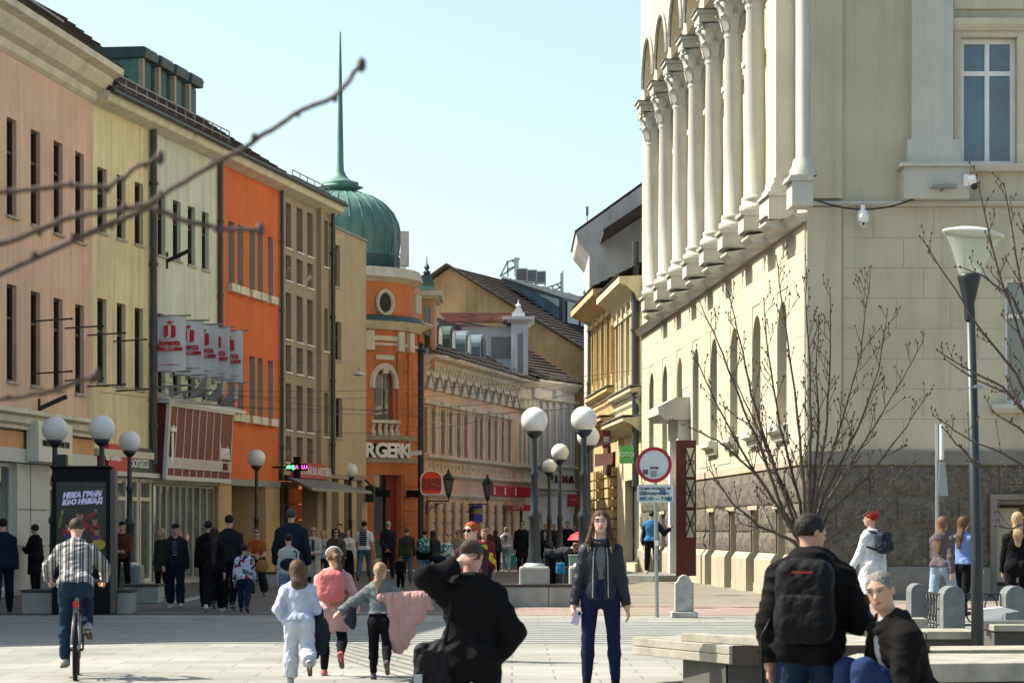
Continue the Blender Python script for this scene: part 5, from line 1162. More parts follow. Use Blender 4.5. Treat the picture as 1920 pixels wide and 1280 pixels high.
# floodlights along the ledge, each aimed up
fl = None; names = ['first from the corner', 'second from the corner', 'third from the corner', 'fourth from the corner', 'fifth from the corner', 'sixth from the corner', 'seventh from the corner', 'farthest from the corner']
fus = [BW.u(1490, 0) + .5] + cu[::-1]
for k, u in enumerate(fus):
    u += csp * .30; at = BW.at(u, .5, LED + .02)
    if fl is None:
        fl = root('ledge_floodlight', at, 'x', 'floodlight', 'floodlights along the palace ledge')
        mb = MB(); mb.box((-.16, -.20, .14), (.16, .14, .34), Matrix.Translation(at) @ Matrix.Rotation(R(25), 4, 'Y')); mb.build('housing', M['lead'], fl)
        mb = MB(); mb.bar(at + Vector((.1, -.16, .2)), at + Vector((.1, -.16, .02)), .03, .03); mb.bar(at + Vector((.3, 0, -.02)), at + Vector((-.1, 0, .02)), .12, .03); mb.build('bracket', M['lead'], fl); o = fl
    else: o = copy_tree(fl, at)
    o['label'] = 'small grey floodlight on the palace ledge, ' + names[k]
# -------- front of the palace, in shade
FW = Wall((BW.at(UC, 0, 0).x, BW.at(UC, 0, 0).y), (1, 0), (0, -1))
fu = lambda x: FW.u(x)
FZ = lambda y: CH + (HZ - y) / F * FW.p.y
W1 = (fu(1801), fu(1905), FZ(309), FZ(72)); W2 = (fu(1884), fu(1990), FZ(757), FZ(520)); D1 = (fu(1868), fu(1975), FZ(1098), FZ(945))
W1b = (W1[0] + 4.2, W1[1] + 4.2, W1[2], W1[3]); LEDF = FZ(381)
mb = MB(); facade(mb, FW, 0, 14, SB, LEDF, [W2], .25); facade(mb, FW, 0, 14, LEDF, 22, [W1, W1b], .22); mb.build('front_wall', M['stucco'], bank)
mb = MB(); facade(mb, FW, 0, 14, 0, SB, [D1], .4); mb.build('front_base', M['plinth_shade'], bank)
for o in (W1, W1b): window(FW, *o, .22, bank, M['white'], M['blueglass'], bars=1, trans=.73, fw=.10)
window(FW, *W2, .25, bank, M['white'], M['curtain'], bars=1, trans=.7, fw=.09)
window(FW, *D1, .4, bank, M['wood'], M['glass'], bars=1, fw=.08, name='door')
# trim round the upper window
mb = MB(); t_ = .16
for o in (W1, W1b):
    mb = MB(); FW.box(mb, o[0] - t_, o[0] - .01, .003, .10, o[2], o[3] + t_); FW.box(mb, o[1] + .01, o[1] + t_, .003, .10, o[2], o[3] + t_); FW.box(mb, o[0] - .009, o[1] + .009, .003, .098, o[3] + .01, o[3] + t_)
    FW.prof(mb, o[0] - .35, o[1] + .35, [(.003, FZ(60)), (.16, FZ(60)), (.24, FZ(50)), (.24, FZ(38)), (.003, FZ(36))])
    FW.box(mb, o[0] - .15, o[1] + .15, .003, .06, FZ(18), FZ(-60)); mb.build('window_surround', mat('beige_trim', (.55, .50, .36), var=.12, streak=.15), bank)
for o in (W1, W1b):
    mb = MB(); FW.prof(mb, o[0] - .3, o[1] + .3, [(-.1, o[2] - .16), (.2, o[2] - .16), (.28, o[2] - .04), (.28, o[2] - .01), (-.1, o[2] - .005)]); mb.build('sill', M['pilast'], bank)
mb = MB(); FW.prof(mb, W2[0] - .32, W2[1] + .32, [(-.1, W2[2] - .2), (.16, W2[2] - .2), (.26, W2[2] - .10), (.26, W2[2] - .01), (-.1, W2[2] - .005)]); mb.build('sill', M['pilast'], bank)
mb = MB(); FW.prof(mb, -.02, 14, [(-.1, LEDF - .08), (.08, LEDF - .08), (.16, LEDF - .03), (.16, LEDF + .02), (-.1, LEDF + .08)]); mb.build('ledge', M['pilast'], bank)
def fpil(x0, x1):
    p = root('pilaster', FW.at((x0 + x1) / 2, 0, LEDF)); p.parent = bank; p.location = FW.at((x0 + x1) / 2, 0, LEDF) - WL[bank.name]
    z1 = FZ(318); z2 = FZ(300); z3 = FZ(265)
    mb = MB(); FW.box(mb, x0, x1, .003, .30, z3, 21); mb.build('shaft', M['pilast'], p)
    mb = MB(); FW.prof(mb, x0 - .10, x1 + .14, [(.003, z2 - .14), (.46, z2 - .14), (.46, z2 - .02), (.38, z2), (.34, z2 + .16), (.30, z3), (.003, z3 + .01)]); mb.build('base', M['pilast'], p)
    mb = MB(); FW.box(mb, x0 - .22, x1 + .30, .003, .55, LEDF + .03, z1 - .02); FW.box(mb, x0 - .3, x1 + .38, .003, .66, z1 - .018, z2 - .145); mb.build('plinth', M['pilast'], p)
fpil(fu(1706), fu(1783)); fpil(fu(1706) + 4.2, fu(1783) + 4.2)
mb = MB(); FW.box(mb, fu(1512), fu(1578), .003, .14, LEDF + .09, 21); mb.build('corner_pier', M['stucco'], bank)
mb = MB(); FW.box(mb, fu(1512), fu(1576), .003, .12, SB + .3, LEDF - .1); mb.build('corner_pier', M['stucco'], bank)
ashlar(FW, fu(1580), 14, SB + .34, LEDF - .09, 8, 1.36, [(W2[0] - .02, W2[1] + .02, W2[2] - .25, W2[3] + .02)], .004, .015, M['stucco'], bank)
mb = MB(); FW.box(mb, -.02, 14, .003, .10, SB + .02, SB + .30); mb.build('string_course', M['plinth_shade'], bank)
rocks(FW, .0, 14, [(FZ(928), SB), (FZ(994), FZ(930)), (FZ(1060), FZ(996))], 1.45, [(D1[0] - .16, D1[1] + .16, 0, D1[3] + .12)], .004, M['rock'], bank)
mb = MB(); FW.prof(mb, -.02, D1[0] - .16, [(-.1, 0), (.22, 0), (.22, FZ(1072)), (.08, FZ(1062)), (-.1, FZ(1061))]); mb.build('plinth_block', M['plinth_shade'], bank)
mb = MB(); FW.box(mb, D1[0] - .15, D1[0] - .01, .003, .16, 0, D1[3] + .1); FW.box(mb, D1[0] - .15, D1[1] + .15, .003, .157, D1[3] + .103, D1[3] + .22); mb.build('door_surround', M['plinth_shade'], bank)
# ------------------------------------------------------------------ street furniture
M['conc'] = mat('pale_concrete', (.34, .335, .30), rough=.85, var=.25, vs=2.5, streak=.25, bump=.15, bs=40)
M['concg'] = mat('greenish_concrete', (.22, .28, .25), rough=.85, var=.2, vs=2)
M['seat'] = mat('dark_bench_wood', (.06, .04, .03), rough=.6, var=.3)
M['globe'] = mat('opal_globe', (.72, .71, .66), rough=.35, var=.05, vs=2)
M['globe'].node_tree.nodes['Principled BSDF'].inputs['Subsurface Weight'].default_value = .25
M['globe'].node_tree.nodes['Principled BSDF'].inputs['Subsurface Radius'].default_value = (.15, .14, .12)
M['bark'] = mat('tree_bark', (.075, .055, .045), rough=.85, var=.35, vs=9, bump=.4, bs=60)
M['bud'] = mat('red_bud', (.055, .028, .024), rough=.6, var=.3)
M['stone'] = mat('weathered_limestone', (.40, .40, .37), rough=.9, var=.4, vs=7, streak=.35, bump=.5, bs=30)
M['steel'] = mat('galvanised_steel', (.30, .32, .32), rough=.45, var=.15, metal=.5)
M['lamp'] = mat('lamp_post_paint', (.028, .034, .034), rough=.4, var=.2)

def globe_lamp(px, py, zc, label, ped=None, r=.262):
    Y = (zc - CH) * F / (HZ - py); x = (px - 960) / F * Y
    L = root('street_lamp', Vector((x, Y, 0)), label, 'street lamp', 'globe lamps along the street')
    zb = 0
    if ped:
        w, h, m = ped; mb = MB(); mb.box((x - w / 2, Y - w / 2, 0), (x + w / 2, Y + w / 2, h)); mb.build('pedestal', m, L, bevel=.05)
        mb = MB(); mb.lathe([(w * .36, h + .002), (w * .34, h + .04), (.1, h + .09)], 16, (x, Y, 0)); mb.build('foot_plate', M['ltgrey'], L, smooth=True); zb = h
    mb = MB(); mb.lathe([(.14, zb), (.15, zb + .1), (.115, zb + .25), (.105, zb + .9), (.13, zb + .95), (.13, zb + 1.02), (.075, zb + 1.12), (.065, zb + 1.75), (.085, zb + 1.78), (.085, zb + 1.84), (.058, zb + 1.9), (.052, zc - r - .06)], 14, (x, Y, 0)); mb.build('post', M['lamp'], L, smooth=True)
    mb = MB(); mb.lathe([(.05, zc - r - .10), (.13, zc - r - .03), (.17, zc - r + .05), (.02, zc - r + .06)], 18, (x, Y, 0)); mb.build('collar', M['dark'], L, smooth=True)
    mb = MB(); mb.sphere((x, Y, zc), r, 32); mb.build('globe', M['globe'], L, smooth=True)
    return L
l1 = globe_lamp(103, 805, 3.52, 'globe lamp with a dark box on its post, directly left above the advertising pillar', (.5, .72, M['conc']))
xb = WL[l1.name]; mb = MB(); mb.box((-.03, -.16, 2.55), (.22, .1, 3.02), Matrix.Translation(Vector((xb.x + .03, xb.y, 0)))); mb.build('control_box', M['dark'], l1, bevel=.02)
globe_lamp(191, 803, 3.52, 'globe lamp rising behind the right edge of the advertising pillar', (.5, .7, M['conc']))
globe_lamp(243, 828, 3.6, 'globe lamp on a greenish concrete block in front of the charcoal shop sign', (.62, .68, M['concg']))
globe_lamp(481, 859, 3.6, 'globe lamp in front of the orange building')
globe_lamp(657, 882, 3.6, 'small globe lamp in front of the tan building arcade')
globe_lamp(1002, 788, 3.68, 'large sunlit globe lamp on a pale block behind the long bench', (.60, .80, M['conc']))
globe_lamp(1095, 786, 3.72, 'large sunlit globe lamp with its block behind the woman holding a phone', (.60, .80, M['conc']))
globe_lamp(1103, 818, 3.7, 'sunlit globe lamp half hidden behind the largest right one')
globe_lamp(1050, 848, 3.7, 'sunlit globe lamp before the lilac house, second smallest on the sunny side', r=.25)
globe_lamp(1030, 874, 3.7, 'smallest sunlit globe lamp before the lilac house', r=.25)

def bench(px0, px1, ytop, ybase, depth, label, n=1, m=None, seat=True):
    Y = GY(ybase); x0, x1 = (px0 - 960) / F * Y, (px1 - 960) / F * Y; h = CH + (HZ - ytop) / F * Y
    t = root('bench', Vector(((x0 + x1) / 2, Y + depth / 2, 0)), label, 'bench', 'concrete street benches')
    for i in range(n):
        mb = MB(); mb.box((x0 + (x1 - x0) * i / n + .006, Y, 0), (x0 + (x1 - x0) * (i + 1) / n - .006, Y + depth, h - .05)); mb.build('block', m or M['conc'], t, bevel=.012)
    if seat:
        k = 4
        for j in range(k): mb = MB(); mb.box((x0 - .01, Y - .02 + (depth + .04) * j / k, h - .045), (x1 + .01, Y - .02 + (depth + .04) * (j + 1) / k - .015, h)); mb.build('slat', M['seat'], t)
    return t
bench(40, 247, 1105, 1150, .62, 'concrete bench passing behind the advertising pillar', 3)
bench(232, 297, 1095, 1130, .9, 'concrete bench just beyond the advertising pillar', 1)
bench(494, 532, 1072, 1101, .8, 'small concrete bench in shade beside the woman with the round tan bag', 1)
bench(822, 1132, 1095, 1138, .6, 'long concrete bench with a dark seat in the middle of the street', 3)

# advertising pillar
Y = GY(1151); ax0, ax1 = (97 - 960) / F * Y, (206 - 960) / F * Y; az = CH + (HZ - 878) / F * Y
t = root('advertising_pillar', Vector(((ax0 + ax1) / 2, Y, 0)), 'tall black advertising pillar with a lit sports poster and white slogan', 'advertising pillar')
mb = MB(); mb.box((ax0, Y, 0), (ax1, Y + .34, az)); mb.box((ax0 - .03, Y - .03, az + .002), (ax1 + .03, Y + .36, az + .05)); mb.build('casing', M['black'], t, bevel=.015)
mb = MB(); mb.box((ax1 + .002, Y + .02, .02), (ax1 + .09, Y + .32, az - .02)); mb.build('side_panel', mat('bronze_side', (.10, .085, .07), rough=.5, var=.15), t)
sx0, sx1 = (106 - 960) / F * Y, (199 - 960) / F * Y; sz0, sz1 = CH + (HZ - 1068) / F * Y, CH + (HZ - 903) / F * Y
mb = MB(); mb.box((sx0, Y - .012, sz0), (sx1, Y - .002, sz1)); mb.build('screen', mat('dark_poster', (.020, .024, .022), rough=.3, var=.3, vs=3), t)
lil = emit_mat('poster_lilac', (.45, .42, .62), .10)
def pp(px, py, d=.016): return Vector(((px - 960) / F * Y, Y - d, CH + (HZ - py) / F * Y))
text('lettering', 'НЕКА ГРМИ', .122, pp(154, 927), (1, 0, .06), lil, t, shear=.22, bold=.010, sx=.98); text('lettering', 'КАО НИКАД', .122, pp(154, 940), (1, 0, .06), lil, t, shear=.22, bold=.010, sx=.98)
for a, c in (((160, 909), (198, 909)), ((112, 945), (170, 943))): mb = MB(); mb.bar(pp(*a), pp(*c), .004, .008); mb.build('rule_line', mat('poster_green', (.10, .18, .14), var=.1), t)
pskin = mat('print_skin', (.30, .17, .11), rough=.4, var=.3, vs=20); pred = mat('print_red', (.30, .015, .02), rough=.4, var=.3, vs=14); phair = mat('print_hair', (.03, .02, .018), rough=.4); pyel = mat('print_yellow', (.42, .34, .03), rough=.4, var=.3, vs=16); pblu = mat('print_blue', (.03, .04, .18), rough=.4, var=.3)
def blob(px, py, rx, ry, m, nm, d=.016, rot=0.):
    c = pp(px, py, d); k = F / Y; mb = MB(); mb.prism([c + Vector((rx / k * math.cos(a) * math.cos(rot) - ry / k * math.sin(a) * math.sin(rot), 0, rx / k * math.cos(a) * math.sin(rot) + ry / k * math.sin(a) * math.cos(rot))) for a in [2 * math.pi * i / 14 for i in range(14)]], (0, .003, 0)); mb.build(nm, m, t)
for (px, py, s, hd) in ((150, 966, 1.0, 0), (128, 985, .72, 0), (178, 975, .75, 0), (182, 995, .7, 0)):
    blob(px, py + 19 * s, 15 * s, 12 * s, pred, 'printed_shirt', .016); blob(px, py + 8 * s, 4.5 * s, 6 * s, pskin, 'printed_neck', .019); blob(px, py, 7 * s, 9 * s, pskin, 'printed_head', .022); blob(px, py - 6 * s, 6.8 * s, 4 * s, phair, 'printed_hair', .025)
blob(172, 965, 14, 4, pred, 'printed_arm', .018, .6); blob(180, 957, 3, 2.5, pskin, 'printed_hand', .02); blob(114, 975, 3, 16, mat('print_olive', (.16, .17, .03), var=.2), 'printed_arm', .018, -.2); blob(117, 960, 3, 5, pskin, 'printed_hand', .02)
blob(185, 1020, 13, 10, pyel, 'printed_shorts', .018); blob(130, 1005, 9, 6, pblu, 'printed_shorts', .018); blob(180, 1008, 6, 4, pblu, 'printed_trim', .02)

# no-vehicles sign and its plate
Y = GY(1156); c = P(1226, 871, Y); t = root('no_vehicles_sign', Vector((P(1232, 0, Y).x, Y, 0)), 'round red rimmed no vehicles sign with stickers above a white plate', 'road sign')
mb = MB(); mb.tube([(P(1232, 0, Y).x, Y, 0), (P(1228, 0, Y).x, Y + .02, c.z + .25)], .034, 12); mb.build('pole', M['steel'], t)
Yf = Y - .06; kk = F / Y; rr = 33.5 / kk
def disc(r0, r1, y, z=0): 
    mb = MB(); n = 40; o = [Vector((c.x + r1 * math.cos(2 * math.pi * i / n), y, c.z + r1 * math.sin(2 * math.pi * i / n))) for i in range(n)]
    if r0 == 0: mb.prism(o, (0, .012, 0))
    else:
        q = [Vector((c.x + r0 * math.cos(2 * math.pi * i / n), y, c.z + r0 * math.sin(2 * math.pi * i / n))) for i in range(n)]; mb.add(o + q, [(i, (i + 1) % n, (i + 1) % n + n, i + n) for i in range(n)])
    return mb
disc(0, rr, Yf).build('disc', mat('sign_face', (.50, .54, .57), rough=.4, var=.06), t); disc(rr * .80, rr * .995, Yf - .003).build('rim', mat('rim_red', (.36, .008, .018), rough=.4, var=.12), t)
def stick(px, py, w, h, m): mb = MB(); q = P(px, py, Y); mb.box((q.x - w / kk / 2, Yf - .006, q.z - h / kk / 2), (q.x + w / kk / 2, Yf - .003, q.z + h / kk / 2)); mb.build('sticker', m, t)
stA = mat('sticker_dark', (.12, .10, .16), var=.6, vs=60); stB = mat('sticker_grey', (.24, .27, .30), var=.5, vs=70); stC = mat('sticker_blue', (.06, .16, .30), var=.5, vs=60)
stick(1226.5, 877, 16, 4.5, stA); stick(1210, 884.5, 10, 9, stA); stick(1225, 888, 12, 12, stB); stick(1237, 890, 10, 6, mat('sticker_pale', (.40, .43, .42), var=.2))
q = P(1228.5, 925, Y); mb = MB(); w_, h_ = 34 / kk, 17 / kk; b_ = .03
mb.prism([Vector((q.x + x, Yf, q.z + z)) for x, z in ((-w_ + b_, -h_), (w_ - b_, -h_), (w_, -h_ + b_), (w_, h_ - b_), (w_ - b_, h_), (-w_ + b_, h_), (-w_, h_ - b_), (-w_, -h_ + b_))], (0, .012, 0)); mb.build('plate', mat('plate_white', (.52, .57, .57), rough=.4, var=.08), t)
ink = mat('plate_ink', (.03, .04, .05), rough=.5)
for tx, py, s, px in (('Осим возила за', 915, .072, 1228), ('снабдијевање', 924.5, .072, 1228), ('22.00 — 7.00', 934.5, .085, 1230)): text('lettering', tx, s, P(px, py, Yf - .004), (1, 0, 0), ink, t, bold=.001)
for s in ((1205, 924, 13, 9, stB), (1242.5, 921.5, 11, 7, stC), (1255, 935, 9, 7, stC), (1204, 934.5, 10, 6, stC)): stick(*s)
for z in (1.0, 1.25): mb = MB(); mb.box((P(1231.5, 0, Y).x - .03, Y - .038, z), (P(1231.5, 0, Y).x + .03, Y - .034, z + .09)); mb.build('sticker', stB if z < 1.1 else M['signwhite'], t)

# pale stone bollard
Y = GY(1157); x = (1282.5 - 960) / F * Y; k = Y / F
t = root('stone_bollard', Vector((x, Y, 0)), 'weathered pale stone bollard with a rounded top on a square foot', 'bollard')
mb = MB(); mb.box((x - 24.5 * k, Y - .2, 0), (x + 24.5 * k, Y + .2, 11 * k)); mb.build('foot', M['stone'], t, bevel=.015)
pr = [(-17.5, 11), (17.5, 11), (17.5, 65), (13, 67), (11.5, 70), (8.5, 76), (4, 79), (0, 80), (-4, 79), (-8.5, 76), (-11.5, 70), (-13, 67), (-17.5, 65)]
mb = MB(); mb.prism([(x + a * k, Y - .12, z * k + .003) for a, z in pr], (0, .24, 0)); mb.build('shaft', M['stone'], t, bevel=.012)
mb = MB(); mb.prism([(x + a * k * .72, Y - .128, 14 * k + (z - 11) * k * .84) for a, z in pr], (0, .007, 0)); mb.build('inset_panel', M['stone'], t)

# edge-on traffic sign seen from the side
Y = 44; t = root('side_on_sign', Vector((P(1757, 0, Y).x, Y, 0)), 'grey traffic sign post seen edge on before the stone base', 'road sign')
x = P(1757, 0, Y).x; mb = MB(); mb.tube([(x, Y, 0), (x, Y, P(0, 793, Y).z)], .036, 10); mb.build('pole', M['steel'], t)
mb = MB(); mb.box((x + .035, Y - .22, P(0, 862, Y).z), (x + .09, Y + .25, P(0, 796, Y).z)); mb.build('plate', M['ltgrey'], t, bevel=.01)
mb = MB(); mb.prism([(x - .05, Y - .3, P(0, 930, Y).z), (x + .15, Y - .3, P(0, 930, Y).z), (x + .09, Y - .3, P(0, 866, Y).z), (x + .0, Y - .3, P(0, 866, Y).z)], (0, .03, 0)); mb.build('plate', M['steel'], t)

# tall lamp with a glass funnel
Y = 28.5; x = (1830 - 960) / F * Y; zt = lambda y: CH + (HZ - y) / F * Y
t = root('funnel_lamp', Vector((x, Y, 0)), 'slim dark lamp post carrying a clear glass funnel shade on the terrace', 'street lamp')
xt = (1817 - 960) / F * Y
mb = MB(); mb.tube([(x + .02, Y, 0), (x + .01, Y, 1.2), (xt + .01, Y, zt(560))], [.075, .068, .052], 14); mb.build('post', mat('slate_paint', (.02, .026, .030), rough=.45, var=.15), t, smooth=True)
mb = MB(); mb.lathe([(.055, zt(600)), (.062, zt(570)), (.13, zt(524)), (.14, zt(518)), (.12, zt(513)), (.0, zt(512))], 20, (xt, Y, 0)); mb.build('neck', M['dark'], t, smooth=True)
gm = bpy.data.materials.new('clear_funnel'); gm.use_nodes = True; nt = gm.node_tree; bs = nt.nodes['Principled BSDF']; bs.inputs['Base Color'].default_value = (.7, .74, .68, 1); bs.inputs['Roughness'].default_value = .15
tr = nt.nodes.new('ShaderNodeBsdfTransparent'); tr.inputs[0].default_value = (.9, .93, .88, 1); mx = nt.nodes.new('ShaderNodeMixShader'); mx.inputs[0].default_value = .28
nt.links.new(tr.outputs[0], mx.inputs[1]); nt.links.new(bs.outputs[0], mx.inputs[2]); nt.links.new(mx.outputs[0], nt.nodes['Material Output'].inputs[0])
tilt = Matrix.Translation((xt, Y, zt(515))) @ Matrix.Rotation(R(6), 4, 'Y')
mb = MB(); mb.lathe([(.12, 0), (.17, .13), (.24, .30), (.33, .47)], 32, (0, 0, 0)); mb.v = [tuple(tilt @ Vector(v)) for v in mb.v]; mb.build('glass_shade', gm, t, smooth=True)
mb = MB(); mb.lathe([(.325, .462), (.36, .47), (.36, .49), (.20, .535), (.0, .55)], 32, (0, 0, 0)); mb.v = [tuple(tilt @ Vector(v)) for v in mb.v]; mb.build('lid', M['ltgrey'], t, smooth=True)
mb = MB(); mb.bar((x - .22, Y - .02, zt(733)), (x, Y - .08, zt(724)), .012, .012); mb.tube([(x + .01, Y, zt(728)), (x + .01, Y, zt(722))], .075, 12); mb.build('bracket', M['steel'], t)

# ------------------------------------------------------------------ stone terrace with benches, lower right
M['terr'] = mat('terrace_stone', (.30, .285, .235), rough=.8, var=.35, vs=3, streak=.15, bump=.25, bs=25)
M['terrd'] = mat('shaded_terrace_stone', (.075, .073, .066), rough=.85, var=.3, vs=2)  # darker copy of the terrace stone, shade of the fronts in its colour
def atz(px, py, z):
    Y = (CH - z) * F / (py - HZ); return Vector(((px - 960) / F * Y, Y, z))
t = root('slab_bench', atz(1366, 1212, .45), 'thick stone slab bench with a pointed corner nearest the woman with the phone', 'bench')
A, B = atz(1185, 1194, .45), atz(1367, 1210, .45); C_ = Vector((B.x + 1.9, B.y + .12, .45)); D_ = Vector((A.x + 2.2, A.y + 1.2, .45)); E_ = Vector((A.x + .6, A.y + .55, .45))
mb = MB(); mb.prism([p - Vector((0, 0, .172)) for p in (A, B, C_, D_, E_)], (0, 0, .085)); mb.prism([p - Vector((0, 0, .083)) for p in (A, B, C_, D_, E_)], (0, 0, .083)); mb.build('slab', M['terr'], t, bevel=.008)
mb = MB(); mb.prism([B + Vector((.03, -.025, -.175)), C_ + Vector((0, -.02, -.175)), C_ + Vector((0, .02, -.175)), B + Vector((.03, .02, -.175))], (0, 0, .178)); mb.build('dark_edge', M['seat'], t)  # dark strip added so the slab's front edge reads as shaded
a2, b2_ = atz(1277, 1186, .53), atz(1427, 1195, .53); n_ = Vector((.35, .9, 0)).normalized() * .16
mb = MB(); mb.prism([Vector((p.x, p.y, .452)) for p in (a2, b2_, b2_ + n_, a2 + n_)], (0, 0, .08)); mb.build('kerb', M['terr'], t, bevel=.006)
pA = A.lerp(B, .40) + Vector((.14, .05, 0)); pB = B + Vector((-.02, .12, 0))
for k, (f0, f1) in enumerate(((0, .5), (.5, 1))):
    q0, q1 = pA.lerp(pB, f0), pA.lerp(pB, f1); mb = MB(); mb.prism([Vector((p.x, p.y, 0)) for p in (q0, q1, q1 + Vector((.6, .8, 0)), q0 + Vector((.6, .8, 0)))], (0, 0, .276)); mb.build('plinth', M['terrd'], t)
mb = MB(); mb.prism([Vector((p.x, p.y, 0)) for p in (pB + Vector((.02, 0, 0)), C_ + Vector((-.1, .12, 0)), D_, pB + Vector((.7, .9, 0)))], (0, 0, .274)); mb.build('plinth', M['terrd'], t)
t = root('planter_wall', P(1640, 1238, 29), 'low stone planter wall behind the seated man, with pale coping', 'planter')
px_ = lambda x, Y: (x - 960) / F * Y
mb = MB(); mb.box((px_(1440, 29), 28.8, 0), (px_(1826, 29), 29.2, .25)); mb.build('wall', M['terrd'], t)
for i in range(4): a = px_(1440, 29) + (px_(1826, 29) - px_(1440, 29)) * i / 4; mb = MB(); mb.box((a + .006, 28.72, .253), (a + (px_(1826, 29) - px_(1440, 29)) / 4 - .006, 29.6, .345)); mb.build('coping', M['terr'], t, bevel=.006)
mb = MB(); mb.box((px_(1470, 31), 30.8, .0), (px_(1735, 31), 31.2, .42)); mb.build('rear_wall', M['terr'], t, bevel=.01)
t = root('planter_wall', P(1890, 1238, 30), 'low stone planter wall right of the slim lamp post', 'planter')
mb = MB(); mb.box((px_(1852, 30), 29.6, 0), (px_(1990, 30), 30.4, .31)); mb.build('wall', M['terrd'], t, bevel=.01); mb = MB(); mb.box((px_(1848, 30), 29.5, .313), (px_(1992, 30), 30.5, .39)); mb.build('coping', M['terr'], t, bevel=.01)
t = root('slab_bench', P(1850, 1275, 22), 'stone slab bench behind the seated man at the corner of the terrace', 'bench')
mb = MB(); mb.prism([(px_(1560, 21.2), 21.2, .25), (px_(1735, 20.6), 20.7, .25), (px_(2000, 20.6), 20.9, .25), (px_(2000, 22.6), 22.4, .25), (px_(1600, 22.6), 22.4, .25)], (0, 0, .16)); mb.build('slab', M['terr'], t, bevel=.01)
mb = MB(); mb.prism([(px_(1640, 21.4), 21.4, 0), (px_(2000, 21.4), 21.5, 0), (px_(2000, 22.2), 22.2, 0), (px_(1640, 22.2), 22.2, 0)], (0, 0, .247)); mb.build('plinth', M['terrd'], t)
mb = MB(); mb.prism([(px_(1735, 23.4), 23.2, .0), (px_(1990, 23.4), 23.4, .0), (px_(1990, 24.2), 24.2, .0), (px_(1735, 24.2), 24.0, .0)], (0, 0, .40)); mb.build('back_block', M['terr'], t, bevel=.01)
t = root('slab_bench', Vector((2.3, 14.2, 0)), 'stone slab the grey haired man sits on', 'bench')
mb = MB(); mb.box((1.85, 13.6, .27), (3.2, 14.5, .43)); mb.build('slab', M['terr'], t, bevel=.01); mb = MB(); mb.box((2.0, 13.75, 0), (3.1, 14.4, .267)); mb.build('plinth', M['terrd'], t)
mb = MB(); mb.box((1.55, 13.6, 0), (1.84, 14.4, .24)); mb.build('step', M['terr'], t)
t = root('white_tray', P(1862, 1180, 30), 'small white angular tray standing on the planter wall by the lamp', 'tray')
q = Vector((px_(1868, 29.9), 29.9, .392)); mb = MB(); mb.prism([q + Vector((-.22, 0, 0)), q + Vector((.06, 0, 0)), q + Vector((.08, 0, .12)), q + Vector((.28, 0, .15)), q + Vector((.08, 0, .2)), q + Vector((-.22, 0, .17))], (0, .22, 0)); mb.build('tray_body', M['signwhite'], t); mb = MB(); mb.box((-.25, -.1, 0), (.32, -.01, .04), Matrix.Translation(q)); mb.build('rim', M['conc'], t)

# low railing: round topped stone posts and iron panels with ovals
M['iron'] = mat('wrought_iron', (.02, .024, .026), rough=.5, var=.2)
M['post'] = mat('railing_stone', (.14, .15, .155), rough=.85, var=.3, vs=5)
t = root('terrace_railing', Vector((7, 37, 0)), 'low railing of round topped grey stone posts and wrought iron oval panels', 'railing')
Yr = 37; pxs = [1716, 1780, 1896, 2010]; zt_ = .69
for i, px in enumerate(pxs):
    Yp = Yr + (1.6 if i == 0 else 0); x = px_(px, Yp); w = .165 if i else .13
    mb = MB(); mb.prism([(x - w, Yp - .4, 0), (x + w, Yp - .4, 0), (x + w, Yp - .4, zt_ - w)] + [(x + w * math.cos(math.pi * k / 10), Yp - .4, zt_ - w + w * math.sin(math.pi * k / 10)) for k in range(1, 10)] + [(x - w, Yp - .4, zt_ - w)], (0, .5, 0)); mb.build('post', M['post'], t, bevel=.01)
def iron(xa, ya, xb, yb):
    mb = MB(); a, b_ = Vector((xa, ya, 0)), Vector((xb, yb, 0)); d = b_ - a; n = max(2, int(d.length / .28))
    for z in (.10, .34, .56): mb.bar(a + Vector((0, 0, z)), b_ + Vector((0, 0, z)), .025, .025)
    for i in range(n + 1): p = a.lerp(b_, i / n); mb.bar(p + Vector((0, 0, .04)), p + Vector((0, 0, .56)), .014, .014)
    for i in range(n):
        c = a.lerp(b_, (i + .5) / n); u = d.normalized()
        mb.tube([c + u * (.095 * math.cos(2 * math.pi * k / 16)) + Vector((0, 0, .34 + .2 * math.sin(2 * math.pi * k / 16))) for k in range(17)], .012, 5)
    mb.build('iron_panel', M['iron'], t)
iron(px_(1716, 38.6) + .1, 38.3, px_(1780, Yr) - .16, Yr - .1); iron(px_(1780, Yr) + .18, Yr - .1, px_(1896, Yr) - .18, Yr - .1); iron(px_(1896, Yr) + .18, Yr - .1, px_(2010, Yr) - .18, Yr - .1)

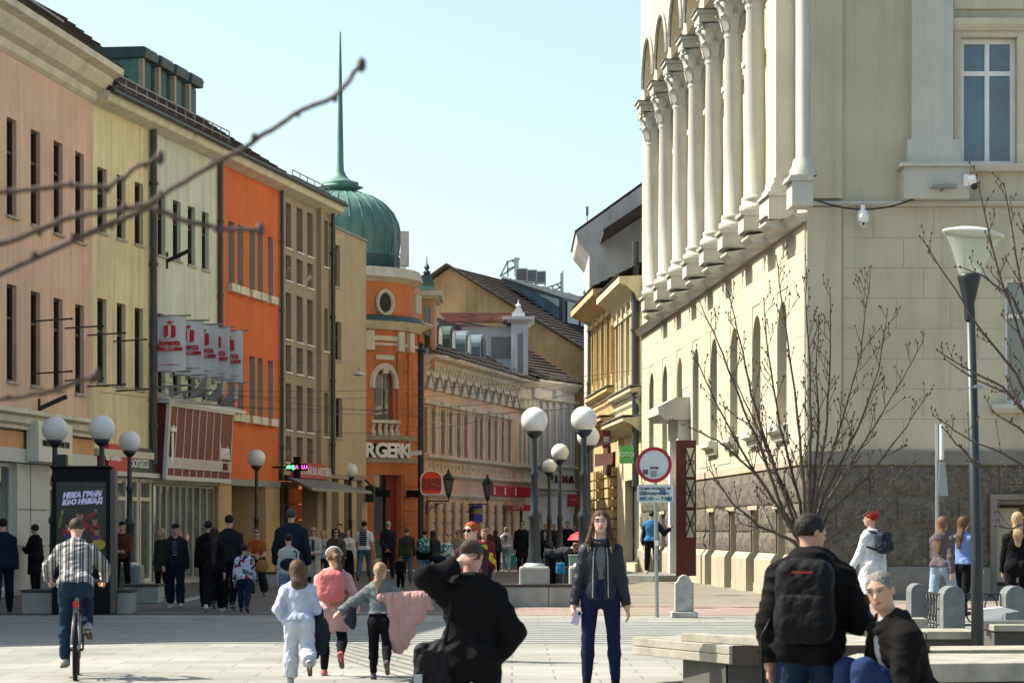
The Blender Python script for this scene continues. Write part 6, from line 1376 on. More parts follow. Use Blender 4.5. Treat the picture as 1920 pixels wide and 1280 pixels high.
# cameras and cable on the palace corner
zc = FZ(410); t = root('dome_camera', FW.at(fu(1614), .3, zc), 'white dome camera hanging under the palace ledge', 'camera')
q = FW.at(fu(1614), .32, 0); mb = MB(); mb.lathe([(.05, FZ(388)), (.05, FZ(396)), (.09, FZ(399)), (.125, FZ(407)), (.125, FZ(418)), (.11, FZ(420))], 18, q); mb.build('housing', M['signwhite'], t, smooth=True)
mb = MB(); mb.lathe([(.10, FZ(419)), (.095, FZ(425)), (.06, FZ(431)), (.0, FZ(432))], 18, q); mb.build('lens_dome', M['ltgrey'], t, smooth=True); mb = MB(); mb.sphere(q + Vector((0, -.085, FZ(424))), .03, 10); mb.build('lens', M['black'], t)
t = root('bracket_camera', FW.at(fu(1805), .6, FZ(352)), 'white bracket camera beside the pilaster plinth', 'camera')
q = FW.at(fu(1806), .75, FZ(362)); mb = MB(); mb.box((-.11, -.02, .05), (.0, .2, .30), Matrix.Translation(q)); mb.build('bracket', M['signwhite'], t, bevel=.02); mb = MB(); mb.sphere(q + Vector((.06, -.02, .16)), .13, 14); mb.build('housing', M['signwhite'], t, smooth=True); mb = MB(); mb.sphere(q + Vector((.09, -.06, .04)), .085, 12); mb.build('lens_dome', M['dark'], t, smooth=True)
t = root('strip_light', FW.at(fu(1755), .75, FZ(358)), 'flat grey strip light resting on the pilaster plinth ledge', 'floodlight')
mb = MB(); mb.box((-.28, -.1, 0), (.28, .08, .09), Matrix.Translation(FW.at(fu(1757), .72, FZ(362)))); mb.build('housing', M['grey'], t, bevel=.01); mb = MB(); mb.bar(FW.at(fu(1757), .70, FZ(362)), FW.at(fu(1757), .3, FZ(368)), .04, .04); mb.build('arm', M['grey'], t)
def cable(name, a, b, sag, label, r=.012, n=14):
    a, b = Vector(a), Vector(b); mb = MB(); mb.tube([a.lerp(b, i / n) - Vector((0, 0, sag * 4 * (i / n) * (1 - i / n))) for i in range(n + 1)], r, 5); o = mb.build(name, M['dark'], None); return tag(o, label, 'cable', 'cables')
cable('wall_cable', FW.at(fu(1530), .2, FZ(378)), FW.at(fu(1735), .45, FZ(365)), .28, 'thin cable sagging along the palace wall past the dome camera', .018)
for i, (a, b_, s) in enumerate([((0, 712, 60), (1215, 690, 82), .5), ((230, 745, 66), (1210, 716, 84), .6), ((190, 735, 63), (1120, 760, 99), .5), ((510, 800, 77), (1117, 712, 97), .9), ((430, 742, 74), (1150, 706, 92), .35), ((290, 712, 66), (1190, 748, 86), .7)]):
    cable('street_cable', P(*a), P(*b_), s, 'thin dark cable strung high across the street, ' + ['from the salmon front, uppermost of six', 'from the yellow front to the palace', 'from the yellow front to the ochre houses', 'from the orange front, sagging most', 'from the maroon sign box straight across', 'from the pale green front'][i], .0075)
t = root('hanging_lamp', P(673, 702, 80), 'small silver lamp hanging from a cable before the tan building', 'street lamp')
mb = MB(); mb.lathe([(.0, .10), (.16, .04), (.2, -.02), (.05, -.07), (.0, -.08)], 12, P(673, 701, 80)); mb.build('housing', M['ltgrey'], t); mb = MB(); mb.tube([P(673, 699, 80), P(673, 688, 80)], .012, 5); mb.build('hanger', M['dark'], t)
for px, py, nm in ((312, 480, 'on the pale green front'), (72, 755, 'on the salmon front')):
    w_ = LW if px > 174 else PW; u = w_.u(px); z = w_.z(px, py); t = root('angle_bracket', w_.at(u, 0, z), 'dark angle bracket ' + nm, 'bracket', 'wall brackets')
    mb = MB(); mb.bar(w_.at(u, .0, z - .15), w_.at(u, .7, z + .15), .08, .1); mb.bar(w_.at(u, .02, z - .35), w_.at(u, .02, z + .1), .06, .06); mb.build('arm', M['dark'], t)

# ------------------------------------------------------------------ bare trees
def twigs(mb, bud, pts, r0, r1, rnd, step, tl, depth=1, budr=.012, ang=(.5, .95)):
    pts = [Vector(p) for p in pts]; k = len(pts)
    # smooth the polyline a little, with natural kinks
    fine = []
    for i in range(k - 1):
        for s in range(4):
            f = s / 4; q = pts[i].lerp(pts[i + 1], f)
            if s: q = q + Vector((rnd.uniform(-1, 1), rnd.uniform(-1, 1), rnd.uniform(-1, 1))) * (r0 * .35)
            fine.append(q)
    fine.append(pts[-1]); n = len(fine)
    mb.tube(fine, [r0 + (r1 - r0) * (i / (n - 1)) ** .8 for i in range(n)], 6 if r0 > .012 else 5)
    L = sum((fine[i + 1] - fine[i]).length for i in range(n - 1)); acc = 0; nxt = step * rnd.uniform(.6, 1.2); side = 1
    for i in range(n - 1):
        seg = fine[i + 1] - fine[i]; sl = seg.length
        while acc + sl > nxt:
            q = fine[i] + seg * ((nxt - acc) / sl); d = seg.normalized(); o = d.orthogonal().normalized(); o.rotate(Matrix.Rotation(rnd.uniform(0, 6.28), 3, d))
            frac = nxt / L; rr = r0 + (r1 - r0) * frac ** .8
            if depth and frac > .22 and rnd.random() < .75:
                a = rnd.uniform(*ang); dd = (d * math.cos(a) + o * math.sin(a) + Vector((0, 0, .25))).normalized(); ln = tl * rnd.uniform(.35, 1.15) * (1 - .55 * frac)
                m = q + dd * ln * .5 + Vector((0, 0, ln * .06)); e = q + dd * ln * .95 + Vector((0, 0, ln * .2))
                twigs(mb, bud, [q, m, e], max(rr * .5, .0035), .0028, rnd, step * .8, tl * .45, depth - 1, budr)
            bud.sphere(q + o * rr, budr * rnd.uniform(.6, 1.1), 6, sz=1.6)
            nxt += step * rnd.uniform(.7, 1.3)
        acc += sl
    bud.sphere(fine[-1], budr * 1.35, 6, sz=1.7)
def tree(label, Y, base, lines, r0, seed, spread=.5, step=.13, tl=.45, budr=.0075, depth=2, trunk_r=.10):
    rnd = random.Random(seed); bx = (base[0] - 960) / F * Y; t = root('bare_tree', Vector((bx, Y, 0)), label, 'tree', 'bare budding trees')
    mb = MB(); bud = MB(); fork = P(base[0], base[1], Y)
    mb.tube([(bx, Y, 0), (bx + .02, Y, fork.z * .5), fork], [trunk_r * 1.25, trunk_r, trunk_r * .8], 10); mb.build('trunk', M['bark'], t, smooth=True)
    mb = MB()
    for ln in lines:
        yo = rnd.uniform(-spread, spread); k = len(ln); pts = [fork]
        for i, (x, y) in enumerate(ln): pts.append(P(x, y, Y + yo * (i + 1) / k))
        twigs(mb, bud, pts, r0 * rnd.uniform(.8, 1.1), .005, rnd, step, tl, depth, budr)
    tag(mb.build('branch', M['bark'], t, smooth=True), kind='stuff'); tag(bud.build('bud', M['bud'], t, smooth=True), kind='stuff')
    return t
tree('many stemmed bare tree in front of the palace corner behind the backpack man', 27, (1515, 1040), [
    [(1470, 960), (1430, 850), (1385, 740), (1345, 640), (1312, 565)], [(1475, 940), (1440, 840), (1408, 740), (1388, 640), (1368, 555)], [(1508, 930), (1500, 820), (1485, 700), (1468, 580), (1455, 480)],
    [(1518, 900), (1520, 780), (1515, 640), (1510, 480)], [(1530, 930), (1548, 820), (1556, 690), (1556, 540)], [(1535, 920), (1575, 800), (1612, 670), (1633, 500)], [(1545, 930), (1610, 800), (1648, 690), (1664, 580)],
    [(1550, 940), (1625, 820), (1690, 715), (1730, 640)], [(1555, 960), (1630, 890), (1700, 800), (1738, 738)], [(1480, 980), (1420, 890), (1345, 825), (1292, 800)], [(1465, 960), (1400, 860), (1345, 760), (1300, 660)],
    [(1570, 1000), (1640, 950), (1692, 880)], [(1480, 1010), (1420, 985), (1370, 940), (1330, 880)], [(1500, 940), (1462, 800), (1440, 660), (1432, 560)], [(1525, 930), (1535, 800), (1530, 690), (1536, 590)], [(1490, 960), (1420, 800), (1372, 700)]], .026, 5, tl=.46, step=.12)
tree('bare tree at the right edge with branches crossing the funnel lamp', 22, (2010, 960), [
    [(1950, 800), (1905, 700), (1840, 620), (1790, 540), (1724, 442)], [(1960, 780), (1915, 640), (1870, 500), (1826, 312)], [(1970, 760), (1930, 600), (1905, 480), (1882, 345)], [(1960, 820), (1880, 725), (1810, 690), (1757, 655)],
    [(1960, 820), (1890, 735), (1830, 712), (1770, 672)], [(1970, 900), (1880, 850), (1820, 825), (1764, 788)], [(1970, 910), (1880, 905), (1820, 860), (1766, 800)], [(1990, 800), (1960, 640), (1935, 480), (1910, 400)], [(1970, 860), (1910, 800), (1860, 770)], [(1990, 940), (1900, 990), (1865, 985)],
    [(1960, 700), (1900, 560), (1850, 520), (1800, 500)]], .021, 9, tl=.34, spread=.35, step=.11, budr=.007)
tree('blurred bare branch close to the camera reaching over the salmon front', 5.0, (-420, 700), [
    [(-60, 478), (0, 457), (120, 410), (280, 382), (365, 328), (470, 270), (552, 214), (630, 180), (678, 122)], [(-100, 366), (0, 360), (120, 347), (205, 352), (262, 310), (300, 296)], [(280, 388), (350, 416), (420, 430), (488, 431)], [(-60, 750), (30, 744), (95, 734), (182, 703)]], .0078, 21, spread=.12, step=.10, tl=.05, budr=.0075, depth=0, trunk_r=.05)
# ------------------------------------------------------------------ people: each body is one continuous surface grown from a pose
f32 = np.float32
def V(*a): return np.array(a, dtype=np.float64)
def nrm(v): v = np.asarray(v, float); return v / (np.linalg.norm(v) + 1e-12)
class Shape:
    def __init__(s): s.ops = []
    def cap(s, a, b, ra, rb=None, k=.02, flat=None, cut=None, sub=False):
        a, b = np.asarray(a, float), np.asarray(b, float); rb = ra if rb is None else rb; m = max(ra, rb)
        s.ops.append(('cap', (a, b, ra, rb, flat, cut), np.minimum(a, b) - m, np.maximum(a, b) + m, k, sub)); return s
    def ell(s, c, r, Rm=None, k=.02, sub=False):
        c = np.asarray(c, float); r = np.asarray(r, float); Rm = np.eye(3) if Rm is None else Rm; m = np.abs(Rm) @ r
        s.ops.append(('ell', (c, r, Rm), c - m, c + m, k, sub)); return s
    def box(s, c, hf, rad, Rm=None, k=.01):
        c = np.asarray(c, float); hf = np.asarray(hf, float); Rm = np.eye(3) if Rm is None else Rm; m = np.abs(Rm) @ (hf + rad)
        s.ops.append(('box', (c, hf, rad, Rm), c - m, c + m, k, False)); return s
    def cutp(s, p, n): s.ops.append(('cut', (np.asarray(p, float), nrm(n)), None, None, 0, False)); return s
    def mesh(s, name, vox, m, amp=0., wl=.09, seed=0, zs=1.5):
        bb = [o for o in s.ops if o[2] is not None and not o[5]]
        lo = np.min([o[2] for o in bb], 0) - 3 * vox - .012; hi = np.max([o[3] for o in bb], 0) + 3 * vox + .012
        n = np.ceil((hi - lo) / vox).astype(int) + 1
        ax = [(lo[i] + vox * np.arange(n[i])).astype(f32) for i in range(3)]
        D = np.full(n, .3, f32)
        for kind, pr, l, h, k, sub in s.ops:
            if kind == 'cut':
                p, nn = pr; pl = ((ax[0] - p[0]) * nn[0])[:, None, None] + ((ax[1] - p[1]) * nn[1])[None, :, None] + ((ax[2] - p[2]) * nn[2])[None, None, :]; D = np.maximum(D, pl.astype(f32)); continue
            mg = k + 2.5 * vox
            i0 = np.clip(np.floor((l - mg - lo) / vox).astype(int), 0, n - 1); i1 = np.clip(np.ceil((h + mg - lo) / vox).astype(int) + 1, 1, n); sl = tuple(slice(a, b) for a, b in zip(i0, i1))
            if min(i1 - i0) < 1: continue
            X, Y_, Z = ax[0][sl[0]][:, None, None], ax[1][sl[1]][None, :, None], ax[2][sl[2]][None, None, :]
            if kind == 'cap':
                a, b, ra, rb, flat, cut = pr; ba = b - a; L2 = max(float(ba @ ba), 1e-9)
                x, y, z = X - f32(a[0]), Y_ - f32(a[1]), Z - f32(a[2]); t = np.clip((x * f32(ba[0]) + y * f32(ba[1]) + z * f32(ba[2])) / f32(L2), 0, 1)
                x, y, z = x - t * f32(ba[0]), y - t * f32(ba[1]), z - t * f32(ba[2])
                if flat is not None:
                    fd, ff = flat; q = (x * f32(fd[0]) + y * f32(fd[1]) + z * f32(fd[2])) * f32(1 / ff - 1); x, y, z = x + q * f32(fd[0]), y + q * f32(fd[1]), z + q * f32(fd[2])
                d = np.sqrt(x * x + y * y + z * z) - (f32(ra) + f32(rb - ra) * t)
                if cut is not None:
                    p, nn = cut; nn = nrm(nn); d = np.maximum(d, (X - f32(p[0])) * f32(nn[0]) + (Y_ - f32(p[1])) * f32(nn[1]) + (Z - f32(p[2])) * f32(nn[2]))
            elif kind == 'ell':
                c, r, Rm = pr; x, y, z = X - f32(c[0]), Y_ - f32(c[1]), Z - f32(c[2])
                q = [(x * f32(Rm[0, i]) + y * f32(Rm[1, i]) + z * f32(Rm[2, i])) / f32(r[i]) for i in range(3)]
                k0 = np.sqrt(q[0] ** 2 + q[1] ** 2 + q[2] ** 2) + f32(1e-6); k1 = np.sqrt((q[0] / f32(r[0])) ** 2 + (q[1] / f32(r[1])) ** 2 + (q[2] / f32(r[2])) ** 2) + f32(1e-6); d = k0 * (k0 - 1) / k1
            else:
                c, hf, rad, Rm = pr; x, y, z = X - f32(c[0]), Y_ - f32(c[1]), Z - f32(c[2])
                q = [np.abs(x * f32(Rm[0, i]) + y * f32(Rm[1, i]) + z * f32(Rm[2, i])) - f32(hf[i]) for i in range(3)]
                d = np.sqrt(sum(np.maximum(a, 0) ** 2 for a in q)) + np.minimum(np.maximum(np.maximum(q[0], q[1]), q[2]), 0) - f32(rad)
            E = D[sl]; kk = f32(max(k, 1e-4))
            if sub:
                hh = np.clip(.5 - .5 * (E + d) / kk, 0, 1); D[sl] = E * (1 - hh) - d * hh + kk * hh * (1 - hh)
            else:
                hh = np.clip(.5 + .5 * (E - d) / kk, 0, 1); D[sl] = E * (1 - hh) + d * hh - kk * hh * (1 - hh)
        if amp:
            rs = np.random.RandomState(seed + 11); nz = 0
            for i in range(5):
                kv = rs.normal(size=3); kv[2] *= zs; kv = nrm(kv) * 2 * np.pi / (wl * rs.uniform(.6, 1.8)); ph = rs.uniform(0, 6.28)
                nz = nz + np.sin((ax[0] * kv[0])[:, None, None] + (ax[1] * kv[1])[None, :, None] + (ax[2] * kv[2])[None, None, :] + ph).astype(f32)
            D += f32(amp / 2.2) * (np.abs(nz) - f32(1.2))
        return nets(name, D, lo, vox, m)
def nets(name, D, lo, vox, m):
    S = D < 0; n = D.shape; c = (n[0] - 1, n[1] - 1, n[2] - 1)
    acc = np.zeros(c + (3,), f32); cnt = np.zeros(c, f32); quads = []
    cr = []
    for a in range(3):
        s0 = [slice(None)] * 3; s1 = [slice(None)] * 3; s0[a] = slice(0, -1); s1[a] = slice(1, None)
        X = S[tuple(s0)] != S[tuple(s1)]; d0, d1 = D[tuple(s0)], D[tuple(s1)]; t = np.where(X, d0 / np.where(X, d0 - d1, 1), 0).astype(f32); cr.append((X, S[tuple(s0)]))
        o = [i for i in range(3) if i != a]
        for p in (0, 1):
            for q in (0, 1):
                sl = [slice(None)] * 3; sl[o[0]] = slice(p, n[o[0]] - 1 + p); sl[o[1]] = slice(q, n[o[1]] - 1 + q); sl = tuple(sl)
                x = X[sl].astype(f32); acc[..., a] += t[sl]; cnt += x
                if p: acc[..., o[0]] += x
                if q: acc[..., o[1]] += x
    act = cnt > 0; idx = np.full(c, -1, np.int32); ii = np.argwhere(act); idx[act] = np.arange(len(ii))
    vs = (ii + acc[act] / cnt[act][:, None]) * vox + lo
    for a in range(3):
        X, S0 = cr[a]; o = [i for i in range(3) if i != a]
        e = np.argwhere(X); e = e[(e[:, o[0]] > 0) & (e[:, o[1]] > 0) & (e[:, o[0]] < n[o[0]] - 1) & (e[:, o[1]] < n[o[1]] - 1)]
        if not len(e): continue
        def cell(p, q): f = e.copy(); f[:, o[0]] -= p; f[:, o[1]] -= q; return idx[f[:, 0], f[:, 1], f[:, 2]]
        Q = np.stack([cell(1, 1), cell(0, 1), cell(0, 0), cell(1, 0)], 1); fl = S0[e[:, 0], e[:, 1], e[:, 2]]
        if a == 1: fl = ~fl
        Q[~fl] = Q[~fl][:, ::-1]; quads.append(Q)
    Q = np.concatenate(quads); Q = Q[(Q >= 0).all(1)]
    me = bpy.data.meshes.new(name); me.vertices.add(len(vs)); me.vertices.foreach_set('co', vs.astype(f32).ravel())
    me.loops.add(len(Q) * 4); me.loops.foreach_set('vertex_index', Q.ravel().astype(np.int32)); me.polygons.add(len(Q)); me.polygons.foreach_set('loop_start', np.arange(0, len(Q) * 4, 4, dtype=np.int32))
    me.update(calc_edges=True); me.polygons.foreach_set('use_smooth', np.ones(len(Q), bool)); me.materials.append(m); me.validate(); return me
def child(me, name, parent, loc=(0, 0, 0)):
    o = bpy.data.objects.new(name, me); COL.objects.link(o); o.parent = parent; o.location = loc; WL[o.name] = WL[parent.name]; return o

# cloth, skin and hair
_pm = {}
def cloth(col, rough=.9, fn=None, bump=.25, var=.18, key=None, spec=.10):
    k = key or ('cloth', tuple(col), rough)
    if k not in _pm: _pm[k] = mat('cloth_%d' % len(_pm), col, rough=rough, var=var, vs=6, bump=bump, bs=55, obj=True, fn=fn, spec=spec, fine=.08, fs=160)
    return _pm[k]
def skin(col=(.50, .29, .20)):
    k = ('skin', col)
    if k not in _pm:
        m = mat('skin_%d' % len(_pm), col, rough=.55, var=.14, vs=14, obj=True, fine=.05, spec=.4); b = m.node_tree.nodes['Principled BSDF']; b.inputs['Subsurface Weight'].default_value = .12; b.inputs['Subsurface Radius'].default_value = (.012, .005, .003); _pm[k] = m
    return _pm[k]
def hairm(col):
    k = ('hair', col)
    if k not in _pm:
        def fn(nt, co, cur):
            N, L = nt.nodes, nt.links; mp = N.new('ShaderNodeMapping'); mp.inputs['Scale'].default_value = (130, 130, 9); L.new(co, mp.inputs['Vector'])
            t = N.new('ShaderNodeTexNoise'); t.inputs['Scale'].default_value = 1; t.inputs['Detail'].default_value = 3; L.new(mp.outputs[0], t.inputs['Vector'])
            mr = N.new('ShaderNodeMapRange'); mr.inputs[1].default_value = .3; mr.inputs[2].default_value = .7; mr.inputs[3].default_value = .45; mr.inputs[4].default_value = 1.6; L.new(t.outputs[0], mr.inputs[0])
            x = N.new('ShaderNodeVectorMath'); x.operation = 'SCALE'; L.new(cur, x.inputs[0]); L.new(mr.outputs[0], x.inputs['Scale']); return x.outputs[0]
        _pm[k] = mat('hair_%d' % len(_pm), col, rough=.6, var=.2, vs=10, bump=.35, bs=120, obj=True, fn=fn, spec=.18)
    return _pm[k]
def stripes(c2, freq, axis='X', duty=.5, extra=None):
    def fn(nt, co, cur):
        N, L = nt.nodes, nt.links; w = N.new('ShaderNodeTexWave'); w.bands_direction = axis; w.inputs['Scale'].default_value = freq; w.inputs['Distortion'].default_value = .25; w.inputs['Detail'].default_value = 1; L.new(co, w.inputs['Vector'])
        cr = N.new('ShaderNodeValToRGB'); cr.color_ramp.interpolation = 'CONSTANT'; cr.color_ramp.elements[0].color = (0, 0, 0, 1); cr.color_ramp.elements[1].color = (1, 1, 1, 1); cr.color_ramp.elements[1].position = duty; L.new(w.outputs['Fac'], cr.inputs[0])
        mx = N.new('ShaderNodeMix'); mx.data_type = 'RGBA'; L.new(cr.outputs[0], mx.inputs[0]); L.new(cur, mx.inputs[6]); mx.inputs[7].default_value = (*c2, 1); cur = mx.outputs[2]
        if extra:
            c3, f3, d3 = extra; w = N.new('ShaderNodeTexWave'); w.bands_direction = axis; w.inputs['Scale'].default_value = f3; w.inputs['Phase Offset'].default_value = 1.1; w.inputs['Distortion'].default_value = .2; L.new(co, w.inputs['Vector'])
            cr = N.new('ShaderNodeValToRGB'); cr.color_ramp.interpolation = 'CONSTANT'; cr.color_ramp.elements[0].color = (0, 0, 0, 1); cr.color_ramp.elements[1].color = (1, 1, 1, 1); cr.color_ramp.elements[1].position = d3; L.new(w.outputs['Fac'], cr.inputs[0])
            mx = N.new('ShaderNodeMix'); mx.data_type = 'RGBA'; L.new(cr.outputs[0], mx.inputs[0]); L.new(cur, mx.inputs[6]); mx.inputs[7].default_value = (*c3, 1); cur = mx.outputs[2]
        return cur
    return fn
def patches(cols, scale, thr=.55):
    def fn(nt, co, cur):
        N, L = nt.nodes, nt.links
        for i, c in enumerate(cols):
            mp = N.new('ShaderNodeMapping'); mp.inputs['Location'].default_value = (i * 3.1, i * 1.7, i * .9); L.new(co, mp.inputs['Vector'])
            t = N.new('ShaderNodeTexNoise'); t.inputs['Scale'].default_value = scale; t.inputs['Detail'].default_value = 0; L.new(mp.outputs[0], t.inputs['Vector'])
            cr = N.new('ShaderNodeValToRGB'); cr.color_ramp.interpolation = 'CONSTANT'; cr.color_ramp.elements[0].color = (0, 0, 0, 1); cr.color_ramp.elements[1].color = (1, 1, 1, 1); cr.color_ramp.elements[1].position = thr; L.new(t.outputs[0], cr.inputs[0])
            mx = N.new('ShaderNodeMix'); mx.data_type = 'RGBA'; L.new(cr.outputs[0], mx.inputs[0]); L.new(cur, mx.inputs[6]); mx.inputs[7].default_value = (*c, 1); cur = mx.outputs[2]
        return cur
    return fn
BLK = (.007, .007, .009); NAVY = (.010, .015, .030); JEAN = (.10, .17, .27); DJEAN = (.014, .026, .055); WHT = (.62, .63, .66); GRY = (.13, .14, .15)
DKHAIR = (.028, .018, .013); BRHAIR = (.10, .055, .03); BLHAIR = (.34, .22, .11); GRHAIR = (.30, .29, .27); BKHAIR = (.012, .010, .010)

def ik(a, t, l1, l2, pole):
    a, t, pole = V(*a), V(*t), nrm(pole); d = t - a; L = min(np.linalg.norm(d), (l1 + l2) * .998); u = nrm(d); x = (l1 * l1 - l2 * l2 + L * L) / (2 * L); y = math.sqrt(max(l1 * l1 - x * x, 0)); p = pole - u * (pole @ u); p = nrm(p)
    return a + u * x + p * y, a + u * L

def person(label, px, Y, h, head, pose={}, top=None, bottom=None, shoe=None, hair=None, sk=(.50, .29, .20), fem=False, kid=False, group='people in the street', vox=None, z0=0., wide=1.0, glasses=False, inner=None, hat=None, X=None, extras=None):
    vox = vox or max(.0085, min(.021, Y / 2453 * .62)); near = vox < .0125
    X = (px - 960) / F * Y if X is None else X
    t = root('person', Vector((X, Y, z0)), label, 'person', group); t.rotation_euler = (0, 0, R(head))
    P_ = dict(lean=0., tilt=0., twist=0., hy=0., hp=0., legR=(4, 4, 2), legL=(-4, 4, 2), armR=(4, 9, 14, .2), armL=(4, 9, 14, .2)); P_.update(pose)
    hh = h * (.128 if not kid else .155); lg = .245 * h if not kid else .225 * h; tl = h - hh * .5 - (2 * lg + .045 * h)     # trunk: hip to head centre
    J = {}; low = 9
    for s, nm in ((1, 'R'), (-1, 'L')):
        hip = V(s * .053 * h * (1.08 if fem else 1), 0, 0)
        if 'foot' + nm in P_:
            kn, an = ik(hip + V(0, 0, 0), V(*P_['foot' + nm]) - V(*P_['pelvis']), lg, lg, P_.get('kneepole', (s * .25, 1, .1))); fp = P_.get('fp' + nm, 0)
        else:
            l = P_['leg' + nm]; p, k, ab = (R(v) for v in l[:3]); d1 = nrm(V(s * math.sin(ab), math.sin(p), -math.cos(p))); kn = hip + d1 * lg; q = p - k; d2 = nrm(V(s * math.sin(ab) * .6, math.sin(q), -math.cos(q))); an = kn + d2 * lg; fp = l[3] if len(l) > 3 else max(0, l[1] - l[0] - 6) * .9
        fpr = R(fp); yaw = P_.get('toe' + nm, 7) * s; fd = V(math.sin(R(yaw)) * math.cos(fpr), math.cos(R(yaw)) * math.cos(fpr), -math.sin(fpr)); fu_ = nrm(V(0, math.sin(fpr), math.cos(fpr)))
        J['hip' + nm], J['kn' + nm], J['an' + nm], J['fd' + nm], J['fu' + nm] = hip, kn, an, fd, fu_
        low = min(low, (an - fu_ * .045 * h)[2], (an + fd * .10 * h - fu_ * .045 * h)[2])
    pel = V(*P_['pelvis']) if 'pelvis' in P_ else V(0, 0, -low)
    for k in list(J):
        if k[:2] in ('hi', 'kn', 'an'): J[k] = J[k] + pel
    ln, tt, tw = R(P_['lean']), R(P_['tilt']), R(P_['twist']); T = nrm(V(math.sin(tt), math.sin(ln), math.cos(ln))); r0 = nrm(V(math.cos(tw), math.sin(tw), 0)); rt = nrm(r0 - T * (r0 @ T)); fw = np.cross(T, rt)
    w = pel + T * .105 * h; ch = pel + T * (tl * .50); uc_ = pel + T * (tl * .605); nb = pel + T * (tl * .71)
    hy, hp = R(P_['hy']), R(P_['hp']); hf = nrm(fw * math.cos(hy) * math.cos(hp) - rt * math.sin(hy) * math.cos(hp) - T * math.sin(hp)); hu = nrm(T * math.cos(hp) + (fw * math.cos(hy) - rt * math.sin(hy)) * math.sin(hp)); hu = nrm(hu + V(0, 0, .6)); hf = nrm(hf - hu * (hf @ hu)); hr = np.cross(hf, hu)
    hc = nb + T * tl * .13 + nrm(T + V(0, 0, 1.0)) * (tl * .17) + fw * .012 * h
    Hm = np.stack([hr, hf, hu], 1)
    H = lambda x, y, z: hc + Hm @ (V(x, y, z) * hh)
    sw = (.083 if fem else .095) * h * wide
    for s, nm in ((1, 'R'), (-1, 'L')):
        S_ = uc_ + rt * s * sw - T * .002 * h; la, lf = .168 * h, .145 * h
        if 'hand' + nm in P_: el, wr = ik(S_, V(*P_['hand' + nm]), la, lf, P_.get('pole' + nm, (s * 1., -.4, -.6)))
        else:
            p, ab, eb, it = P_['arm' + nm]; p, ab, eb = R(p), R(ab), R(eb); dn, f_, rr = -T if P_['lean'] < 35 else V(0, 0, -1), fw, rt * s
            u = nrm((dn * math.cos(p) + f_ * math.sin(p)) * math.cos(ab) + rr * math.sin(ab)); el = S_ + u * la; f2 = nrm(f_ * math.cos(p) - dn * math.sin(p)); f2 = nrm(f2 - u * (f2 @ u)); i2 = nrm(-rr - u * (-rr @ u)); wr = el + nrm(u * math.cos(eb) + (f2 * (1 - it) + i2 * it) * math.sin(eb)) * lf
        J['sh' + nm], J['el' + nm], J['wr' + nm] = S_, el, wr
    ff = .74; FL = (fw, ff)
    def torso(sh, inf=0., k=.04, bust=True):
        hw, ww, cw = (.094 if fem else .088) * h * wide, (.070 if fem else .078) * h * wide, (.080 if fem else .090) * h * wide
        if kid: hw, ww, cw = .082 * h, .076 * h, .082 * h
        sh.cap(pel + T * .015 * h, w, hw + inf, ww + inf, k, FL); sh.cap(w, ch, ww + inf, cw + inf, k, FL); sh.cap(ch, uc_, cw + inf, cw * .86 + inf, k, FL)
        sh.cap(J['shL'], J['shR'], .030 * h + inf * .7, None, k, (fw, .9))
        for s in 'LR': sh.cap(nb + T * .01 * h, J['sh' + s] + T * .004 * h, .026 * h + inf * .6, .028 * h + inf * .6, k)
        if bust and fem and not kid and 0 < inf < .019:
            for s in (1, -1): sh.ell(ch + rt * s * .042 * h + fw * .052 * h + T * .01 * h, V(1, 1, 1) * (.036 * h + inf * .6), None, .03)
    def legs(sh, inf=0., k=.02, cut=None, flare=0., glute=True):
        for s in 'RL':
            hp_, kn, an = J['hip' + s], J['kn' + s], J['an' + s]; sd = nrm(an - kn)
            c = (an - sd * cut, sd) if cut is not None else None
            sh.cap(hp_ + V(0, 0, .0), kn, .052 * h * wide + inf, .033 * h + inf, max(k, .025)); md = kn + (an - kn) * .36 - J['fd' + s] * .010 * h
            sh.cap(kn, md, .033 * h + inf, .034 * h + inf + flare * .4, k); sh.cap(md, an + (sd * .03 * h if cut is not None else 0), .034 * h + inf + flare * .4, .020 * h + inf + flare, k, None, c)
        if glute:
            for s in (1, -1): sh.ell(pel + rt * s * .042 * h - fw * .034 * h - T * .012 * h, V(1, 1, 1.05) * (.052 * h + inf), None, .03)
    def arms(sh, inf=0., k=.02, cut=None, frac=1.):
        for s in 'RL':
            a, e, wr = J['sh' + s], J['el' + s], J['wr' + s]
            if frac < .5:
                m_ = a + (e - a) * (frac * 2); sh.cap(a, m_, .033 * h + inf, .030 * h + inf * 1.2, max(k, .03), None, (m_ - nrm(e - a) * .02, e - a)); continue
            sh.cap(a, e, .031 * h + inf * .8, .025 * h + inf * .8, max(k, .03)); sd = nrm(wr - e); c = (wr - sd * cut, sd) if cut is not None else None
            sh.cap(e, wr + (sd * .03 if cut is not None else 0), .025 * h + inf * .8, .0165 * h + inf * .8, k, None, c)
    # ---- body
    B = Shape(); torso(B); legs(B); arms(B)
    B.ell(H(0, -.06, .10), V(.335, .42, .395) * hh, Hm, .01); B.ell(H(0, .10, -.17), V(.262, .27, .325) * hh, Hm, .03); B.ell(H(0, .17, -.36), V(.15, .16, .12) * hh, Hm, .03)
    B.cap(H(0, .33, .05), H(0, .425, -.115), .035 * hh, .058 * hh, .012); B.cap(H(-.2, .29, .10), H(.2, .29, .10), .05 * hh, None, .02)
    for s in (1, -1):
        B.ell(H(s * .34, -.03, -.03), V(.035, .085, .125) * hh, Hm, .006)
        if near: B.ell(H(s * .145, .40, .03), V(.075, .05, .05) * hh, Hm, .02, True)
    B.ell(H(0, .335, -.255), V(.10, .05, .045) * hh, Hm, .012)
    B.cap(H(0, -.10, -.25), nb, .0285 * h, .034 * h, .02)
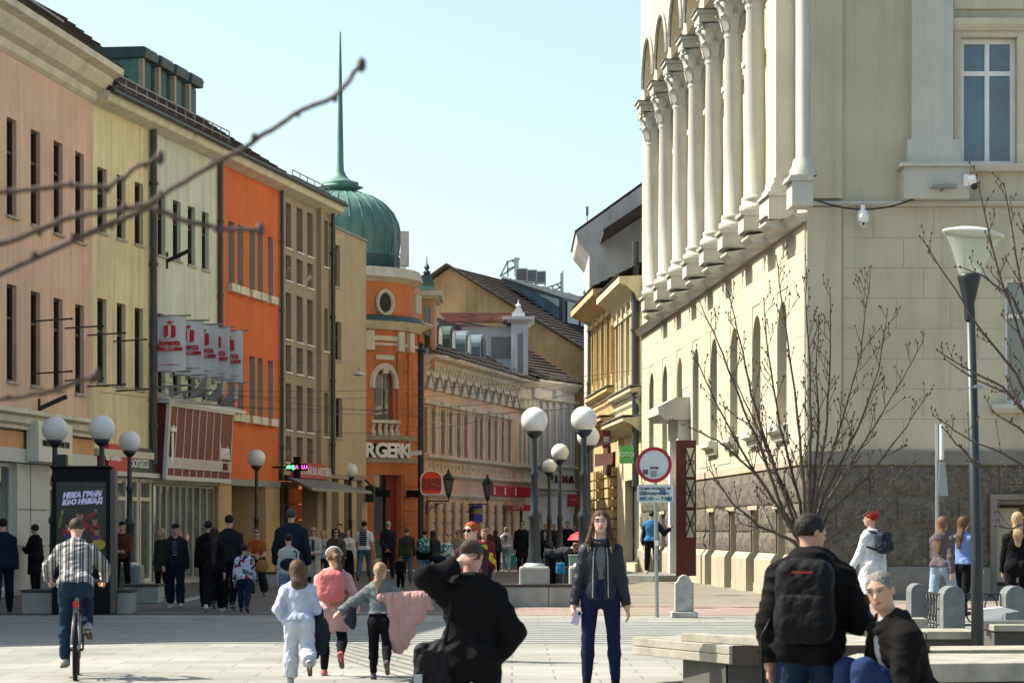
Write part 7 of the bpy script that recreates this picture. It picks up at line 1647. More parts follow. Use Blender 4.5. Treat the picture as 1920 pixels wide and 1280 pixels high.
    for s, nm in ((1, 'R'), (-1, 'L')):      # feet and hands
        an, fd, fu_ = J['an' + nm], J['fd' + nm], J['fu' + nm]; sole = an - fu_ * .032 * h
        B.cap(an, sole - fd * .012 * h, .021 * h, .018 * h, .01); B.cap(sole - fd * .012 * h, sole + fd * .085 * h, .018 * h, .014 * h, .015)
        wr = J['wr' + nm]; d = nrm(wr - J['el' + nm]); hd = P_.get('hdir' + nm)
        if hd is not None: d = nrm(hd)
        pn = P_.get('palm' + nm); pn = nrm(-rt * s + fw * .2) if pn is None else V(*pn); pn = nrm(pn - d * (pn @ d)); ac = np.cross(d, pn); cu = P_.get('curl' + nm, .35); fr = .0053 * h if near else .0075 * h
        th = fw if P_.get('hand' + nm) is None else V(0, 0, 1); ts = 1 if (ac @ th) > 0 else -1
        pb = wr + d * .012 * h; pe = wr + d * .052 * h
        B.cap(wr, pb, .0165 * h, .018 * h, .01)
        for q in (-1, 0, 1): B.cap(pb + ac * q * .010 * h, pe + ac * q * .0135 * h, .0125 * h, .0115 * h, .008, (pn, .75))
        for q, ln_ in ((-1.5, .031), (-.5, .039), (.5, .042), (1.5, .036)):
            b0 = pe + ac * (q * ts) * .0105 * h; a1 = cu * 1.0; a2 = cu * 2.3; d1 = d * math.cos(a1) + pn * math.sin(a1); d2 = d * math.cos(a2) + pn * math.sin(a2); m1 = b0 + d1 * ln_ * .52 * h
            B.cap(b0, m1, fr, fr * .95, .003); B.cap(m1, m1 + d2 * ln_ * .52 * h, fr * .95, fr * .75, .002)
        tb = pb + ac * ts * .014 * h + d * .008 * h; d1 = nrm(d * .75 + ac * ts * .55 + pn * .35); m1 = tb + d1 * .026 * h; B.cap(tb, m1, fr * 1.25, fr * 1.05, .006); B.cap(m1, m1 + nrm(d + pn * .35 + ac * ts * .05) * .024 * h, fr * 1.05, fr * .8, .003)
        J['palm' + nm] = wr + d * .055 * h + pn * .02 * h
    child(B.mesh('body', vox, skin(sk)), 'body', t)
    rs = random.Random(hash((px, Y)) & 0xffff)
    # ---- trousers or skirt
    b = dict(bottom or {}); bk = b.get('kind', 'slim'); inf = b.get('inf', .010 if bk == 'slim' else .022); bm = b.get('m', cloth(DJEAN))
    Q = Shape()
    if bk == 'skirt':
        hz = b.get('hem', .25) * h; he = V(pel[0], pel[1] + .01, hz); Q.cap(pel + T * .06 * h, pel - T * .03 * h, .078 * h + .014, .105 * h + .012, .03, (fw, .82)); Q.cap(pel, he, .10 * h + .012, b.get('w', .125) * h, .03, (fw, .85)); Q.cutp(he + V(0, 0, .0), (0, 0, -1))
    else:
        torso_w = .094 if fem else .088
        Q.cap(pel + T * .015 * h, pel + T * .10 * h, (torso_w * wide) * h + inf * .6, .077 * h * wide + inf, .03, FL); legs(Q, inf, .02, b.get('cut', .012) , b.get('flare', 0. if bk == 'slim' else .012)); 
        if 'foot' + 'R' not in P_ or P_.get('seatcut'): Q.cutp(pel + T * .095 * h, T)
    child(Q.mesh('trousers' if bk != 'skirt' else 'skirt', vox, bm, amp=b.get('amp', .004 if bk == 'slim' else .009), wl=.10, seed=rs.randrange(99)), 'trousers' if bk != 'skirt' else 'skirt', t)
    # ---- top
    o = dict(top or {}); inf = o.get('inf', .016); Q = Shape(); hem = o.get('hem', .0) * h; kind = o.get('kind', 'tee'); torso(Q, inf)
    for s in (1, -1): Q.ell(pel + rt * s * .042 * h - fw * .030 * h, V(1, 1, 1) * (.052 * h + inf + .010), None, .03)
    Q.ops.append(('ell', (nb + T * .060 * h + fw * .02 * h, V(1, 1, 1) * .046 * h, np.eye(3)), nb + T * .060 * h - .046 * h, nb + T * .060 * h + .046 * h + fw * .02 * h, .012, True))
    hp_ = pel + T * hem
    if hem < -.10 * h: Q.cap(pel, pel + T * hem * 1.0, (.094 if fem else .09) * h * wide + inf, o.get('w', .115) * h, .05, (fw, .80))
    Q.cutp(hp_, -T)
    if inner is not None: Q.cap(nb + fw * .080 * h, pel + T * hem + fw * (.100 * h), .033 * h, .038 * h, .012, None, None, True)
    if o.get('sm'): Q2 = Shape(); arms(Q2, inf * .9, .025, cut=.006); child(Q2.mesh('sleeve', vox, o['sm'], amp=.006), 'sleeve', t)
    else: arms(Q, inf, .025, cut=o.get('cuff', .006), frac=o.get('sl', 1.))
    if kind in ('hood', 'coat', 'jacket'):
        rr = .040 * h + inf; nk = nb + T * .020 * h
        for i in range(12):
            a0, a1 = 2 * math.pi * i / 12, 2 * math.pi * (i + 1) / 12; f_ = lambda a: nk + rt * rr * math.cos(a) + fw * (rr * math.sin(a) + .006 * h) - T * (.022 * h * (math.sin(a) > .3) * math.sin(a))
            Q.cap(f_(a0), f_(a1), .012 * h + (.012 if kind == 'hood' else 0), None, .01, (T, 1.) )
        if kind == 'hood': Q.ell(nb - fw * .055 * h - T * .012 * h, V(.070, .042, .055) * h, np.stack([rt, fw, T], 1), .03)
    child(Q.mesh('jacket' if kind != 'tee' else 'shirt', vox, o.get('m', cloth(BLK)), amp=o.get('amp', .007), wl=o.get('wl', .085), seed=rs.randrange(99)), 'jacket' if kind != 'tee' else 'shirt', t)
    if inner is not None:                     # a strip of shirt showing between open jacket fronts
        Q = Shape(); torso(Q, .009, .04, False); Q.cutp(pel + T * inner.get('hem', -.02) * h, -T); Q.ops.append(('ell', (nb + T * .055 * h + fw * .03 * h, V(1, 1, 1) * .050 * h, np.eye(3)), nb - .01, nb + .01, .012, True))
        child(Q.mesh('shirt', vox, inner['m'], amp=.003, seed=3), 'shirt', t)
    # ---- shoes
    sm_ = cloth((.55, .53, .48), key='sole') if (shoe is None or shoe.get('pale')) else cloth((.10, .08, .06), key='dsole')
    for nm in 'RL':
        an, fd, fu_ = J['an' + nm], J['fd' + nm], J['fu' + nm]; sole = an - fu_ * .026 * h; Q = Shape()
        Q.cap(an + fu_ * .005 * h, sole - fd * .014 * h, .024 * h, .024 * h, .012); Q.cap(sole - fd * .014 * h, sole + fd * .085 * h, .024 * h, .019 * h, .02)
        so = child(Q.mesh('shoe', vox, shoe or cloth((.03, .03, .03))), 'shoe', t); Q = Shape(); s0 = an - fu_ * .041 * h; Q.cap(s0 - fd * .018 * h, s0 + fd * .092 * h, .024 * h, .021 * h, .01, (fu_, .28)); child(Q.mesh('sole', max(.007, vox * .75), sm_), 'sole', so)
    # ---- hair
    ha = dict(hair or {}); st = ha.get('style', 'short'); hm = hairm(ha.get('c', DKHAIR)); Q = Shape(); g = ha.get('g', 1.)
    if st != 'bald':
        Q.ell(H(0, -.075, .125), V(.368 * g, .455 * g, .405 * g) * hh, Hm, .02)
        if st in ('long', 'curly', 'bob'): Q.ell(H(0, -.12, -.05), V(.365, .37, .42) * hh, Hm, .03)
        fy = .44 if st in ('long', 'curly', 'bob') else .36
        Q.ell(H(0, .60, -.20), V(.36 if st != 'curly' else .30, .52 if st in ('long', 'curly', 'bob') else .62, .56) * hh, Hm, .02, True)
        if st in ('short', 'pony', 'bun', 'receding'): Q.ell(H(0, -.05, -.62), V(.7, .7, .46) * hh, Hm, .02, True)
        if st == 'receding': Q.ell(H(0, .38, .34), V(.22, .34, .24) * hh, Hm, .03, True)
        if st == 'long':
            L_ = ha.get('len', .95)
            Q.cap(H(0, -.28, .05), H(0, -.36, -.5), .33 * hh, .31 * hh, .05, (hf, .62)); bo = .086 * h * .74 + o.get('inf', .016) + .006; e_ = nb - T * L_ * hh - fw * bo; m2 = nb - T * .1 * hh - fw * (bo - .01); Q.cap(H(0, -.36, -.5), m2, .31 * hh, .32 * hh, .04, (fw, .4)); Q.cap(m2, e_, .32 * hh, .19 * hh, .04, (fw, .32))
            if ha.get('front'):
                for s in (1, -1): f1_ = nb + rt * s * .52 * hh + fw * (bo * .55) + T * .02; f2_ = ch + rt * s * .50 * hh + fw * (bo + .006) + T * .06; Q.cap(H(s * .33, .0, .0), f1_, .09 * hh, .13 * hh, .03); Q.cap(f1_, f2_, .13 * hh, .06 * hh, .03, (fw, .5))
        if st == 'bob': Q.cap(H(0, -.2, -.1), H(0, -.34, -.75), .40 * hh, .47 * hh, .05, (hf, .62))
        if st == 'curly':
            for i in range(16): a = i * 2.4; Q.ell(H(.38 * math.cos(a), -.22 + .3 * math.sin(a * 1.3), .25 - i * .055), V(1, 1, 1) * .17 * hh, None, .03)
        if st == 'pony':
            L_ = ha.get('len', .9); sy = ha.get('sway', 0.); q0, q1 = H(0, -.46, .15), H(sy * .4, -.66, -.05); Q.cap(H(0, -.38, .18), q1, .10 * hh, .15 * hh, .03); q2 = q1 + V(sy * .25 * hh, -.02, -L_ * hh * .55); Q.cap(q1, q2, .16 * hh, .19 * hh, .03); Q.cap(q2, q2 + V(sy * .3 * hh, 0, -L_ * hh * .6), .19 * hh, .05 * hh, .03)
        if st == 'bun': Q.ell(H(0, -.50, .22), V(.19, .18, .19) * hh, Hm, .02)
        if st == 'spiky':
            for i in range(26): a = i * 2.4; e = .15 + .75 * (i / 26); d_ = V(math.cos(a) * math.sqrt(1 - e * e), math.sin(a) * math.sqrt(1 - e * e) * .9 - .25, e); q = H(0, -.07, .12) + Hm @ (d_ * .34 * hh); Q.cap(q, q + Hm @ (d_ * .30 * hh), .07 * hh, .02 * hh, .012)
        child(Q.mesh('hair', max(.0075, vox * .85), hm, amp=ha.get('amp', .004), wl=.03 if st != 'long' else .05), 'hair', t)
    if hat:
        Q = Shape(); Q.ell(H(0, -.06, .17), V(.385, .475, .40) * hh, Hm, .01); Q.cutp(H(0, 0, .14), -hu)
        if hat.get('peak', True): Q.box(H(0, .46, .17), V(.22, .20, .012) * hh, .012 * hh, Hm, .02)
        if hat.get('beanie'): Q = Shape(); Q.ell(H(0, -.06, .15), V(.40, .50, .43) * hh, Hm, .01); Q.cutp(H(0, .1, .02), -hu)
        child(Q.mesh('hat', max(.0075, vox * .85), hat['m'], amp=.002), 'hat', t)
    if near or glasses:
        def bit(nm, fn, m):
            mb = MB(); fn(mb); me = mb.mesh(nm, m, True); child(me, nm, t)
        if glasses:
            bit('sunglasses', lambda mb: [mb.sphere(H(s * .15, .40, .03), .125 * hh, 10, 1, .4, .8) for s in (1, -1)] + [mb.tube([H(-.1, .43, .05), H(.1, .43, .05)], .02 * hh, 5), mb.tube([H(.26, .36, .05), H(.34, -.02, .03)], .02 * hh, 5), mb.tube([H(-.26, .36, .05), H(-.34, -.02, .03)], .02 * hh, 5)], M['black'])
        if near:
            for s in (1, -1):
                if not glasses:
                    bit('eye', lambda mb: mb.sphere(H(s * .140, .325, .025), .056 * hh, 12, 1, 1, .7), mat('eye_white', (.50, .47, .44), rough=.3, var=0))
                    bit('iris', lambda mb: mb.sphere(H(s * .140, .366, .025), .024 * hh, 10), mat('eye_dark', (.03, .018, .012), rough=.2, var=0))
                    bit('upper_lid', lambda mb: mb.tube([H(s * .07, .37, .05), H(s * .14, .39, .066), H(s * .215, .35, .045)], .010 * hh, 5), M['black'])
                bit('eyebrow', lambda mb: mb.tube([H(s * .065, .375, .125), H(s * .15, .385, .155), H(s * .24, .325, .125)], .022 * hh, 6), hm if st != 'bald' else hairm(DKHAIR))
            bit('lips', lambda mb: (mb.tube([H(-.10, .355, -.245), H(-.03, .395, -.235), H(.03, .395, -.235), H(.10, .355, -.245)], .020 * hh, 6), mb.tube([H(-.09, .355, -.255), H(0, .39, -.275), H(.09, .355, -.255)], .022 * hh, 6)), mat('lips_skin', (.33, .12, .10), rough=.45, var=.1))
    t['_h'] = h
    J.update(pel=pel, T=T, rt=rt, fw=fw, w=w, ch=ch, uc=uc_, nb=nb, H=H, hh=hh, Hm=Hm, root=t)
    return J
def wpt(J, v):
    t = J['root']; return Vector(t.location) + Matrix.Rotation(t.rotation_euler.z, 3, 'Z') @ Vector([float(x) for x in v])
def held(name, J, label, cat, at, head=None, group=None):
    """something carried: a thing of its own, built in the bearer's frame"""
    t = J['root']; o = root(name, wpt(J, at), label, cat, group); o.rotation_euler = (0, 0, t.rotation_euler.z if head is None else R(head)); return o
def backpack(J, label, m, size=(.15, .09, .22), off=.02, strapm=None, z=.0, vox=.011, pocket=True):
    rt, fw, T = J['rt'], J['fw'], J['T']; h = J['root']['_h']; c0 = J['ch'] - fw * (.075 * h + size[1] + off) + T * z; o = held('backpack', J, label, 'backpack', c0); Rm = np.stack([rt, fw, T], 1)
    S = Shape(); S.box((0, 0, 0), V(size[0] - .07, size[1] - .06, size[2] - .08), .06 + .01, Rm, .02); S.ell(T * (size[2] * .55), V(size[0] * .8, size[1] * .8, size[2] * .45), Rm, .05); S.ell(-T * size[2] * .4, V(size[0] * 1.0, size[1] * 1.05, size[2] * .55), Rm, .05)
    child(S.mesh('pack_body', vox, m, amp=.006, wl=.12), 'pack_body', o)
    if pocket: S = Shape(); S.box(-fw * (size[1] * .9) - T * size[2] * .30, V(size[0] * .62, .02, size[2] * .30), .03, Rm, .02); child(S.mesh('pocket', vox, m, amp=.004), 'pocket', o)
    mb = MB(); b = V(0, 0, 0)
    for s, nm in ((1, 'R'), (-1, 'L')):
        p0 = T * size[2] * .75 + rt * s * size[0] * .5 + fw * size[1] * .8; sh = (J['uc'] + rt * s * .062 * h + T * (.05 * h + .016)) - c0; fr = (J['ch'] + rt * s * .075 * h + fw * (.075 * h + .01)) - c0; bk = -T * size[2] * .7 + rt * s * size[0] * .75 + fw * size[1] * .6
        mb.tube([p0, sh - fw * .05, sh + fw * .02, fr, (fr + bk) / 2 + rt * s * .06, bk], .016, 6)
    me = mb.mesh('strap', strapm or m, True); child(me, 'strap', o); return o

WALK = dict(legR=(20, 6, 2, -8), legL=(-14, 22, 2), armR=(-14, 8, 12, .2), armL=(18, 8, 22, .2))
WALK2 = dict(legL=(18, 6, 2, -8), legR=(-12, 20, 2), armL=(-12, 8, 12, .2), armR=(16, 8, 22, .2))
STAND = dict(legR=(2, 2, 3), legL=(-3, 3, 3), armR=(2, 7, 12, .3), armL=(3, 7, 14, .3))
POCK = dict(armR=(-8, 16, 48, .5), armL=(-8, 16, 48, .5))
CLASP = dict(armR=(14, 6, 80, .55), armL=(14, 6, 80, .55))
def top_h(y, Y): return CH + (HZ - y) / F * Y
T_ = lambda c, **k: dict(m=cloth(c) if isinstance(c, tuple) else c, **k)
WSH = cloth((.58, .56, .52), key='white_shoe'); WSH['pale'] = 1

# ---------- nearest people
J = person('woman in a black leather jacket and navy leggings holding a phone', 1126, 23.6, 1.715, 178, dict(legR=(3, 1, 3), legL=(-2, 1, 4), armR=(2, 13, 8, .1), armL=(-2, 12, 6, .1), curlR=.55, hdirR=(.05, .25, -1)), top=T_(cloth((.010, .013, .022), rough=.5, key='leather', bump=.2, spec=.25), hem=-.03, inf=.020, kind='jacket', amp=.004, wl=.07), bottom=dict(m=cloth((.009, .014, .042), key='legg'), inf=.006, amp=.002), shoe=cloth(BLK), hair=dict(style='long', c=(.055, .030, .018), len=1.05, front=True), fem=True, sk=(.52, .32, .24), inner=dict(m=cloth((.10, .11, .125), key='greytee'), hem=.06))
o = held('phone', J, 'pale lilac phone held low in the hand of the woman in the leather jacket', 'phone', J['palmR'] + V(.0, .03, -.02))
mb = MB(); mb.box((-.036, -.005, -.07), (.036, .005, .07), Matrix.Rotation(R(-18), 4, 'Y')); child(mb.mesh('phone_case', mat('lilac_case', (.42, .38, .52), rough=.4, var=.05)), 'phone_case', o); mb = MB(); mb.box((-.026, .0052, .03), (-.002, .009, .062), Matrix.Rotation(R(-18), 4, 'Y')); child(mb.mesh('lens_plate', M['black']), 'lens_plate', o)
mb = MB(); h = 1.715
for s in (1, -1): mb.tube([J['nb'] + J['rt'] * s * .034 * h + J['fw'] * .066 * h - V(0, 0, .04), J['ch'] + J['rt'] * s * .040 * h + J['fw'] * .072 * h, J['w'] + J['rt'] * s * .042 * h + J['fw'] * .070 * h, J['pel'] + J['rt'] * s * .044 * h + J['fw'] * .078 * h - V(0, 0, .03)], .0045, 5); mb.sphere(J['ch'] + J['rt'] * s * .056 * h + J['fw'] * .072 * h + V(0, 0, .10), .008, 8)
child(mb.mesh('zip', M['grey']), 'zip', J['root'])

J = person('woman in a black hooded jacket raising one hand to her hair, nearest in the middle', 884, 14.6, 1.475, -6, dict(legR=(2, 2, 3), legL=(-2, 2, 3), handL=(-.07, -.10, 1.335), poleL=(-1, -.1, -.85), hdirL=(.75, .15, .55), palmL=(.3, .9, -.3), curlL=.30, armR=(-4, 30, 72, .75), hy=-14, hp=6), top=T_((.006, .006, .007), hem=-.09, inf=.034, kind='hood', amp=.010, wl=.12), bottom=T_((.006, .006, .007), inf=.016), hair=dict(style='bun', c=(.04, .028, .022)), fem=True, sk=(.47, .27, .20), wide=1.12)
S = Shape(); rt, fw, T = J['rt'], J['fw'], J['T']
c0 = J['pel'] - rt * .215 - fw * .03 - T * .10; S.box((0, 0, 0), V(.07, .05, .13), .05, None, .02); S.cap(V(.02, 0, .12), V(.10, -.01, .30), .05, .02, .05); S.ell(V(-.02, 0, -.10), V(.14, .09, .12), None, .05)
o = held('shoulder_bag', J, 'soft black shoulder bag hanging beside the woman in the hooded jacket', 'bag', c0); child(S.mesh('bag_body', .009, cloth((.010, .010, .012), rough=.6, key='bagblk'), amp=.010, wl=.10), 'bag_body', o)
mb = MB(); sh = J['shL'] - c0; mb.tube([V(.06, -.06, .14), (V(.1, -.11, .3) + sh * .3) * .8, sh + V(.03, -.10, -.02), sh + V(.04, 0, .075), sh + V(.05, .10, -.02), V(.10, .06, .2)], .013, 6); child(mb.mesh('strap', cloth((.010, .010, .012), rough=.6, key='bagblk'), True), 'strap', o)
mb = MB(); mb.box((-.11, -.125, -.06), (-.06, -.115, .0)); child(mb.mesh('tag', mat('pale_tag', (.30, .33, .35))), 'tag', o)

J = person('dark haired man in a black hooded coat and backpack looking right, nearest on the right', 1518, 14.3, 1.635, -14, dict(legR=(4, 4, 4), legL=(-3, 4, 4), handR=(.25, .26, 1.05), poleR=(.5, -.5, -1), armL=(-6, 13, 24, .5), hy=-52, hp=10, lean=7), top=T_((.006, .006, .0065), hem=-.075, inf=.048, kind='hood', amp=.013, wl=.13), bottom=T_(DJEAN, inf=.02), hair=dict(style='short', c=(.018, .015, .013), g=1.02), wide=1.10, sk=(.42, .24, .17))
o = backpack(J, 'large black backpack with a red mark on the man looking right', cloth((.008, .0085, .0095), rough=.65, key='packblk'), (.165, .10, .245), .035, z=-.10, vox=.010)
mb = MB(); mb.box((-.06, -.128, .165), (.06, -.121, .176)); child(mb.mesh('red_mark', mat('red_thread', (.35, .03, .02), var=.3, vs=40)), 'red_mark', o); mb = MB(); mb.tube([(-.19, -.04, -.1), (-.24, -.06, -.2), (-.235, -.05, -.45), (-.225, -.05, -.62)], .010, 6); mb.tube([(.10, .4, -.25), (.14, .42, -.4), (.11, .43, -.6)], .004, 5); child(mb.mesh('loose_strap', M['black'], True), 'loose_strap', o)
o = held('camera', J, 'small black camera held out by the man with the large backpack', 'camera', J['palmR'] + V(.02, .02, .02)); S = Shape(); S.box((0, 0, 0), V(.05, .02, .025), .012, None, .01); S.cap(V(0, .0, 0), V(0, .08, 0), .03, .028, .01); child(S.mesh('camera_body', .007, M['black']), 'camera_body', o)

J = person('grey haired old man in a dark coat and blue jeans sitting on the stone slab', 1716, 14.0, 1.72, 106, dict(pelvis=(0, 0, .535), footR=(.12, .47, .33), footL=(-.13, .42, .33), kneepole=(0, .6, 1), lean=18, hy=44, hp=4, armR=(26, 8, 62, .55), armL=(26, 8, 58, .55), seatcut=False), top=T_((.008, .007, .007), hem=-.045, inf=.042, kind='jacket', amp=.007, wl=.13), bottom=T_((.016, .034, .095), inf=.020, amp=.005), shoe=cloth(BLK), hair=dict(style='short', c=(.15, .145, .135), g=.955), sk=(.46, .27, .19), inner=dict(m=cloth((.42, .44, .48), key='palecollar'), hem=.05))

J = person('red haired woman in sunglasses and a dark burgundy jacket walking toward us', 884, 28.6, top_h(976, 28.6), 158, dict(WALK, hy=-16), top=T_((.045, .020, .024), hem=-.06, inf=.024, kind='jacket'), bottom=T_(BLK, inf=.01), hair=dict(style='bun', c=(.30, .060, .018), g=1.03), fem=True, glasses=True, sk=(.55, .35, .26))

# ---------- the three running girls
J = person('girl in a white tracksuit with loose brown hair running away', 561, 24.5, 1.24, 4, dict(legL=(10, 6, 3), legR=(-6, 62, 5), armL=(-16, 24, 78, .45), armR=(10, 16, 60, .3), lean=10, tilt=-3, hy=18, hp=8), top=T_(cloth((.40, .44, .55), key='whitetrack'), hem=.005, inf=.030, kind='tee', amp=.006, wl=.10), bottom=T_(cloth((.44, .47, .54), key='whitetrack2'), kind='wide', inf=.026, flare=.020, amp=.006), shoe=cloth((.35, .36, .38), key='greyshoe'), hair=dict(style='bob', c=(.085, .052, .032), g=1.06), kid=True)
o = held('jacket', J, 'black jacket carried under the arm of the girl in the white tracksuit', 'jacket', J['elR'] + V(.06, 0, -.12)); S = Shape(); S.cap(V(-.04, 0, .12), V(.0, -.01, -.08), .05, .07, .05, (V(0, 1, 0), .6)); S.cap(V(.0, -.01, -.08), V(.0, .0, -.30), .07, .04, .05, (V(0, 1, 0), .5)); S.cap(V(-.02, 0, 0), V(-.06, .02, -.34), .04, .03, .04); child(S.mesh('cloth_bundle', .009, cloth((.018, .022, .035), key='bundle'), amp=.010, wl=.08, zs=.4), 'cloth_bundle', o)
J = person('girl in a long pale pink coat and black leggings with a high ponytail running away', 624, 25.8, 1.345, -4, dict(legL=(6, 4, 3), legR=(-8, 58, 7), armL=(8, 14, 62, .4), armR=(-2, 26, 66, .3), lean=7, hp=4, hy=8), top=T_((.50, .30, .29), hem=-.15, inf=.034, kind='hood', w=.125, amp=.010, wl=.10), bottom=T_(BLK, inf=.006), shoe=cloth((.55, .12, .16), key='pinkshoe'), hair=dict(style='pony', c=(.11, .07, .045), sway=.35, len=1.0), kid=True)
backpack(J, 'round coral pink backpack on the girl in the pink coat', cloth((.55, .16, .15), rough=.55, key='coral'), (.135, .08, .17), .025, z=-.03, pocket=False)
mb = MB(); H = J['H']; mb.tube([H(.37 * math.cos(a), -.07 + .02, .12 + .40 * math.sin(a)) for a in [math.pi * i / 10 for i in range(11)]], .018, 6); child(mb.mesh('headband', cloth((.40, .42, .45), key='hband'), True), 'headband', J['root'])
J = person('girl in a short grey jacket with blonde ponytail and arms spread wide', 713, 25.2, 1.20, 2, dict(legL=(4, 3, 1), legR=(-12, 46, 1), armL=(8, 56, 14, .1), armR=(8, 60, 30, .2), lean=9, hy=-12, hp=8), top=T_((.13, .15, .16), hem=.06, inf=.032, kind='hood', amp=.010), bottom=T_(BLK, inf=.008), shoe=cloth((.12, .08, .09), key='plumshoe'), hair=dict(style='pony', c=(.30, .20, .12), len=1.15), kid=True)
S = Shape(); a0 = J['elR'] + V(-.13, -.07, .0); yv = V(0, 1, 0)
for x0, x1, zl in ((-.05, .0, -.36), (.05, .03, -.46), (.14, .08, -.40), (.22, .14, -.30), (.30, .23, -.14)): S.cap(V(x0, -.03, .03), V(x1, -.03, zl), .055, .075, .035, (yv, .7))
S.cap(V(-.14, -.02, .045), V(.26, -.02, .04), .055, .07, .04); S.cap(V(.26, -.02, .03), V(.36, -.03, -.06), .06, .035, .04)
o = held('coat', J, 'dusty pink coat slung over the outstretched arm of the girl in grey', 'jacket', a0); child(S.mesh('cloth_bundle', .009, cloth((.42, .25, .24), key='dustpink'), amp=.010, wl=.08, zs=.3), 'cloth_bundle', o)
S = Shape(); S.cap(V(.02, -.02, .0), V(-.01, -.02, -.16), .04, .06, .05, (V(0, 1, 0), .45)); S.cap(V(-.01, -.02, -.16), V(.02, -.02, -.24), .06, .035, .04, (V(0, 1, 0), .4)); o = held('jacket', J, 'dark jacket hanging from the left arm of the girl in grey', 'jacket', J['elL'] + V(-.02, 0, 0)); child(S.mesh('cloth_bundle', .009, cloth((.03, .035, .05), key='bundle2'), amp=.010), 'cloth_bundle', o)
mb = MB(); mb.tube([J['nb'] + J['rt'] * .06 * math.cos(a) - J['fw'] * .065 * math.sin(a) + V(0, 0, .02) for a in [math.pi * i / 8 for i in range(9)]], .022, 6); child(mb.mesh('collar', cloth((.45, .04, .12), key='pinkcollar'), True), 'collar', J['root'])

# ---------- cyclist and bicycle
bh = 9; bp = Vector((-4.53, 25.5, 0))
bk = root('bicycle', bp, 'dark city bicycle with black tyres ridden by the man in the striped shirt', 'bicycle'); bk.rotation_euler = (0, 0, R(bh))
def bpart(nm, mb, m, par=None, smooth=True): me = mb.mesh(nm, m, smooth); o = bpy.data.objects.new(nm, me); COL.objects.link(o); o.parent = par or bk; return o
for hy_, nm in ((-.46, 'wheel'), (.60, 'wheel')):
    mb = MB(); mb.tube([(0, hy_ + .315 * math.cos(a), .34 + .315 * math.sin(a)) for a in [2 * math.pi * i / 40 for i in range(41)]], .012, 6); wl = bpart(nm, mb, M['steel'])
    mb = MB(); mb.tube([(0, hy_ + .335 * math.cos(a), .34 + .335 * math.sin(a)) for a in [2 * math.pi * i / 40 for i in range(41)]], .024, 8); bpart('tyre', mb, M['black'], wl)
    mb = MB(); [mb.tube([(.02 * (-1) ** i, hy_, .34), (0, hy_ + .31 * math.cos(i * .393), .34 + .31 * math.sin(i * .393))], .0016, 3) for i in range(16)]; mb.tube([(-.045, hy_, .34), (.045, hy_, .34)], .02, 8); bpart('spokes', mb, M['steel'], wl)
BB = (0, 0, .29); mb = MB(); ss, ht = (0, -.17, .82), (0, .46, .86)
for a, c, r in ((BB, ss, .017), (BB, (0, .50, .70), .019), ((0, -.15, .76), ht, .016), ((.045, -.46, .34), (.02, 0, .29), .010), ((-.045, -.46, .34), (-.02, 0, .29), .010), ((.045, -.46, .34), (.015, -.15, .75), .009), ((-.045, -.46, .34), (-.015, -.15, .75), .009), (ht, (0, .50, .68), .020)): mb.tube([a, c], r, 8)
bpart('frame', mb, mat('bike_paint', (.30, .30, .31), rough=.35, var=.1)); mb = MB()
for s in (1, -1): mb.tube([(s * .02, .50, .70), (s * .05, .52, .66), (s * .05, .60, .34)], .012, 8)
bpart('fork', mb, M['dark']); mb = MB(); mb.tube([ss, (0, -.185, .90)], .014, 8); bpart('seat_post', mb, M['steel'])
mb = MB(); mb.prism([(-.07, -.30, .90), (.07, -.30, .90), (.03, -.10, .91), (.02, .0, .91), (-.02, .0, .91), (-.03, -.10, .91)], (0, 0, .05)); bpart('saddle', mb, M['black'], None, False)
mb = MB(); mb.tube([ht, (0, .45, .98)], .015, 8); mb.tube([(-.30, .40, .99), (-.2, .44, 1.0), (0, .46, .985), (.2, .44, 1.0), (.30, .40, .99)], .013, 8); bpart('handlebar', mb, M['dark'])
mb = MB(); mb.tube([(-.07, 0, .29), (.07, 0, .29)], .016, 8); mb.tube([(-.07, 0, .29), (-.075, .03, .12)], .011, 6); mb.tube([(.07, 0, .29), (.075, -.03, .46)], .011, 6); mb.box((-.16, -.01, .105), (-.085, .07, .13)); mb.box((.085, -.07, .445), (.16, .01, .47)); bpart('crank', mb, M['dark'], None, False)
mb = MB(); mb.lathe([(.085, 0), (.09, .006)], 20, (.04, 0, .29), Matrix.Rotation(R(90), 3, 'Y')); mb.tube([(.04, 0, .37), (.04, -.46, .37)], .005, 4); mb.tube([(.04, 0, .21), (.04, -.46, .31)], .005, 4); bpart('chain', mb, M['dark'])
mb = MB(); mb.box((-.03, -.26, .74), (.03, -.23, .80)); bpart('tail_light', mb, M['red'], None, False)
strp = cloth((.22, .21, .195), key='stripeshirt', fn=stripes((.03, .038, .06), 11, 'X', .60, ((.42, .41, .39), 4.3, .84)))
J = person('man in a striped shirt and blue jeans riding a bicycle away from us', 0, bp.y, 1.66, bh, dict(pelvis=(0, -.18, .955), footL=(-.12, .02, .19), footR=(.12, -.04, .54), fpL=8, fpR=28, kneepole=(0, 1, .3), handL=(-.29, .40, 1.015), handR=(.29, .40, 1.015), poleL=(-1, -.4, -.15), poleR=(1, -.4, -.15), hdirL=(.1, .7, -.5), hdirR=(-.1, .7, -.5), curlL=.8, curlR=.8, lean=29, hp=10), top=T_(strp, hem=-.02, inf=.026, kind='tee', amp=.010, wl=.11), bottom=T_((.014, .030, .058), inf=.014, amp=.007), shoe=cloth((.30, .29, .27), key='beigeshoe'), hair=dict(style='short', c=(.05, .035, .026), g=.985), X=bp.x)

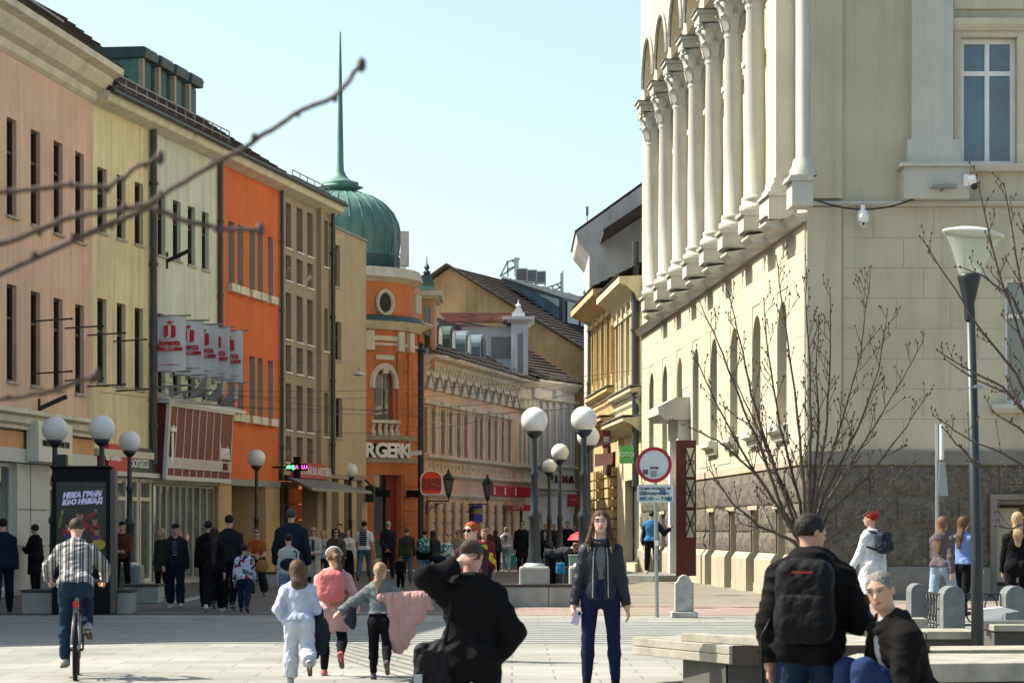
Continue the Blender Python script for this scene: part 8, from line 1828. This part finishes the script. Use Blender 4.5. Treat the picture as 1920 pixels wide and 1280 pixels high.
# ---------- people along the shaded side
person('man in a dark navy jacket cut off at the far left edge', 6, 44.6, 1.75, 12, WALK, top=T_(NAVY, hem=-.04, inf=.028, kind='jacket'), bottom=T_(NAVY, inf=.02), hair=dict(style='short', c=BKHAIR))
person('short haired woman in a long black coat standing by the panels in profile', 66, 57, top_h(983, 57), 62, dict(STAND, armL=(24, 8, 88, .4), armR=(0, 12, 50, .5)), top=T_(BLK, hem=-.24, inf=.03, kind='coat', w=.125), bottom=T_(BLK), hair=dict(style='short', c=DKHAIR, g=1.08), fem=True)
person('blonde woman in a dark cap and rust jacket standing by the lamp block', 229, 57.6, 1.70, 176, dict(STAND, **CLASP), top=T_((.10, .03, .02), hem=-.05, inf=.026, kind='jacket'), bottom=T_(BLK), hair=dict(style='long', c=BLHAIR, len=.3), hat=dict(m=cloth(BLK)), fem=True)
person('blonde person half hidden behind the man in the peaked cap', 303, 54, top_h(990, 54), 140, STAND, top=T_((.03, .035, .03), hem=-.14, inf=.026, kind='coat'), bottom=T_(BLK), hair=dict(style='bob', c=BLHAIR), fem=True)
plaid = cloth((.05, .07, .13), key='plaid', fn=stripes((.16, .19, .24), 5, 'Z', .72, ((.02, .03, .06), 6, .7)))
person('man in a peaked cap, open dark jacket and checked shirt walking toward us', 329, 47.6, top_h(983, 47.6), 180, dict(WALK2, legL=(14, 4, 3, -6), legR=(-6, 10, 3)), top=T_((.020, .024, .022), hem=-.06, inf=.034, kind='jacket', w=.12), bottom=T_(NAVY, kind='wide', inf=.026, flare=.014), shoe=WSH, hair=dict(style='short', c=GRHAIR), hat=dict(m=cloth(NAVY)), inner=dict(m=plaid, hem=.0))
person('woman in black with very long dark hair walking away', 402, 45.2, top_h(986, 45.2), 0, WALK, top=T_(BLK, hem=-.07, inf=.030, kind='jacket'), bottom=T_(BLK, kind='wide', inf=.03, flare=.02), shoe=WSH, hair=dict(style='long', c=DKHAIR, len=2.1), fem=True)
person('man in a black sweater just behind the woman with very long hair', 430, 46.4, top_h(964, 46.4), -4, dict(WALK2, armR=(-4, 14, 40, .6)), top=T_((.016, .017, .022), hem=-.02, inf=.020, kind='tee'), bottom=T_(BLK, inf=.02), hair=dict(style='short', c=BKHAIR), wide=1.06)
person('dark clad person mostly hidden by the woman with very long hair', 391, 47.4, top_h(975, 47.4), 4, WALK2, top=T_(BLK, hem=-.06, inf=.03, kind='jacket'), bottom=T_(BLK, inf=.02), hair=dict(style='short', c=BKHAIR))
prt = cloth((.50, .53, .62), key='printhood', fn=patches([(.30, .03, .05), (.02, .025, .06), (.10, .13, .10)], 11, .64))
J = person('boy in a white printed hoodie walking away beside adults in black', 458, 45.3, top_h(1019, 45.3), -4, WALK2, top=T_(prt, hem=-.01, inf=.030, kind='hood', amp=.008), bottom=T_(DJEAN, inf=.014), shoe=cloth((.08, .05, .04), key='brnshoe'), hair=dict(style='short', c=DKHAIR), kid=True)
text_m = cloth((.02, .025, .06), key='navyprint')
J = person('woman in an orange top and sunglasses carrying a round tan bag', 482, 55.6, top_h(988, 55.6), 176, dict(WALK, armL=(10, 10, 78, .3), armR=(16, 8, 84, .5)), top=T_((.32, .085, .02), hem=.03, inf=.020, kind='tee', sl=.38), bottom=T_((.020, .026, .03), kind='wide', inf=.03, flare=.03), shoe=cloth((.30, .16, .07), key='tanshoe'), hair=dict(style='bun', c=BRHAIR), fem=True, glasses=True)
o = held('handbag', J, 'round tan handbag on the arm of the woman in the orange top', 'bag', J['wrL'] + V(-.07, .06, -.20)); S = Shape(); S.ell((0, 0, 0), V(.15, .05, .15), None); child(S.mesh('bag_body', .014, cloth((.34, .15, .05), rough=.6, key='tanbag'), amp=.004), 'bag_body', o); mb = MB(); mb.tube([(.10 * math.cos(a), 0, .10 + .13 * math.sin(a)) for a in [math.pi * i / 8 for i in range(9)]], .01, 5); child(mb.mesh('handle', cloth((.34, .15, .05), rough=.6, key='tanbag'), True), 'handle', o)
person('broad tall man in a navy jacket seen from behind in shade', 546, 44, top_h(954, 44), -4, dict(STAND, armR=(0, 14, 34, .3), armL=(0, 14, 30, .3)), top=T_((.011, .017, .028), hem=-.06, inf=.038, kind='jacket', amp=.012), bottom=T_(NAVY, inf=.024), hair=dict(style='short', c=(.05, .045, .04)), wide=1.12)
stw = cloth((.52, .54, .52), key='stripetop', fn=stripes((.05, .06, .08), 14, 'Z', .72))
J = person('dark haired woman in a white striped top in front of the tall navy man', 541, 42.6, top_h(1001, 42.6), 16, STAND, top=T_(stw, hem=-.01, inf=.020, kind='tee'), bottom=T_(JEAN, inf=.014), hair=dict(style='bun', c=BKHAIR), fem=True)
o = held('sling_bag', J, 'navy sling bag worn by the woman in the white striped top', 'bag', J['w'] - J['fw'] * .15 - J['rt'] * .02); S = Shape(); S.ell((0, 0, 0), V(.16, .06, .11), None); child(S.mesh('bag_body', .012, cloth(NAVY), amp=.005), 'bag_body', o); mb = MB(); mb.tube([(.12, .0, .06), (.13, -.02, .2), J['shR'] - (J['w'] - J['fw'] * .15 - J['rt'] * .02) + V(-.03, -.04, .05), J['shR'] - (J['w'] - J['fw'] * .15 - J['rt'] * .02) + V(-.05, .1, .02)], .012, 5); child(mb.mesh('strap', cloth(NAVY), True), 'strap', o)
person('woman in sunglasses and a long pale coat facing us beside the arcade', 587, 60, top_h(988, 60), 182, dict(STAND, **CLASP), top=T_((.40, .38, .32), hem=-.30, inf=.024, kind='coat', w=.13), bottom=T_(BLK), hair=dict(style='long', c=BLHAIR, len=.5), fem=True, glasses=True, inner=dict(m=cloth((.05, .05, .05), key='innerblk'), hem=-.02))
person('fair haired woman in a grey top between the pale coat and the fur coat', 606, 63, top_h(993, 63), 176, STAND, top=T_((.30, .30, .32), hem=-.02, kind='tee'), bottom=T_(DJEAN), hair=dict(style='long', c=(.26, .15, .08), len=.4), fem=True)
person('curly dark haired woman in sunglasses and a brown fur coat', 630, 58, top_h(990, 58), 186, dict(STAND, **CLASP), top=T_((.085, .055, .040), hem=-.14, inf=.05, kind='coat', w=.13, amp=.016, wl=.04), bottom=T_(BLK), hair=dict(style='curly', c=(.022, .014, .012)), fem=True, glasses=True)
person('man whose head shows behind the woman in the fur coat', 637, 72, top_h(981, 72), 170, STAND, top=T_((.06, .07, .09), hem=-.02, kind='tee'), bottom=T_(DJEAN), hair=dict(style='short', c=DKHAIR))
person('dark haired woman in a white blouse and long black skirt', 653, 66, top_h(991, 66), 178, dict(STAND, armR=(8, 8, 60, .4)), top=T_((.55, .52, .46), hem=.05, inf=.014, kind='tee'), bottom=dict(kind='skirt', m=cloth(BLK), hem=.10, w=.10), hair=dict(style='long', c=DKHAIR, len=.5), fem=True)
J = person('man in a white t-shirt with a black print on its back and blue jeans', 683, 72.5, top_h(975, 72.5), -8, dict(WALK, armR=(-6, 14, 16, .1), armL=(8, 12, 40, .5)), top=T_((.62, .62, .66), hem=-.01, inf=.022, kind='tee', sl=.40), bottom=T_((.06, .12, .19), inf=.016), shoe=cloth((.25, .05, .04), key='redshoe'), hair=dict(style='short', c=BKHAIR), wide=1.04)
o = held('back_print', J, 'x', 'print', J['ch'] - J['fw'] * (.145) + V(0, 0, .0)); bpy.data.objects.remove(o)
mb = MB(); rp_ = random.Random(2)
for i in range(9):
    z = .22 - .055 * i; wd = .115 if i else .10; mb.box((-wd, -.012, z), (wd * rp_.uniform(.8, 1), .0, z + .038))
me = mb.mesh('back_print', M['black']); c = child(me, 'back_print', J['root'], tuple(J['ch'] - J['fw'] * .148 - V(0, 0, .02)))
person('grey haired man in navy holding a red phone behind his back', 728, 75, top_h(977, 75), -2, dict(STAND, armR=(-22, 4, 50, .9), armL=(-22, 4, 50, .9)), top=T_((.016, .020, .032), hem=-.02, inf=.026, kind='tee'), bottom=T_(NAVY, inf=.02), hair=dict(style='short', c=GRHAIR, g=.985), wide=1.06)
person('man in a dark green jacket and jeans walking away', 763, 69, top_h(988, 69), 0, WALK2, top=T_((.040, .042, .026), hem=-.04, inf=.026, kind='jacket'), bottom=T_((.06, .10, .15), inf=.016), hair=dict(style='short', c=(.09, .075, .06)))
person('toddler in dark clothes beside the man in green', 751, 63, top_h(1041, 63), 4, STAND, top=T_(BLK, hem=-.02, inf=.03, kind='jacket'), bottom=T_(BLK, inf=.016), hair=dict(style='short', c=BRHAIR), kid=True)
J = person('woman in a black top with a green backpack walking away', 796, 62, top_h(991, 62), -2, WALK, top=T_(BLK, hem=-.03, inf=.020, kind='jacket'), bottom=T_((.11, .18, .26), inf=.012), hair=dict(style='bun', c=DKHAIR), fem=True)
backpack(J, 'small green backpack with pale straps on a woman in black', cloth((.03, .16, .13), rough=.6, key='grnpack', fn=patches([(.35, .42, .40)], 14, .62)), (.14, .08, .19), .02, cloth((.12, .40, .34), key='grnstrap'), vox=.016)
person('woman with long dark hair right of the green backpack', 812, 66, top_h(993, 66), -6, WALK2, top=T_((.030, .034, .05), hem=-.08, inf=.024, kind='jacket'), bottom=T_(DJEAN), hair=dict(style='long', c=DKHAIR, len=1.3), fem=True)
person('boy in a white sweater with a green print facing us', 836, 68, top_h(1001, 68), 176, STAND, top=T_(cloth((.52, .55, .54), key='greenprint', fn=patches([(.10, .30, .08), (.05, .18, .26)], 9, .60)), hem=-.01, inf=.03, kind='hood'), bottom=T_(NAVY), hair=dict(style='short', c=BRHAIR), kid=True)
person('small child in dark clothes in front of the white sweater boy', 827, 65, top_h(1030, 65), 6, STAND, top=T_(NAVY, hem=-.02, inf=.03, kind='jacket'), bottom=T_(BLK, inf=.016), hair=dict(style='short', c=BRHAIR), kid=True)
person('woman in sunglasses and a beige coat left of the red haired woman', 859, 72, top_h(992, 72), 172, WALK, top=T_((.27, .21, .15), hem=-.14, inf=.026, kind='coat'), bottom=T_(BLK), hair=dict(style='short', c=BRHAIR, g=1.08), fem=True, glasses=True)
person('woman in a maroon and yellow jacket just right of the red haired woman', 908, 50, top_h(991, 50), 168, WALK2, top=T_(cloth((.16, .018, .03), key='maryel', fn=patches([(.62, .52, .03)], 5, .56)), hem=-.03, inf=.034, kind='hood'), bottom=T_(NAVY), hair=dict(style='short', c=(.22, .12, .05), g=1.05), fem=True)
person('dark haired man partly behind the maroon and yellow jacket', 913, 76, top_h(984, 76), 180, WALK, top=T_((.07, .03, .03), hem=-.03, kind='jacket', inf=.026), bottom=T_(BLK), hair=dict(style='short', c=BKHAIR))
person('long haired woman in black walking away past the blue panel', 929, 87, top_h(992, 87), 2, WALK, top=T_((.03, .03, .022), hem=-.06, inf=.026, kind='jacket'), bottom=T_(BLK, inf=.016), hair=dict(style='long', c=DKHAIR, len=1.1), fem=True)
J = person('young woman in a pale lilac jacket and light jeans walking away', 949, 88.5, top_h(987, 88.5), -3, WALK2, top=T_((.40, .36, .42), hem=.0, inf=.030, kind='hood'), bottom=T_((.24, .30, .36), inf=.016, kind='wide'), shoe=WSH, hair=dict(style='long', c=(.20, .15, .11), len=1.0), fem=True)
o = held('carrier_bag', J, 'teal carrier bag swinging beside the woman in lilac', 'bag', J['palmR'] + V(.02, 0, -.30)); S = Shape(); S.box((0, 0, 0), V(.15, .05, .18), .02, None); child(S.mesh('bag_body', .018, cloth((.04, .24, .24), rough=.5, key='tealbag'), amp=.01), 'bag_body', o); mb = MB(); mb.tube([(-.08, 0, .18), (0, 0, .32), (.08, 0, .18)], .012, 5); child(mb.mesh('handle', cloth((.04, .24, .24), rough=.5, key='tealbag')), 'handle', o)
person('bearded man in a long black coat and sunglasses striding toward us', 979, 84, top_h(975, 84), 184, WALK, top=T_((.012, .012, .014), hem=-.22, inf=.030, kind='coat', w=.125), bottom=T_(BLK, inf=.014), hair=dict(style='short', c=BKHAIR), glasses=True, wide=1.06)
person('bending figure in a dark jacket and striped knitted hat behind the lamp block', 1030, 58, 1.66, -82, dict(lean=76, legR=(10, 8, 3), legL=(6, 6, 3), armR=(4, 4, 24, .2), armL=(-6, 4, 20, .2), hp=10), top=T_((.035, .042, .05), hem=-.03, inf=.040, kind='jacket', amp=.012), bottom=T_(BLK, inf=.02), hair=dict(style='short', c=BKHAIR), hat=dict(m=cloth((.05, .03, .03), key='beanie', fn=stripes((.42, .22, .10), 9, 'X', .6)), beanie=True))
for px, Y, y, lab, c, hc_ in ((1022, 100, 980, 'distant man in a dark suit jacket and pale shirt left of the thin lamp posts', (.03, .035, .05), GRHAIR), (1039, 106, 982, 'distant woman between the two thin lamp posts', (.04, .03, .03), BRHAIR), (1064, 96, 977, 'distant dark haired man in navy right of the thin lamp posts', NAVY, BKHAIR), (1078, 99, 983, 'distant man in a black jacket beside the rightmost lamp block', BLK, DKHAIR), (1053, 98, 986, 'distant person with a dark coat behind the second lamp post', (.05, .05, .06), BRHAIR)):
    person(lab, px, Y, top_h(y, Y), 180, STAND, top=T_(c, hem=-.05, inf=.028, kind='jacket'), bottom=T_(BLK), hair=dict(style='short', c=hc_), inner=dict(m=cloth((.45, .46, .5), key='paleshirt'), hem=.06) if px == 1022 else None)
# street stall pieces by the bending figure
c = P(1080, 1060, 57); o = root('crate', Vector((c.x, c.y, 0)), 'pale mint crate stacked beside the lamp block near the bending figure', 'crate'); mb = MB(); z = P(0, 1062, 57).z
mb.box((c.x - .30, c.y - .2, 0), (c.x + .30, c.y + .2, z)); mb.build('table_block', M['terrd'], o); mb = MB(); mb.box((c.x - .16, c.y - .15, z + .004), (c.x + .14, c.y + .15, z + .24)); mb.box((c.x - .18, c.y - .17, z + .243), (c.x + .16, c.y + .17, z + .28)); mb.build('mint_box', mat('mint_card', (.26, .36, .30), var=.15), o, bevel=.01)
o = root('carrier_bag', P(1051, 1066, 56.4), 'bright blue carrier bag hanging by the mint crate', 'bag'); S = Shape(); S.box((0, 0, .02), V(.07, .03, .10), .02, None); S.box((0, 0, -.04), V(.08, .04, .06), .02, None, .03); child(S.mesh('bag_body', .014, cloth((.03, .22, .42), rough=.5, key='bluebag'), amp=.012), 'bag_body', o)
c = P(1084, 1000, 90); o = root('bag_stand_in', Vector((c.x, c.y, 0)), 'red cone standing in for a bag far down the street by the distant men', 'parasol'); mb = MB(); mb.lathe([(.40, P(0, 1012, 90).z), (.26, P(0, 1002, 90).z), (.02, P(0, 996, 90).z)], 8, (c.x, c.y, 0)); mb.build('canopy', M['red'], o); mb = MB(); mb.tube([(c.x, c.y, 0), (c.x, c.y, P(0, 996, 90).z)], .025, 6); mb.build('pole', M['grey'], o)  # made-up cone on a pole where a red bag belongs

# ---------- right side
person('man in a blue padded vest on the doorstep reaching for the red door', 1222, BW.at(DU, 1.2, 0).y, top_h(958, BW.at(DU, 1.2, 0).y) - .19, -6, dict(legR=(2, 2, 4), legL=(-2, 3, 4), handR=(.55, .12, 1.36), poleR=(.3, -.3, -1), armL=(0, 8, 12, .2), hp=8), top=T_(cloth((.04, .17, .38), key='bluevest'), sm=cloth(NAVY), hem=-.01, inf=.044, kind='jacket', amp=.010), bottom=T_(BLK, inf=.022), shoe=WSH, hair=dict(style='short', c=BKHAIR), z0=.19, wide=1.05)
J = person('woman with spiky bright red hair in a long white coat walking off', 1633, 39.4, top_h(957, 39.4), 48, dict(WALK, hy=24), top=T_((.58, .58, .58), hem=-.25, inf=.030, kind='coat', w=.165, amp=.005), bottom=T_((.10, .03, .02), inf=.006), shoe=cloth((.10, .035, .02), key='boot'), hair=dict(style='spiky', c=(.30, .014, .010), g=.96), fem=True)
backpack(J, 'dark navy backpack on one shoulder of the woman in white', cloth((.018, .022, .035), rough=.6, key='navpack'), (.13, .08, .18), .03)
person('girl in a mauve hoodie and pale blue jeans behind the railing', 1767, 41, top_h(966, 41), -38, WALK, top=T_((.105, .085, .095), hem=-.005, inf=.026, kind='hood'), bottom=T_((.26, .34, .42), inf=.014), hair=dict(style='long', c=(.16, .085, .045), len=1.1), fem=True, wide=1.05)
person('girl in a blue shirt with a brown ponytail behind the railing', 1806, 42.4, top_h(967, 42.4), -46, WALK2, top=T_((.14, .22, .42), hem=.0, inf=.020, kind='tee'), bottom=T_(BLK, inf=.014), hair=dict(style='long', c=(.10, .05, .03), len=.9), fem=True)
person('long haired blonde woman in a black jacket at the far right edge', 1908, 38, top_h(958, 38), -8, WALK, top=T_(BLK, hem=-.07, inf=.03, kind='jacket'), bottom=T_(BLK), hair=dict(style='long', c=(.36, .23, .12), len=.7, g=1.08), fem=True)
